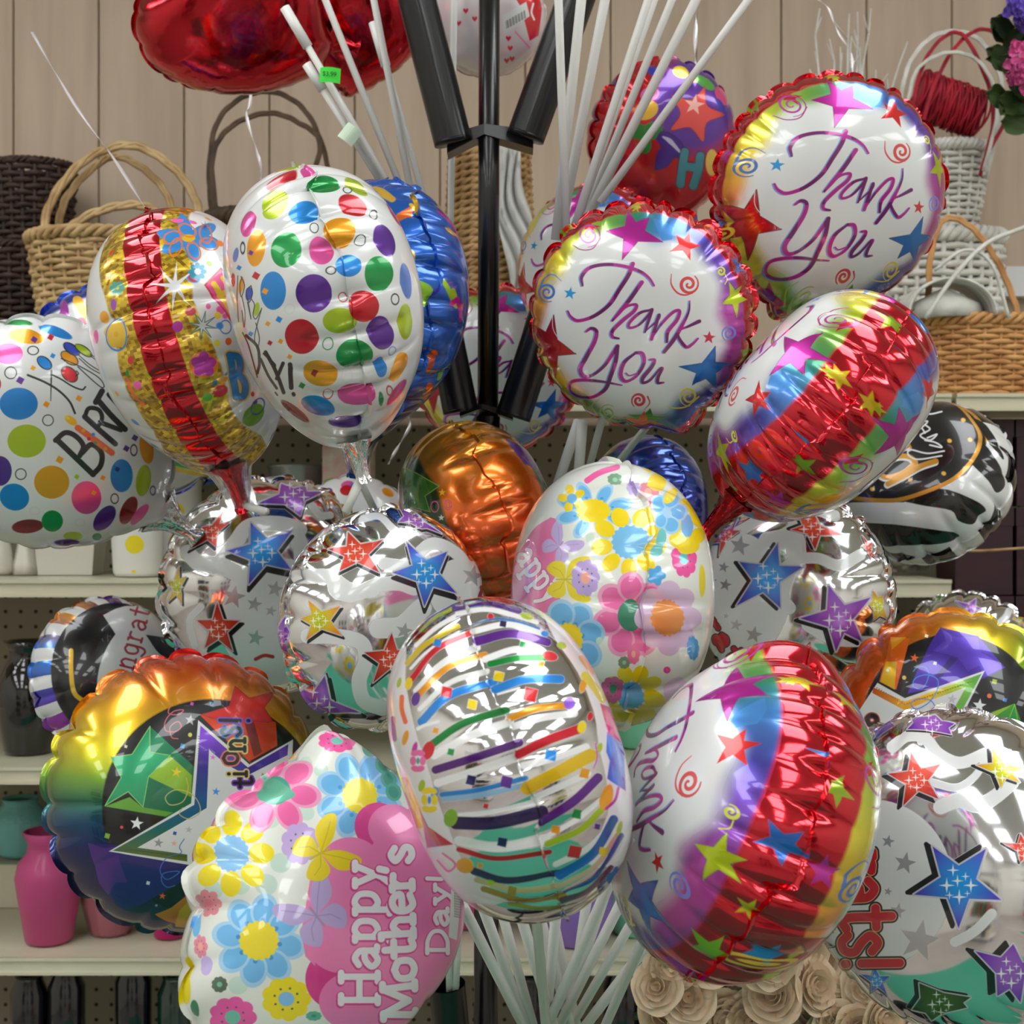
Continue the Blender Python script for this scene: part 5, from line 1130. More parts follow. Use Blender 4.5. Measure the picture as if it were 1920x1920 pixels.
# white print panels at both flanks
a.poly([(-60, 300), (110, 300), (120, 520), (150, 700), (190, 860), (240, 1000), (300, 1200), (360, 1350), (420, 1500), (500, 1620), (700, 1780), (300, 1700), (-60, 1100)], srgb(232, 228, 230), .15, sm=3)
a.poly([(880, 120), (960, 290), (1090, 480), (1180, 700), (1210, 900), (1250, 1080), (1260, 1280), (1150, 1560), (1400, 1500), (1480, 900), (1200, 300)], srgb(232, 228, 230), .15, sm=3)
def st(P, w, c, m=.75): a.stroke(P, w, c, m=m, sm=10)
Wt = srgb(232, 232, 230)
for P, w, c in (
    ([(230, 190), (300, 140), (380, 105)], 18, PURPLE), ([(200, 250), (280, 175), (370, 120)], 14, LIME), ([(180, 330), (280, 240), (385, 170)], 22, Wt),
    ([(130, 430), (230, 325), (410, 215)], 28, srgb(235, 205, 20)), ([(150, 460), (250, 360), (420, 250)], 16, Wt), ([(155, 520), (290, 355), (490, 258)], 32, srgb(220, 25, 45)), ([(180, 585), (330, 430), (530, 330)], 34, Wt),
    ([(195, 605), (360, 450), (572, 378)], 36, srgb(240, 160, 30)), ([(200, 690), (370, 540), (590, 470)], 26, Wt), ([(210, 760), (360, 615), (630, 525)], 46, srgb(40, 140, 230)), ([(190, 800), (230, 780), (300, 760)], 20, Wt),
    ([(255, 895), (440, 770), (685, 690)], 40, srgb(15, 140, 60)), ([(280, 950), (480, 840), (700, 760)], 46, Wt), ([(290, 1030), (500, 965), (755, 880)], 46, srgb(85, 25, 120)), ([(300, 1105), (520, 1035), (760, 950)], 44, Wt),
    ([(325, 1170), (550, 1140), (800, 1075)], 28, srgb(40, 140, 220)), ([(335, 1195), (560, 1170), (810, 1110)], 28, srgb(150, 200, 235)), ([(400, 1290), (600, 1270), (860, 1215)], 30, Wt), ([(405, 1330), (620, 1330), (885, 1270)], 72, srgb(40, 20, 80)),
    ([(420, 1430), (650, 1468), (930, 1420)], 54, Wt), ([(420, 1478), (640, 1530), (945, 1488)], 28, srgb(200, 20, 30)), ([(505, 1600), (700, 1655), (990, 1615)], 42, srgb(65, 25, 90)), ([(520, 1650), (760, 1710), (1000, 1680)], 30, srgb(240, 200, 150)), ([(560, 1700), (800, 1770), (1025, 1745)], 34, srgb(205, 150, 40)), ([(700, 1790), (850, 1810), (1000, 1800)], 20, srgb(180, 160, 60)),
    ([(355, 68), (540, 50), (720, 90)], 26, srgb(200, 30, 40)), ([(385, 125), (570, 92), (760, 135)], 32, srgb(90, 40, 150)), ([(400, 155), (600, 128), (860, 200)], 24, Wt), ([(470, 205), (660, 178), (870, 235)], 18, srgb(60, 140, 220)), ([(500, 250), (700, 212), (900, 268)], 34, Wt),
    ([(530, 300), (720, 262), (920, 312)], 46, srgb(100, 35, 150)), ([(575, 405), (740, 352), (900, 372)], 36, Wt), ([(605, 432), (750, 402), (925, 398)], 36, srgb(15, 145, 60)), ([(640, 572), (800, 520), (992, 520)], 48, srgb(40, 140, 230)), ([(655, 600), (760, 570)], 10, Wt),
    ([(698, 740), (860, 682), (1040, 665)], 42, srgb(240, 160, 30)), ([(715, 790), (880, 738), (1070, 712)], 36, Wt), ([(762, 942), (910, 868), (1100, 800)], 52, srgb(225, 25, 50)), ([(790, 1005), (980, 958), (1140, 900)], 36, Wt), ([(808, 1135), (980, 1045), (1160, 950)], 76, srgb(235, 195, 15)),
    ([(840, 1195), (1020, 1112), (1150, 1050)], 38, Wt), ([(885, 1325), (1070, 1205), (1205, 1075)], 52, srgb(100, 30, 140)), ([(925, 1410), (1090, 1310), (1230, 1190)], 26, Wt), ([(935, 1445), (1110, 1365), (1225, 1255)], 36, LIME), ([(980, 1560), (1150, 1470), (1280, 1340)], 36, Wt),
    ([(1000, 1625), (1180, 1500), (1292, 1310)], 50, srgb(35, 110, 200)), ([(1015, 1675), (1190, 1570), (1310, 1400)], 26, srgb(242, 200, 170)), ([(1030, 1725), (1200, 1625), (1335, 1400)], 30, srgb(40, 90, 170)), ([(1010, 1770), (1150, 1710), (1280, 1580)], 26, srgb(110, 60, 90))):
    a.stroke(P, w, c, m=.1 if c == Wt else .6)
for x, y, rx, ry, c in ((247, 922, 32, 52, srgb(215, 25, 40)), (600, 160, 18, 14, RED), (178, 632, 24, 40, PURPLE), (138, 545, 20, 34, YELLOW), (375, 1300, 38, 52, srgb(130, 180, 40)), (455, 1570, 50, 42, ORANGE), (935, 390, 44, 26, RED), (1047, 655, 32, 36, srgb(150, 90, 220)), (1113, 790, 24, 34, YELLOW), (1253, 1185, 34, 76, ORANGE),
                       (1160, 730, 16, 26, RED), (805, 165, 38, 18, LIME), (1215, 905, 14, 28, LIME), (1120, 555, 18, 42, ORANGE), (1325, 1360, 14, 44, LIME), (172, 910, 14, 38, MAGENTA), (120, 850, 16, 44, ORANGE), (85, 540, 12, 30, LIME), (1000, 330, 26, 20, LIME), (905, 265, 22, 16, BLUE), (285, 1160, 20, 34, BLUE), (212, 1120, 18, 34, LIME), (600, 1665, 26, 14, LIME), (130, 1540, 30, 40, ORANGE)): a.ell(x, y, rx, ry, 15, c, .3)
for x, y, r, c in ((300, 315, 22, BLUE), (350, 592, 28, RED), (498, 662, 26, YELLOW), (290, 810, 15, ORANGE), (375, 930, 18, GREEN), (487, 1090, 26, NAVY), (690, 1098, 32, PURPLE), (663, 1440, 26, NAVY), (825, 607, 36, RED), (940, 947, 30, BLUE), (655, 498, 26, YELLOW), (783, 322, 18, GREEN), (885, 435, 16, ORANGE), (1130, 1050, 26, ORANGE), (1090, 1280, 26, GREEN), (978, 1370, 20, ORANGE), (1075, 1492, 34, RED), (1235, 1490, 22, YELLOW), (670, 208, 18, NAVY), (572, 1235, 14, RED), (540, 1570, 14, ORANGE), (720, 1712, 24, srgb(190, 150, 40)), (1200, 1350, 16, PURPLE)): a.sq(x, y, r, 12, c, .5)
# coloured print on the flanks
for P, w, c in (([(60, 960), (80, 1080), (130, 1240)], 40, srgb(240, 210, 60)), ([(110, 1100), (170, 1240), (200, 1330)], 60, srgb(245, 150, 50)), ([(100, 620), (100, 690), (120, 760)], 26, srgb(250, 110, 60)), ([(50, 740), (60, 860)], 24, MAGENTA), ([(1130, 500), (1180, 560), (1230, 630)], 46, srgb(240, 215, 60)), ([(1110, 400), (1170, 480)], 30, srgb(250, 180, 130)), ([(1250, 1250), (1300, 1200), (1320, 1130)], 16, MAGENTA)): a.stroke(P, w, c, m=.3)
a.poly([(195, 1240), (250, 1350), (390, 1450), (240, 1470), (220, 1350)], srgb(205, 20, 45), .3); a.poly([(1215, 655), (1300, 690), (1335, 880), (1265, 840)], srgb(225, 50, 120), .3); a.poly([(1255, 815), (1350, 900), (1360, 1150), (1255, 1080), (1270, 980), (1250, 930)], srgb(60, 110, 215), .4)
a.flower(190, 980, 34, 22, 6, PK, TEAL, 12, sx=.8, sy=1.5, scal=False); a.flower(255, 1200, 40, 26, 6, YELLOW, BLUE, 14, sx=.7, sy=1.5, scal=False); a.stroke([(330, 1500), (400, 1560), (360, 1600), (300, 1540)], 12, PINK); a.stroke([(1190, 880), (1200, 960), (1180, 1020)], 8, MAGENTA)
make_balloon('striped_balloon', 'big silver oval foil balloon with coloured stripes and confetti at the front centre', P_, a.image('striped'), prop=(1035, 2060, 1.12))

# ---- rainbow rimmed Congratulations balloons
P_ = Pose(350, 1482, 1.16, 256, (.26, -.06, .96), seed=95, N=22, amp=.075, up=(0, 1, 0))
a = Art(1024, P_); a.base(srgb(20, 20, 22), .25); a.photo(80, 1200, 3.43, every=True)
gy = np.array([60, 170, 330, 520, 760, 930, 1080, 1220, 1400, 1600, 1850]); gc = np.array([srgb(*c) for c in ((215, 50, 60), (232, 95, 50), (238, 150, 45), (235, 185, 40), (215, 205, 40), (120, 165, 50), (50, 120, 90), (30, 85, 125), (30, 45, 110), (45, 50, 90), (50, 55, 80))])
rim = lambda x, y: np.stack([np.interp(y + .06 * (1000 - x), gy, gc[:, i]) for i in range(3)], -1)
BK = srgb(20, 19, 22)
d_ = np.hypot((a.X - 1085), (a.Y - 1085)); cov = np.clip((d_ - 705) / 12 + .5, 0, 1); i = np.nonzero((cov > 0) | (a.side < 0))[0]
cov = np.where(a.side < 0, sstep(.7, .73, a.S), cov)[i][:, None]; a.col[i] = a.col[i] * (1 - cov) + rim(a.X[i], a.Y[i]) * cov; a.met[i] = a.met[i] * (1 - cov[:, 0]) + .93 * cov[:, 0]
a.photo(80, 1200, 3.43, side=1)
G1, G2, G3 = srgb(40, 165, 110), srgb(20, 120, 80), srgb(150, 195, 50)
a.poly([(690, 555), (970, 810), (960, 1055), (800, 1140), (400, 1070), (645, 1075)], G2, .5); a.poly([(820, 745), (960, 870), (955, 1010), (680, 880)], G3, .5); a.poly([(400, 1070), (560, 1010), (640, 1075), (840, 1110), (790, 1135)], srgb(110, 175, 60), .5)
a.poly([(690, 555), (690, 720), (820, 742), (680, 880), (645, 1075), (550, 975), (400, 1065), (505, 885), (440, 755), (575, 735)], G1, .5, line=srgb(140, 200, 110), lw=6)
a.poly([(300, 1310), (430, 1310), (930, 1440), (930, 1530), (640, 1700), (520, 1740), (380, 1600)], srgb(45, 35, 120), .5); a.poly([(290, 1305), (400, 1340), (470, 1330), (500, 1440), (545, 1560), (470, 1560), (420, 1640), (360, 1560)], srgb(85, 45, 140), .5)
a.poly([(720, 1770), (830, 1720), (930, 1640), (930, 1840), (880, 1850)], srgb(230, 130, 30), .6); a.poly([(850, 1850), (880, 1740), (960, 1660), (1000, 1850)], srgb(240, 175, 40), .6)
RD = srgb(222, 55, 50)
a.poly([(1010, 480), (1200, 440), (1500, 530), (1510, 680), (1330, 780), (1130, 600)], srgb(215, 70, 35), .5); a.poly([(1240, 300), (1330, 375), (1495, 332), (1425, 435), (1482, 528), (1330, 520), (1190, 530), (1020, 480), (1200, 425)], RD, .5, line=srgb(140, 25, 30), lw=6)
a.poly([(1300, 540), (1360, 530), (1410, 720), (1360, 750)], srgb(120, 40, 25), .3)
a.poly([(1000, 515), (1330, 800), (1610, 640), (1605, 790), (1420, 960), (1420, 1500), (930, 1445), (425, 1360), (955, 1050)], WHITE, .1)
def pb(x, y):
    q = np.clip((y - 560) / 850, 0, 1); st_ = np.array([0, .3, .6, .8, 1.0]); cc = np.array([srgb(140, 70, 215), srgb(60, 50, 160), srgb(30, 110, 170), srgb(40, 120, 110), srgb(110, 125, 40)])
    return np.stack([np.interp(q, st_, cc[:, i]) for i in range(3)], -1)
a.poly([(1015, 550), (1320, 820), (1580, 670), (1575, 740), (1300, 880), (1100, 740), (1070, 700), (1055, 1080), (620, 1335), (930, 1375), (930, 1425), (450, 1355), (975, 1060)], pb, .5)
a.poly([(1075, 710), (1180, 800), (1330, 880), (1420, 960), (1420, 1400), (930, 1380), (610, 1335), (1055, 1085)], WHITE, .12)
for P in ([(1090, 590), (1180, 640)], [(1005, 620), (995, 1010)], [(530, 1345), (920, 1395)]): 
    n_ = 26
    for k in range(n_): q = k / (n_ - 1); a.ell(P[0][0] * (1 - q) + P[-1][0] * q, P[0][1] * (1 - q) + P[-1][1] * q, 3.2, c=BLACK)
cs = [srgb(120, 60, 180), srgb(225, 200, 120), srgb(230, 120, 90), srgb(215, 210, 130), srgb(50, 140, 220), srgb(120, 90, 200)]
for ch, x, y, c, sz in (('t', 1350, 945, cs[0], 130), ('i', 1310, 875, cs[1], 130), ('o', 1255, 800, cs[2], 150), ('n', 1300, 715, cs[3], 150), ('s', 1270, 620, cs[4], 190), ('!', 1330, 530, cs[5], 190)):
    a.text(ch, x, y, (0, -140), (-sz, 0) if ch != '!' else (-sz, 0), 22, BLACK, line=c, lw=20, serif=True)
for x, y, r, c in ((605, 1180, 44, (.9, .9, .9)), (950, 515, 36, (.5, .5, .5)), (860, 850, 34, YELLOW), (745, 1305, 32, (.3, .3, .32)), (940, 1220, 24, (.5, .5, .52)), (845, 1308, 20, PEACH), (1115, 975, 28, srgb(60, 150, 230)), (770, 1648, 24, srgb(235, 100, 40)), (1095, 755, 20, srgb(230, 130, 220))): a.star(x, y, r, 8, c)
for x, y, r, c in ((415, 1260, 16, srgb(130, 180, 50)), (900, 682, 14, srgb(60, 160, 225)), (850, 1243, 11, srgb(40, 80, 180)), (678, 1563, 11, (.6, .7, .7)), (960, 410, 10, srgb(200, 80, 180)), (535, 685, 9, (.7, .7, .5)), (730, 1712, 8, GREY), (1415, 865, 8, srgb(160, 160, 70))): a.sq(x, y, r, 15, c)
a.ell(948, 610, 13, 14, 0, srgb(215, 215, 90)); a.ring(1087, 411, 10, 10, 5, srgb(60, 160, 225)); a.ell(508, 1204, 10, c=srgb(230, 90, 80))
a.stroke([(820, 420), (810, 470), (870, 480), (905, 450), (840, 460), (790, 520), (790, 580), (850, 590), (890, 560), (870, 525), (820, 560), (830, 625), (870, 635)], 7, srgb(200, 90, 110))
a.stroke([(925, 890), (935, 960), (900, 1040), (820, 1060), (790, 1010), (850, 965), (940, 980), (1000, 1040), (1010, 1110), (940, 1150), (880, 1120), (900, 1080)], 6, srgb(200, 180, 110))
a.stroke([(910, 1280), (880, 1330), (890, 1370), (800, 1400), (755, 1480), (800, 1540), (880, 1490), (780, 1500), (765, 1550), (800, 1590), (850, 1580)], 6, srgb(60, 110, 180))
make_balloon('rainbow_balloon', 'round Congratulations foil balloon with gold to blue rainbow rim, lower left', P_, a.image('rainbow_a'), group=None)

P_ = Pose(1786, 1368, 1.19, 222, (-.05, -.12, .99), seed=97, N=22, amp=.07)
a = Art(768, P_); a.base(BK, .25); a.photo(1580, 1090, 4.68, every=True)
gx = np.array([-400, 300, 620, 900, 1250, 1500, 1700, 2200]); gc2 = np.array([srgb(*c) for c in ((230, 90, 30), (235, 100, 25), (240, 130, 30), (240, 155, 35), (228, 190, 40), (215, 205, 40), (110, 170, 40), (40, 120, 60))])
r2 = lambda x, y: np.stack([np.interp(x + .25 * (y - 400), gx, gc2[:, i]) for i in range(3)], -1)
d_ = np.hypot(a.X - 960, a.Y - 1250); cov = np.clip((d_ - 790) / 12 + .5, 0, 1); cov = np.where(a.side < 0, sstep(.7, .73, a.S), cov)
a.col[:] = a.col * (1 - cov[:, None]) + r2(a.X, a.Y) * cov[:, None]; a.met[:] = a.met * (1 - cov) + .93 * cov
a.photo(1580, 1090, 4.68, side=1)
a.poly([(420, 500), (590, 500), (470, 950), (320, 880)], srgb(235, 110, 30), .5); a.poly([(380, 700), (475, 705), (455, 950), (330, 880)], srgb(240, 190, 30), .5); a.poly([(420, 490), (560, 490), (430, 600)], srgb(245, 170, 30), .5)
VI = srgb(92, 60, 190)
a.poly([(860, 405), (1190, 480), (1420, 755), (1250, 850), (570, 985), (610, 880), (780, 520)], srgb(75, 45, 165), .5); a.poly([(860, 405), (1000, 490), (1190, 480), (1210, 610), (1425, 755), (1240, 840), (1200, 740), (1100, 790), (1010, 660), (790, 605), (905, 520)], VI, .5, line=srgb(60, 30, 130), lw=5); a.poly([(950, 660), (1010, 680), (860, 850), (800, 850)], srgb(50, 30, 115), .4)
a.poly([(305, 890), (545, 1025), (1248, 782), (1010, 1260), (1300, 1700), (400, 1500), (100, 1200)], WHITE, .1)
def pb2(x, y):
    q = np.clip((x - 270) / 950, 0, 1) + np.clip((y - 950) / 900, 0, 1) * .6; s_ = np.array([0, .3, .55, .85, 1.1, 1.4]); cc = np.array([srgb(*c) for c in ((225, 95, 40), (240, 165, 30), (235, 200, 40), (120, 185, 60), (40, 160, 90), (30, 120, 200))])
    return np.stack([np.interp(q, s_, cc[:, i]) for i in range(3)], -1)
a.poly([(270, 930), (545, 1055), (1220, 810), (985, 1250), (920, 1220), (1080, 930), (540, 1130), (260, 980)], pb2, .5)
for k in range(40): q = k / 39; a.ell(300 + 245 * min(1, q * 3.2) + 600 * max(0, q - .31) * 1.45, 935 + 145 * min(1, q * 3.2) - 205 * max(0, q - .31) * 1.45, 5, c=BLACK)
a.poly([(1040, 1250), (1510, 1070), (1600, 1330), (1700, 1700), (1300, 1700)], srgb(60, 150, 50), .5); a.poly([(1040, 1250), (1500, 1080), (1180, 1290)], srgb(150, 195, 50), .5); a.poly([(1510, 1080), (1555, 1330), (1700, 1440), (1620, 1600), (1400, 1560), (1350, 1400), (1275, 1230), (1440, 1255)], srgb(45, 150, 70), .5, line=srgb(140, 200, 70), lw=6)
for x, y, r, c in ((1200, 1090, 62, (.9, .9, .9)), (960, 1035, 46, (.55, .55, .58)), (630, 672, 40, srgb(240, 100, 40))): a.star(x, y, r, 8, c)
for x, y, r, c in ((1332, 880, 20, LIME), (903, 1168, 16, BLUE), (810, 718, 14, (.8, .8, .8)), (735, 475, 14, (.9, .85, .6)), (1425, 1040, 16, BLUE)): a.sq(x, y, r, 15, c)
a.ell(1287, 1005, 20, c=srgb(245, 120, 80)); a.ell(540, 845, 18, c=srgb(235, 200, 80)); a.ell(395, 780, 14, c=(.95, .95, .7))
a.stroke([(620, 790), (660, 750), (730, 760), (755, 830), (700, 940), (620, 920), (640, 850), (740, 820), (830, 860), (830, 950), (760, 1060), (650, 1120), (600, 1080), (650, 1035), (760, 1040), (810, 1100), (805, 1165)], 9, srgb(60, 140, 235))
a.text('o', 200, 1190, (160, -40), (40, 130), 40, BLACK, line=srgb(190, 60, 40), lw=20)
make_balloon('rainbow_balloon', 'round Congratulations foil balloon with orange to green rainbow rim, at the right edge', P_, a.image('rainbow_b'), group=None)

# ---- black and white grad balloon
P_ = Pose(1737, 905, 1.46, 163, (-.36, .52, .78), seed=101, N=20, amp=.055, c=.66)
a = Art(640, P_); a.base(WHITE, .15); a.sheet()
a.zone(lambda S, TH: (np.sin(TH * 9) > 0) * sstep(.6, .62, S), srgb(15, 14, 14), .5)
for sd in (1, -1): a.sheet(side=sd); a.ell(0, 0, 72, 72, 0, srgb(225, 165, 60), .7); a.ell(0, 0, 68, 68, 0, BLACK, .2)
a.photo(1600, 700, 4.4655, side=1)
RG = [(-300, 1000), (0, 1062), (230, 1082), (420, 1068), (720, 965), (900, 860), (1040, 690), (1080, 530), (1000, 385), (860, 250), (600, 150), (200, 150), (-300, 400)]
a.poly([(-300, 1130), (0, 1080), (420, 1080), (700, 975), (950, 840), (1110, 600), (1150, 500), (1300, 700), (1290, 900), (1100, 1300), (600, 1560), (0, 1560)], WHITE, .12)
for Pq in ([(430, 1075), (720, 965), (1010, 1060), (1110, 1140), (1060, 1190), (1000, 1265), (880, 1235), (820, 1150), (600, 1110)], [(80, 1250), (260, 1260), (470, 1280), (850, 1340), (860, 1400), (620, 1440), (460, 1440), (250, 1450), (160, 1400)], [(990, 760), (1080, 590), (1180, 700), (1260, 830), (1270, 940), (1200, 1000), (1130, 900)], [(260, 1490), (520, 1540), (400, 1560)], [(1060, 470), (1010, 380), (1120, 440), (1230, 620), (1250, 720)]): a.poly(Pq, srgb(20, 18, 16), .35, sm=4)
a.poly(RG, srgb(222, 160, 60), .6, sm=5); a.poly(np.array(RG) * .955 + np.array([14, 14]), BLACK, .2, sm=5)
GD = srgb(222, 160, 60)
for Pq, w_ in (([(520, 745), (470, 700), (360, 700), (240, 780), (235, 850), (300, 870), (420, 830), (520, 750)], 42), ([(290, 925), (420, 860), (560, 780), (690, 735)], 46), ([(380, 600), (440, 580), (470, 620)], 36), ([(330, 660), (460, 610)], 30)):
    a.stroke(np.array(Pq) + np.array((-6, 12)), w_ + 10, (.85, .85, .85), m=.1); a.stroke(Pq, w_, GD, m=.4)
for P in ([(560, 310), (640, 340), (740, 320)], [(490, 370), (540, 380), (540, 410), (480, 440), (540, 470), (600, 430), (620, 400), (560, 420), (600, 500)], [(600, 430), (640, 470), (560, 520), (640, 560), (700, 510), (620, 540)], [(600, 560), (690, 580), (740, 620), (640, 600)], [(760, 650), (620, 670), (480, 640), (460, 680), (540, 720), (740, 690)]): a.stroke(P, 13, (.85, .85, .87))
for x, y in ((600, 345), (920, 390), (805, 565), (978, 555), (757, 838), (477, 893), (160, 970)): a.ell(x, y, 20, 17, 20, srgb(240, 185, 70))
make_balloon('graduation_balloon', 'black and white graduation foil balloon with gold ringed medallion, right, below the top shelf', P_, a.image('grad'), group=None)

# ---- small black Congrats balloon, left
P_ = Pose(202, 1266, 1.46, 146, (.42, .10, .90), seed=103, N=24, amp=.055)
a = Art(640, P_); a.base(WHITE, .15); a.sheet()
a.zone(lambda S, TH: (np.sin(TH * 17) > -.1) * sstep(.5, .52, S), angring([(k * 36, c) for k, c in enumerate((PURPLE, ORANGE, GREEN, LIME, RED, YELLOW, MAGENTA, srgb(80, 60, 190), BLUE, ORANGE))]), .7)
a.ell(0, 0, 74, 74, 0, srgb(20, 20, 22), .15)
a.photo(0, 640, 3)
a.ell(760, 1860, 200, 320, 18, WHITE, .1); a.poly([(580, 1540), (700, 1490), (900, 1500), (960, 1600), (850, 1700), (700, 1700)], WHITE, .1, sm=3); a.poly([(820, 1650), (960, 1680), (1010, 1800), (900, 1760)], srgb(25, 35, 50), .3, sm=4)
a.stroke([(400, 1740), (400, 1860), (420, 1980), (500, 2040)], 26, srgb(235, 190, 50), m=.3)
a.text('Congrats', 700, 2010, (32, -108), (-118, -30), 13, srgb(170, 40, 70), gap=.16, serif=False)
a.stroke([(690, 1880), (600, 1900), (590, 1960), (640, 2010)], 13, srgb(170, 40, 70))
make_balloon('striped_balloon', 'small black Congrats foil balloon with red script and striped rim, far left', P_, a.image('blackcongrats'), group=None)

# ---- hearts and clear balloon hanging at the top
REDF = mat('red metal foil', srgb(200, 15, 35), .16, .95, bump=(14, .35, .01), coat=.5)
HEART = [(0, .98), (25, 1.08), (50, 1.04), (70, .86), (90, .62), (110, .86), (130, 1.04), (155, 1.08), (180, .98), (205, .90), (230, .90), (255, 1.0), (270, 1.12), (285, 1.0), (310, .90), (335, .90)]
P_ = Pose(442, 10, 1.52, 180, (.18, -.20, .96), roll=-58, seed=111, outline=HEART, N=22, amp=.03, c=.72, tail=(.95, -.3), egg=.0)
make_balloon('heart_balloon', 'large plain red heart foil balloon at the top left, its point towards the sticks', P_, None, neckc=srgb(200, 15, 35), neck=.3, m=REDF, group=None)
P_ = Pose(672, 34, 1.66, 132, (.05, -.20, .97), roll=8, seed=113, outline=HEART, N=22, amp=.09, c=.66)
make_balloon('heart_balloon', 'smaller crinkled red heart foil balloon behind the left hand sticks at the top', P_, None, m=REDF, group=None)
P_ = Pose(915, 32, 1.57, 108, (.10, -.1, .98), seed=117, N=24, amp=.03, c=.85, tail=(-.7, -.7), egg=.02)
a = Art(384, P_, two=False); a.base(srgb(228, 218, 222), .25); a.photo(640, 0, 3, every=True)
a.poly([(960, -40), (1010, 40), (1060, 230), (1110, 200), (1130, 40), (1100, -60)], srgb(215, 35, 45), .2); a.poly([(905, 90), (1040, 10), (1060, 90), (915, 195)], WHITE, .05)
for k in range(14): a.stroke([(925 + k * 8, 120 - k * 4.5), (930 + k * 8, 160 - k * 4.5)], [2, 5][k % 2], BLACK, sm=0)
a.stroke([(1080, 20), (1070, 70), (1085, 110)], 10, (.9, .85, .85)); a.stroke([(980, 180), (1060, 270)], 10, srgb(240, 140, 180))
for x, y in ((540, 95), (750, 105), (700, 60), (820, 150), (940, 215), (950, 270), (930, 340), (960, 330), (660, 130)): a.poly([(x, y + 18), (x - 15, y - 2), (x - 8, y - 14), (x, y - 6), (x + 8, y - 14), (x + 15, y - 2)], srgb(215, 30, 60), sm=3)
make_balloon('hearts_print_balloon', 'pale pink balloon printed with tiny red hearts, behind the top of the black pole', P_, a.image('hearts'), neckc=(.7, .68, .7), neck=.3, group=None)
# ------------------------------------------------------------ things on the shelves
def wicker(name, c, c2, rough=.6): return mat(name, c, rough, noise=(30, c2, (1, 1, 1)), bump=(80, .4, .002))
NAT = wicker('natural willow', srgb(205, 175, 125), srgb(165, 130, 82)); DARK = wicker('dark rattan', srgb(66, 44, 34), srgb(30, 20, 18)); WHW = wicker('white painted chip wood', srgb(228, 226, 218), srgb(196, 194, 184))
ORW = wicker('orange willow', srgb(212, 160, 100), srgb(172, 118, 66)); BRN = wicker('brown bark', srgb(96, 72, 48), srgb(52, 38, 26)); REDW = wicker('red raffia', srgb(190, 25, 50), srgb(130, 15, 35)); TAN = wicker('twisted seagrass', srgb(196, 160, 110), srgb(140, 105, 62))
def weave(rx, ry, h, taper, rows, stakes, r, c=(0, 0, 0), lean=0.0, flare=1.0):
    b = MB(); s = MB()
    for k in range(rows):
        q = (k + .5) / rows; f = taper + (1 - taper) * q ** flare; n = stakes * 4; a = np.arange(n) * 2 * PI / n
        w = 1 + (r * 1.1 / rx) * np.cos(a * stakes / 2 + (k % 2) * PI)
        P = np.column_stack([c[0] + rx * f * w * np.cos(a) + lean * q, c[1] + ry * f * w * np.sin(a), np.full(n, c[2] + h * q) + .15 * r * np.sin(a * 7 + k)])
        b.tube(P, r * np.ones(n), 6, closed=True, flat=1.0)
    for j in range(stakes):
        a = 2 * PI * j / stakes
        s.tube([(c[0] + rx * (taper + (1 - taper) * q ** flare) * math.cos(a) + lean * q, c[1] + ry * (taper + (1 - taper) * q ** flare) * math.sin(a), c[2] + h * q) for q in np.linspace(0, 1, 7)], r * .8, 5)
    return b, s
def rim(rx, ry, z, r, n=3, c=(0, 0), lean=0):
    b = MB(); a = np.linspace(0, 2 * PI, 120, endpoint=False)
    for k in range(n):
        w = a * 14 + 2 * PI * k / n
        b.tube(np.column_stack([c[0] + lean + (rx + r * np.cos(w)) * np.cos(a), c[1] + (ry + r * np.cos(w)) * np.sin(a), z + r * np.sin(w)]), np.full(120, r * .75), 6, closed=True)
    return b
def basket(name, label, px, pyb, Y, wpx, hpx, m_, ryf=.7, taper=.7, rows=14, stakes=20, r=.0035, handles=(), group=None, flare=.8, zb=None):
    base = at(px, pyb, Y); z = zb if zb is not None else base.z
    t = tag(empty(name, (base.x, Y, z)), label, 'basket', group)
    rx = wpx / 2 / F * Y; h = hpx / F * Y
    b, s = weave(rx, rx * ryf, h, taper, rows, stakes, r, flare=flare)
    b.build('woven_body', m_, t); s.build('stakes', m_, t); rim(rx, rx * ryf, h, r * 1.5).build('braided_rim', m_, t)
    MB().lathe([(0, .002), (1, .002), (1, .006), (0, .006)], 28, sx=rx * taper, sy=rx * ryf * taper).build('bottom', m_, t)
    for P, rr, mm in handles:
        Q = smooth_path([np.array(at(*p)) - np.array((base.x, Y, z)) for p in P], 10); bb = MB()
        for k in range(3):
            w = np.linspace(0, 22, len(Q)) + k * 2.1; bb.tube(Q + np.column_stack([np.cos(w), np.zeros(len(Q)), np.sin(w)]) * rr * .7, rr * .75, 6)
        bb.build('handle', mm or m_, t)
    return t
ZT = SHZ[0] + .001
basket('wicker_basket', 'natural willow basket with three tall looped handles on the top shelf, left', 190, 740, 2.06, 262, 300, NAT, taper=.62, rows=26, stakes=26, r=.0042, zb=ZT,
       handles=[([(75, 480, 2.06), (95, 380, 2.08), (160, 300, 2.12), (245, 272, 2.13), (320, 310, 2.13), (365, 370, 2.13), (380, 440, 2.12)], .0052, None), ([(105, 480, 2.10), (120, 380, 2.11), (180, 310, 2.15), (230, 295, 2.16), (300, 345, 2.16), (335, 420, 2.14)], .0045, None), ([(85, 620, 2.02), (95, 500, 2.02), (140, 420, 2.03), (230, 385, 2.04), (300, 400, 2.05), (340, 470, 2.05)], .0050, None)])
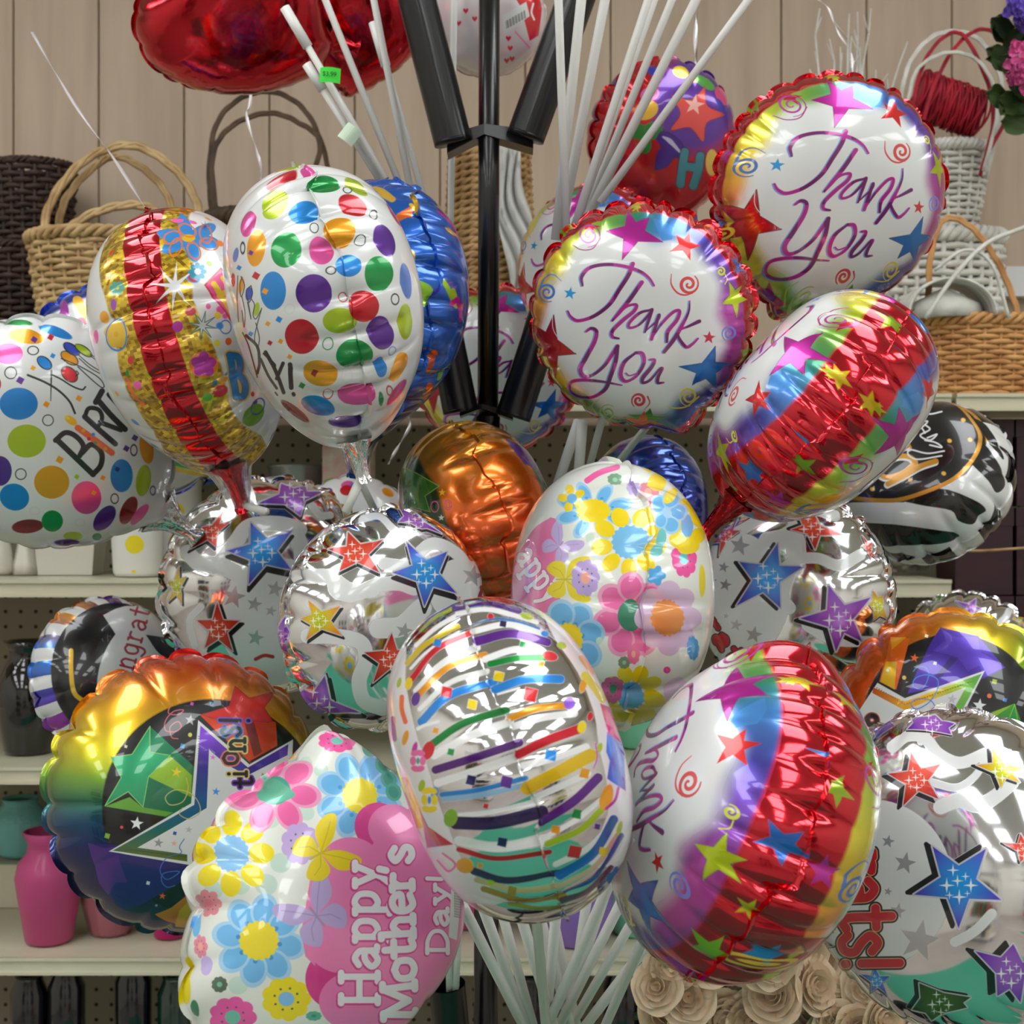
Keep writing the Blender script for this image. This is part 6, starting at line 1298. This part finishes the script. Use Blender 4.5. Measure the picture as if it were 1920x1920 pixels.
def dark_pile():
    for k, (px, y0, w, h, lean, tp) in enumerate(((48, 740, 165, 150, 0, .9), (40, 590, 160, 150, -.004, .88), (62, 445, 150, 165, .0, .85))):
        zz = ZT + k * .134; P = at(px, 740, 2.26)
        t = tag(empty('wicker_basket', (P.x, 2.26, zz)), 'dark brown wicker basket at the far left of the top shelf, ' + ['lowest of its stack', 'middle of its stack', 'topmost of its stack'][k], 'basket', 'dark wicker baskets stacked on the top shelf')
        rx = w / 2 / F * 2.26; b, s = weave(rx, rx * .8, .132, tp, 13, 20, .0048); b.build('woven_body', DARK, t); s.build('stakes', DARK, t); rim(rx, rx * .8, .128, .004).build('braided_rim', DARK, t)
        MB().lathe([(0, .001), (rx * tp, .001), (rx * tp, .007), (0, .007)], 24, sy=.8).build('bottom', DARK, t)
dark_pile()
basket('bark_basket', 'dark bark basket with two tall thin hoop handles behind the polka dot oval', 480, 740, 2.16, 170, 345, BRN, taper=.8, rows=18, stakes=18, r=.006, zb=ZT,
       handles=[([(400, 420, 2.14), (392, 330, 2.15), (405, 235, 2.16), (450, 185, 2.17), (510, 172, 2.18), (565, 200, 2.17), (600, 260, 2.16), (613, 340, 2.15), (560, 420, 2.16)], .0032, None), ([(408, 420, 2.12), (398, 300, 2.12), (430, 240, 2.13), (500, 212, 2.14), (560, 230, 2.14), (600, 275, 2.13), (560, 400, 2.14)], .0032, None)])
# tall roll of braided seagrass with white tissue
P = at(918, 740, 2.10); t = tag(empty('braided_roll', (P.x, 2.10, ZT)), 'tall column of braided seagrass rope standing behind the black pole', 'basket')
b = MB(); rx = 72 / F * 2.1; n = 34 * 40; a = np.linspace(0, 34 * 2 * PI, n)
H_ = (740 - 262) / F * 2.1 - .01
for k in range(3):
    w = a * 7 + k * 2.09; rr = rx * (1.0 + .08 * np.sin(a / 60)); b.tube(np.column_stack([(rr + .004 * np.cos(w)) * np.cos(a), (rr + .004 * np.cos(w)) * np.sin(a), a / a[-1] * H_ + .006 + .0035 * np.sin(w)]), .0042, 5)
b.build('braid', TAN, t)
def cloth(name, label, pts, Y, mt, thick=.02, cat='cloth'):
    base = at(*pts[0], Y); o = tag(empty(name, base), label, cat)
    V = []; Fc = []; nx, ny = 14, 18
    for i in range(ny):
        for j in range(nx):
            u, v = j / (nx - 1), i / (ny - 1); p = (np.array(pts[0]) * (1 - u) + np.array(pts[1]) * u) * (1 - v) + (np.array(pts[3]) * (1 - u) + np.array(pts[2]) * u) * v
            q = at(p[0] + 6 * math.sin(v * 9 + u * 3), p[1], Y + thick * math.sin(u * 17 + 3 * math.sin(v * 6)) * .5) - base; V.append(tuple(q))
    Fc = [(i * nx + j, i * nx + j + 1, (i + 1) * nx + j + 1, (i + 1) * nx + j) for i in range(ny - 1) for j in range(nx - 1)]
    q = MB().add(V, Fc).build('sheet', mt, o); md = q.modifiers.new('solid', 'SOLIDIFY'); md.thickness = .0012
cloth('tissue_wrap', 'white gauze tissue hanging beside the braided seagrass column', [(925, 268), (975, 285), (1015, 560), (955, 560)], 2.02, mat('white tissue', srgb(222, 222, 218), .7, alpha=.8), cat='tissue')
# white baskets at the right
basket('white_basket', 'tall tapered white wicker basket with white and red hoop handles on the top shelf, right', 1786, 418, 2.22, 132, 150, WHW, taper=.60, rows=13, stakes=16, r=.0042, zb=ZT + .2860,
       handles=[([(1690, 300, 2.18), (1695, 150, 2.18), (1740, 75, 2.19), (1800, 60, 2.2), (1850, 90, 2.2), (1880, 180, 2.2), (1850, 330, 2.2)], .0030, None), ([(1700, 200, 2.14), (1720, 130, 2.14), (1780, 98, 2.14), (1840, 120, 2.15), (1870, 200, 2.15), (1845, 320, 2.15)], .0022, None), ([(1716, 330, 2.17), (1712, 200, 2.15), (1742, 100, 2.15), (1800, 62, 2.16), (1850, 150, 2.16), (1862, 230, 2.16), (1838, 330, 2.18)], .0024, REDW), ([(1726, 330, 2.17), (1738, 200, 2.14), (1790, 90, 2.16), (1850, 55, 2.18), (1900, 110, 2.18), (1905, 180, 2.18), (1846, 300, 2.18)], .0024, REDW)])
P = at(1779, 196, 2.2); t = tag(empty('raffia_bundle', P), 'roll of bright red raffia lying in the tall white basket', 'raffia')
t.rotation_euler = (0, math.radians(20), 0); b = MB(); rng = np.random.RandomState(5)
for k in range(46):
    a = np.linspace(0, 2 * PI, 30, endpoint=False); x = (k / 45 - .5) * .105; b.tube(np.column_stack([x + .004 * np.sin(a * 2 + k), .036 * np.cos(a) * (1 + .05 * rng.randn()), .036 * np.sin(a) * (1 + .04 * rng.randn())]), .0020, 5, closed=True)
b.tube([(-.05, 0, 0), (.05, 0, 0)], .033, 20); b.build('wound_strands', REDW, t)
basket('white_basket', 'broad white open weave chip basket behind the natural basket, right', 1768, 740, 2.24, 214, 322, WHW, ryf=.42, taper=.94, rows=20, stakes=26, r=.0058, zb=ZT, flare=1)
wb = [o for o in bpy.data.objects if o.name.startswith('white_basket')][-1]; MB().lathe([(0, .279), (.096, .279), (.096, .283), (0, .283)], 28, sy=.42).build('lid', WHW, wb)
basket('wicker_basket', 'round natural orange willow basket with braided rim at the right end of the top shelf', 1838, 740, 2.02, 250, 140, ORW, ryf=.55, taper=.86, rows=15, stakes=26, r=.0040, zb=ZT,
       handles=[([(1740, 600, 2.00), (1745, 480, 2.0), (1770, 412, 2.0), (1820, 425, 2.0), (1870, 490, 2.0), (1900, 560, 2.0), (1915, 620, 2.0)], .0035, None)])
P = at(1772, 590, 1.99); t = tag(empty('ribbon_spool', (P.x, 1.99, P.z - .005)), 'domed roll of white raffia ribbon resting in the orange willow basket', 'ribbon')
b = MB()
for k in range(24):
    a = np.linspace(0, PI, 24); y = (k / 23 - .5) * .07; b.tube(np.column_stack([.062 * np.cos(a) * (1 + .03 * math.sin(k * 5)), np.full(24, y), .052 * np.sin(a)]), .0022, 5)
b.lathe([(0, 0), (.055, 0), (.05, .02), (.0, .045)], 24, sy=.6); b.build('wound_ribbon', WHW, t)
Q = smooth_path([np.array(at(*p) - P) for p in [(1735, 590, 1.94), (1790, 510, 1.94), (1850, 450, 1.95), (1925, 418, 1.96)]], 8); MB().tube(Q, .0034, 7).build('loose_end', WHW, t)
Q = smooth_path([np.array(at(*p) - P) for p in [(1752, 500, 1.95), (1810, 462, 1.95), (1860, 490, 1.95), (1892, 590, 1.95)]], 8); MB().tube(Q, .0026, 7).build('loose_end', WHW, t)
# white twigs
P = at(1590, 740, 2.24); t = tag(empty('twig_bundle', (P.x, 2.24, ZT)), 'bunch of bare white twigs sticking up behind the highest Thank You balloon', 'twigs')
rng = np.random.RandomState(9); vz = MB().lathe([(.0, .0), (.035, .0), (.045, .09), (.03, .16), (.034, .17)], 24); vz.build('vase', mat('white ceramic', srgb(225, 225, 222), .2), t)
for k, (x, y) in enumerate(((1532, 15), (1520, 130), (1593, 25), (1612, 20), (1600, 70), (1632, 14), (1562, 72), (1700, 78), (1640, 130), (1580, 90), (1618, 90), (1610, 55))):
    E = np.array(at(x, y, 2.24)) - np.array((P.x, 2.24, ZT)); S = np.array((rng.uniform(-.01, .01), 0, .1)); pts = [S]
    for q in (.35, .55, .7, .82, .92, 1): pts.append(S + (E - S) * np.array([q ** 1.6 if abs(x - 1590) > 60 else q, 1, q]) + rng.uniform(-.006, .006, 3) * [1, 1, 0])
    b = MB(); b.tube(pts, [.0028, .0026, .0024, .0022, .0019, .0016, .0012], 6)
    for j in (3, 4, 5): b.tube([pts[j], pts[j] + np.array([rng.uniform(-.025, .025), 0, .03])], [.0014, .0008], 5)
    b.build('twig', WHW, t)
# flowers
def petal(c, R, L, w, cup, rot, tilt, seed):
    rng = np.random.RandomState(seed); V = []; nu, nv = 8, 9
    for i in range(nu):
        u = i / (nu - 1)
        for j in range(nv):
            v = (j / (nv - 1) - .5) * 2; ww = w * min(1, .35 + 1.5 * u) * math.sqrt(max(0.02, 1 - (max(0, u - .45) / .56) ** 2.6)); x = L * u * (1 - .12 * v * v); y = ww * v
            z = cup * (u ** 1.8) * L + .30 * w * v * v + .05 * L * math.sin(v * 5 + seed) * u; V.append((x, y, z))
    V = np.array(V); R1 = np.array(Matrix.Rotation(-tilt, 3, 'Y')); R2 = np.array(Matrix.Rotation(rot, 3, 'Z')); V = V @ R1.T @ R2.T + np.array(c)
    return V, [(i * nv + j, (i + 1) * nv + j, (i + 1) * nv + j + 1, i * nv + j + 1) for i in range(nu - 1) for j in range(nv - 1)]
def rose(size, seed, mt, yel, parent, loc, rot):
    b = MB(); rng = np.random.RandomState(seed); nu, nv = 9, 13
    for n, R_, H, cu, off in ((5, 1.0, .42, .34, 0), (5, .82, .55, .20, .6), (5, .60, .62, .06, .1), (4, .40, .62, -.04, .9), (3, .22, .60, -.06, .3)):
        for k in range(n):
            V = []; q0 = off + 2 * PI * k / n + rng.uniform(-.1, .1); sp = PI / n * 1.45; dr = rng.uniform(-.05, .05); ph = rng.uniform(0, 6)
            for i in range(nu):
                u = i / (nu - 1)
                for j in range(nv):
                    v = (j / (nv - 1) - .5) * 2; e = u * (1 - .18 * abs(v) ** 3)
                    r = R_ * (.12 + .88 * math.sin(min(1, e * 1.15) * PI / 2)) * (1 + dr + .04 * v) + cu * R_ * max(0, e - .6) ** 1.3 * 2
                    r *= 1 + .03 * math.sin(5 * v + ph) * u
                    z = H * e ** 1.3 - cu * max(0, e - .7) ** 1.5 * 1.2 + .03 * math.sin(6 * v + ph) * u
                    a_ = q0 + v * sp * (.35 + .65 * math.sin(min(1, u * 1.3) * PI / 2)); V.append((r * math.cos(a_), r * math.sin(a_), z))
            b.add(V, [(i * nv + j, (i + 1) * nv + j, (i + 1) * nv + j + 1, i * nv + j + 1) for i in range(nu - 1) for j in range(nv - 1)])
    o = b.build('blossom', mt, parent); o.scale = (size,) * 3; o.location = loc; o.rotation_euler = rot
    return o
CR_ = mat('cream silk petals', srgb(254, 222, 184), .6, noise=(3, srgb(255, 238, 212), (1, 1, 1)), sss=.15); LEAF = mat('dark silk leaves', srgb(40, 62, 34), .5, noise=(12, srgb(70, 92, 50), (1, 1, 1)))
P = at(1560, 1960, 1.32); base = Vector((P.x, 1.32, P.z)); t = tag(empty('silk_flower_bush', base), 'bush of cream silk roses with dark leaves under the balloons at the lower right', 'artificial flowers')
rng = np.random.RandomState(21); k = 0
spots = [(1235, 1850), (1290, 1870), (1262, 1800), (1350, 1845), (1345, 1905), (1415, 1855), (1410, 1915), (1470, 1905), (1475, 1830), (1500, 1770), (1540, 1800), (1560, 1890), (1600, 1885), (1545, 1935), (1610, 1935), (1650, 1905), (1690, 1930), (1500, 1890), (1440, 1800), (1745, 1925), (1905, 1900), (1880, 1935), (1580, 1840), (1380, 1800), (1300, 1930), (1820, 1930), (1520, 1850), (1330, 1800), (1450, 1870), (1625, 1850), (1570, 1930), (1860, 1915), (1240, 1900), (1720, 1905), (1500, 1930)]
first = None
for k, (x, y) in enumerate(spots):
    loc = at(x, y, 1.26 + .08 * rng.rand()) - base; rot = (PI / 2 + rng.uniform(-.6, .3), rng.uniform(-.6, .6), rng.uniform(-.5, .5)); s_ = rng.uniform(.019, .026)
    if k < 4: o = rose(s_, k + 1, CR_, None, t, loc, rot); first = (first or []) + [o]
    else:
        o = first[k % 4].copy(); col.objects.link(o); o.location = loc; o.rotation_euler = rot; o.scale = (s_,) * 3
b = MB(); rng = np.random.RandomState(3)
for k in range(150):
    x, y = rng.uniform(1230, 1920), rng.uniform(1800, 1960); q = at(x, y, 1.33 + .06 * rng.rand()) - base
    V, Fc = petal((0, 0, 0), 1, .03, .011, .2, rng.uniform(0, 6.28), rng.uniform(-.5, 1.2), k); b.add(V + np.array(q), Fc)
lv = b.build('foliage', LEAF, t); lv['kind'] = 'stuff'
b = MB()
for x, y in spots[::2]: b.tube([at(x, y, 1.33) - base, (at(x, y, 1.33) - base) * .4 + Vector((0, .02, -.06)), (0, .03, -.25)], .002, 5)
b.tube([(0, .03, -.2), (0, .03, .02 - base.z + .06)], .012, 10); b.build('stems', LEAF, t)
MB().lathe([(0, .001 - base.z), (.09, .001 - base.z), (.12, .25 - base.z), (.11, .25 - base.z), (.08, .02 - base.z), (0, .02 - base.z)], 28, (0, .03, 0)).build('pot', mat('dark flower pot', srgb(40, 40, 44), .5), t)
base = at(1925, 90, 2.0); t = tag(empty('flower_garland', base), 'hanging garland of purple and pink silk blossoms at the top right corner', 'artificial flowers')
b = MB(); b.tube([(.03, .05, .3), (.03, .05, -.12)], .006, 6)
b.tube([(.03, .05, .3), (.03, YW - 2.0 - .002, .3)], .004, 6); b.build('stem', LEAF, t)
for grp, (cx, cy, cw, ch, c1) in enumerate(((1925, 20, 40, 40, srgb(120, 90, 190)), (1928, 125, 40, 65, srgb(225, 90, 150)))):
    b = MB(); mt = mat(['purple', 'pink'][grp] + ' silk petals', c1, .6, noise=(30, tuple(min(1, v * 1.8 + .05) for v in c1), (1, 1, 1)))
    for k in range(70):
        a, q = rng.uniform(0, 6.28), math.sqrt(rng.rand()); P = at(cx + cw * q * math.cos(a), cy + ch * q * math.sin(a), 2.0 - .03 * (1 - q * q)) - base
        for j in range(4): V, Fc = petal((0, 0, 0), 1, .010, .0055, .2, j * PI / 2 + k, .3, k); V = V @ np.array(Matrix.Rotation(PI / 2 + rng.uniform(-.5, .5), 3, 'X')).T; b.add(V + np.array(P), Fc)
    o = b.build('flower_head', mt, t)
b = MB()
for k in range(16): V, Fc = petal((0, 0, 0), 1, .05, .018, .2, rng.uniform(0, 6.28), .4, k); V = V @ np.array(Matrix.Rotation(PI / 2, 3, 'X')).T; b.add(V + np.array(at(rng.uniform(1880, 1935), rng.uniform(50, 260), 2.03) - base), Fc)
b.build('leaf_cluster', LEAF, t)

# pots and vases
def turned(name, label, px, pyb, Y, prof, mt, cat, z, mod=None, n=40, wall=.92, group=None, sy=1.0, px_unit=True):
    P = at(px, pyb, Y); k = Y / F if px_unit else 1; t = tag(empty(name, (P.x, Y, z + .0015)), label, cat, group)
    pr = [(r * k, h * k) for r, h in prof]; inner = [(r * wall, h) for r, h in pr[::-1] if h > pr[0][1] + .004] + [(0, pr[0][1] + .005)]
    b = MB().lathe([(0, 0)] + pr + inner, n, mod=mod, sy=sy); b.build('body', mt, t)
    return t
def glassy(name, c, rough, alpha=1, trans=.55): return mat(name, c, rough, trans=trans, ior=1.2, coat=.3)
Z2, Z3, Z4, Z5 = SHZ[1], SHZ[2], SHZ[3], SHZ[4]
cer = mat('white ceramic glaze', srgb(228, 224, 212), .25, coat=.4)
turned('ceramic_vase', 'slim white ceramic vase at the extreme left of the shelf', 2, 1085, 2.1, [(20, 0), (26, 8), (20, 50), (10, 85), (12, 92)], cer, 'vase', Z2)
turned('angel_figurine', 'white ceramic figurine in a robe beside the white planter', 48, 1085, 2.1, [(24, 0), (22, 20), (16, 50), (13, 66), (5, 74), (9, 82), (9, 90), (4, 96), (0, 97)], cer, 'figurine', Z2, mod=lambda a, z: 1 + .06 * math.cos(6 * a))
P = at(133, 1085, 2.12); t = tag(empty('planter_box', (P.x, 2.12, Z2 + .001)), 'plain cream rectangular ceramic planter on the left shelf', 'planter'); k = 2.12 / F
b = MB(); V = []
for z, w in ((0, 50), (90, 58), (90, 54), (6, 46)):
    for sx, sy in ((-1, -1), (1, -1), (1, 1), (-1, 1)): V.append((sx * w * k, sy * w * k * .7, z * k))
b.add(V, [(0, 3, 2, 1)] + [(r * 4 + j, r * 4 + (j + 1) % 4, r * 4 + 4 + (j + 1) % 4, r * 4 + 4 + j) for r in range(3) for j in range(4)] + [(12, 13, 14, 15)]); b.build('body', cer, t, smooth=False)
def dotmat(name):
    m = mat(name, srgb(230, 230, 226), .3, coat=.3); nt = m.node_tree; L = nt.links
    tc = nt.nodes.new('ShaderNodeTexCoord'); vo = nt.nodes.new('ShaderNodeTexVoronoi'); vo.inputs['Scale'].default_value = 22; vo.inputs['Randomness'].default_value = .35
    lt = nt.nodes.new('ShaderNodeMath'); lt.operation = 'LESS_THAN'; lt.inputs[1].default_value = .30; rp = nt.nodes.new('ShaderNodeValToRGB'); rp.color_ramp.interpolation = 'CONSTANT'
    e = rp.color_ramp.elements; e[0].color = (*srgb(240, 220, 40), 1); e[1].position = .33; e[1].color = (*srgb(130, 200, 90), 1); q = e.new(.66); q.color = (*srgb(205, 130, 200), 1)
    mx = nt.nodes.new('ShaderNodeMix'); mx.data_type = 'RGBA'; mx.inputs[6].default_value = (*srgb(230, 230, 226), 1); sp = nt.nodes.new('ShaderNodeSeparateColor')
    L.new(tc.outputs['Object'], vo.inputs['Vector']); L.new(vo.outputs['Distance'], lt.inputs[0]); L.new(vo.outputs['Color'], sp.inputs[0]); L.new(sp.outputs[0], rp.inputs[0]); L.new(rp.outputs[0], mx.inputs[7]); L.new(lt.outputs[0], mx.inputs[0]); L.new(mx.outputs[2], nt.nodes['Principled BSDF'].inputs['Base Color'])
    return m
DM = dotmat('white glaze with pastel dots')
turned('polka_dot_pot', 'white pot with yellow, green and lilac dots under the left polka dot balloon', 258, 1085, 2.05, [(40, 0), (45, 8), (49, 85), (52, 96)], DM, 'pot', Z2, sy=.9)
turned('polka_dot_pot', 'taller white dotted pot behind, next to the blue balloon neck', 335, 1085, 2.24, [(34, 0), (38, 8), (44, 180), (47, 195)], DM, 'pot', Z2, sy=.9)
turned('black_vase', 'glossy black glass vase on the middle left shelf', 52, 1438, 2.06, [(38, 0), (44, 6), (54, 80), (56, 130), (42, 160), (32, 178), (34, 196), (44, 210)], mat('black glass', srgb(8, 8, 10), .05, coat=1), 'vase', Z3)
P = at(20, 1640, 2.22); t = tag(empty('riser_board', (P.x - .02, 2.22, Z4 + .001)), 'low cream riser board at the back of the lower left shelf', 'riser'); MB().box(-.11, .07, -.03, .06, 0, .068).build('block', cream, t, smooth=False)
turned('turquoise_vase', 'pale turquoise textured vase on the riser board, lower left edge', 38, 1640, 2.24, [(30, 0), (44, 10), (50, 50), (44, 85), (30, 100), (34, 108)], mat('turquoise glaze', srgb(120, 190, 185), .35, bump=(90, .6, .003)), 'vase', Z4 + .070)
pf = mat('frosted pink glass', srgb(226, 92, 150), .38, trans=.35, ior=1.3, coat=.2, sss=.2)
turned('pink_vase', 'frosted pink glass vase with flared neck on the lower left shelf', 92, 1795, 2.02, [(38, 0), (44, 6), (56, 80), (62, 120), (56, 148), (40, 168), (38, 185), (48, 206), (46, 207)], pf, 'vase', Z4)
turned('ribbed_vase', 'small clear pink ribbed glass vase next to the frosted pink one', 208, 1795, 2.06, [(34, 0), (38, 6), (52, 60), (54, 100), (50, 120)], glassy('clear pink glass', srgb(240, 150, 165), .08), 'vase', Z4, mod=lambda a, z: 1 + .05 * math.cos(14 * a))
turned('magenta_pot', 'deep magenta pot on the lower shelf under the rainbow balloon', 318, 1795, 2.04, [(24, 0), (28, 3), (36, 60), (40, 90)], mat('magenta glaze', srgb(190, 10, 110), .35), 'pot', Z4)
turned('pink_vase', 'dusty pink vase seen between the white sticks, left one', 885, 1795, 2.1, [(40, 0), (44, 6), (50, 60), (46, 100), (38, 120)], pf, 'vase', Z4)
turned('ribbed_vase', 'rose pink ribbed glass seen between the white sticks', 968, 1795, 2.16, [(28, 0), (32, 6), (38, 60), (36, 95)], glassy('rose glass', srgb(225, 100, 140), .15), 'vase', Z4, mod=lambda a, z: 1 + .05 * math.cos(12 * a))
turned('purple_vase', 'lilac purple vase behind the white sticks below the striped balloon', 1085, 1795, 2.02, [(50, 0), (56, 5), (66, 60), (66, 120), (60, 150)], mat('lilac glass', srgb(160, 125, 215), .3, trans=.2), 'vase', Z4)
mint = mat('mint green glaze', srgb(130, 215, 180), .35)
turned('mint_pot', 'mint green pot behind the sticks left of the large Thank You balloon', 1190, 1795, 2.06, [(36, 0), (40, 4), (50, 40), (54, 62)], mint, 'pot', Z4)
turned('mint_pot', 'mint green vase showing between the striped and large Thank You balloons', 1205, 1438, 2.12, [(46, 0), (50, 5), (60, 70), (50, 110)], mint, 'pot', Z3)
P = at(655, 1085, 2.14); t = tag(empty('gift_box', (P.x, 2.14, Z2 + .001)), 'tall white gift box printed with pink roses behind the balloon necks', 'box'); k = 2.14 / F
fm = mat('rose printed card', srgb(214, 216, 196), .5, noise=(26, srgb(215, 120, 140), (1, 1, 1))); MB().box(-44 * k, 44 * k, -.04, .04, 0, 240 * k).build('carton', fm, t, smooth=False); MB().box(-46 * k, 46 * k, -.042, .042, 240 * k, 262 * k).build('lid', fm, t, smooth=False)
turned('metal_bucket', 'small galvanised metal bucket behind the red and gold balloon neck', 560, 1085, 2.2, [(40, 0), (44, 4), (56, 190), (60, 196), (60, 200)], mat('galvanised steel', srgb(150, 155, 155), .3, .9), 'bucket', Z2)
dk = mat('dark glass', srgb(16, 18, 26), .1, coat=1)
for k, x in enumerate((55, 125, 250, 330, 1165, 1235, 1000)):
    turned('dark_jar', 'dark glass jar on the lowest shelf, %s' % ['first from the left', 'second from the left', 'third from the left', 'fourth from the left', 'right of the white sticks', 'beside the silk roses', 'behind the white sticks'][k], x, 2160, 2.1, [(30, 0), (34, 5), (34, 200 + 12 * (k % 3)), (24, 225 + 12 * (k % 3)), (26, 235 + 12 * (k % 3))], [dk, mat('dark teal glass', srgb(12, 60, 50), .1, coat=1)][k == 3], 'jar', Z5, group='dark glass jars on the lowest shelf')
# dark boxes and stones at the right
bxm = mat('dark plum card', srgb(58, 26, 36), .45, noise=(8, srgb(44, 20, 28), (1, 1, 4)))
x0 = at(1768, 0, 1.98).x
rows = [(SHZ[0] - .03, 'top'), (0, ''), (0, '')]
zz = SHZ[3] + .001; hh = (SHZ[0] - .03 - zz) / 6
for r_ in range(6):
    for c_ in range(3):
        xa = at(1792, 0, 1.98).x + c_ * .088; o = tag(empty('gift_box', (xa + .042, 2.03, zz + r_ * hh)), 'dark plum box at right edge, layer %d up, column %d from the left' % (r_ + 1, c_ + 1), 'box', 'dark plum boxes stacked at the right edge')
        MB().box(-.041, .041, -.045, .045, 0, hh * .78).build('carton', bxm, o, smooth=False); MB().box(-.0425, .0425, -.0465, .0465, hh * .78, hh - .002).build('lid', bxm, o, smooth=False)
P = at(1705, 1105, 2.12); t = tag(empty('stone_jar', (P.x, 2.12, Z2 + .001)), 'square glass jar full of pale pebbles beside the dark boxes', 'jar'); k = 2.12 / F
MB().box(-54 * k, 54 * k, -.04, .04, 0, 92 * k).build('glass', mat('clear glass', (.9, .9, .9), .03, trans=.95, ior=1.45, alpha=.35), t, smooth=False)
b = MB(); rng = np.random.RandomState(2)
for j in range(70):
    q = (rng.uniform(-46, 46) * k, rng.uniform(-.032, .032), rng.uniform(6, 78) * k); b.lathe([(.0, -.005), (.006, -.003), (.008, 0), (.006, .003), (0, .005)], 8, q, sx=rng.uniform(.8, 1.3))
o = b.build('pebbles', mat('pebbles', srgb(205, 190, 160), .5, noise=(40, srgb(120, 110, 90), (1, 1, 1))), t); o['kind'] = 'stuff'
# curling ribbons hanging in front of the wall
rib = mat('pearl curling ribbon', srgb(235, 230, 232), .2, .3)
def ribbon(label, P, w=.0022, c=rib):
    Q = smooth_path([np.array(at(*p)) for p in P], 8); o = tag(empty('curling_ribbon', tuple(Q[0])), label, 'ribbon', 'pearl curling ribbons'); Q = Q - Q[0]
    V = []; 
    for i, q in enumerate(Q): a = i * .35; d = np.array([math.cos(a), math.sin(a) * .5, 0]) * w; V += [q - d, q + d]
    o2 = MB().add(V, [(2 * i, 2 * i + 1, 2 * i + 3, 2 * i + 2) for i in range(len(Q) - 1)]).build('strand', c, o); md = o2.modifiers.new('solid', 'SOLIDIFY'); md.thickness = .0004
ribbon('thin pearl ribbon falling diagonally onto the red and gold balloon', [(60, 60, 1.7), (130, 180, 1.6), (215, 300, 1.5), (278, 400, 1.32)])
ribbon('pearl ribbon dangling in front of the hoop handles', [(474, -30, 1.9), (470, 180, 1.9), (462, 215, 1.9), (480, 280, 1.9), (490, 330, 1.9), (470, 420, 1.9)])
ribbon('pearl ribbon hanging from the top edge right of the sticks', [(1305, -10, 1.7), (1304, 60, 1.7), (1303, 125, 1.66)], .0028)
ribbon('pearl ribbon curling down over the white twigs', [(1530, -5, 1.9), (1555, 20, 1.9), (1570, 60, 1.9), (1595, 100, 1.9), (1600, 150, 1.9)])
ribbon('white ribbon tail curling above the orange balloon', [(765, 775, 1.6), (768, 800, 1.6), (745, 840, 1.6), (728, 870, 1.6)])
Q = smooth_path([np.array(at(x_, 1030 + 3 * math.sin(x_ / 40), 1.925)) for x_ in range(1690, 2060, 30)], 4); t = tag(empty('twine', tuple(Q[0])), 'twisted natural twine stretched across the dark plum boxes', 'twine'); MB().tube(Q - Q[0], .0022, 6).build('strand', TAN, t)
# stock racks further back in the shop, seen in the foil reflections
def rack(x, y, label, cols):
    t = tag(empty('stock_rack', (x, y, 0)), label, 'rack'); f = MB()
    for z in (.1, .6, 1.1, 1.6): f.box(-.6, .6, -.25, .25, z, z + .03)
    for sx in (-.6, .57): f.box(sx, sx + .03, -.25, -.22, 0, 1.9); f.box(sx, sx + .03, .22, .25, 0, 1.9)
    f.build('frame', lamp_f, t, smooth=False); rg = np.random.RandomState(int(abs(x) * 10))
    for i, c in enumerate(cols):
        b = MB(); z = (.13, .63, 1.13)[i % 3]
        for k in range(3): xx = -.55 + (.38 * k) + .03 * i; b.box(xx, xx + .16, -.2, .2, z, z + rg.uniform(.2, .4))
        b.build('stock', mat('stock colour', c, .5), t, smooth=False)
rack(-1.7, -1.6, 'stock rack behind the camera on the left', [srgb(40, 60, 120), srgb(180, 60, 60), srgb(30, 30, 40), srgb(220, 200, 160), srgb(60, 120, 80)])
rack(1.8, -1.4, 'stock rack behind the camera on the right', [srgb(230, 150, 150), srgb(35, 40, 60), srgb(200, 180, 60), srgb(90, 50, 40), srgb(160, 160, 170)])
rack(0.2, -4.2, 'stock rack far behind the camera', [srgb(220, 120, 90), srgb(50, 50, 60), srgb(200, 200, 200), srgb(60, 90, 160)])
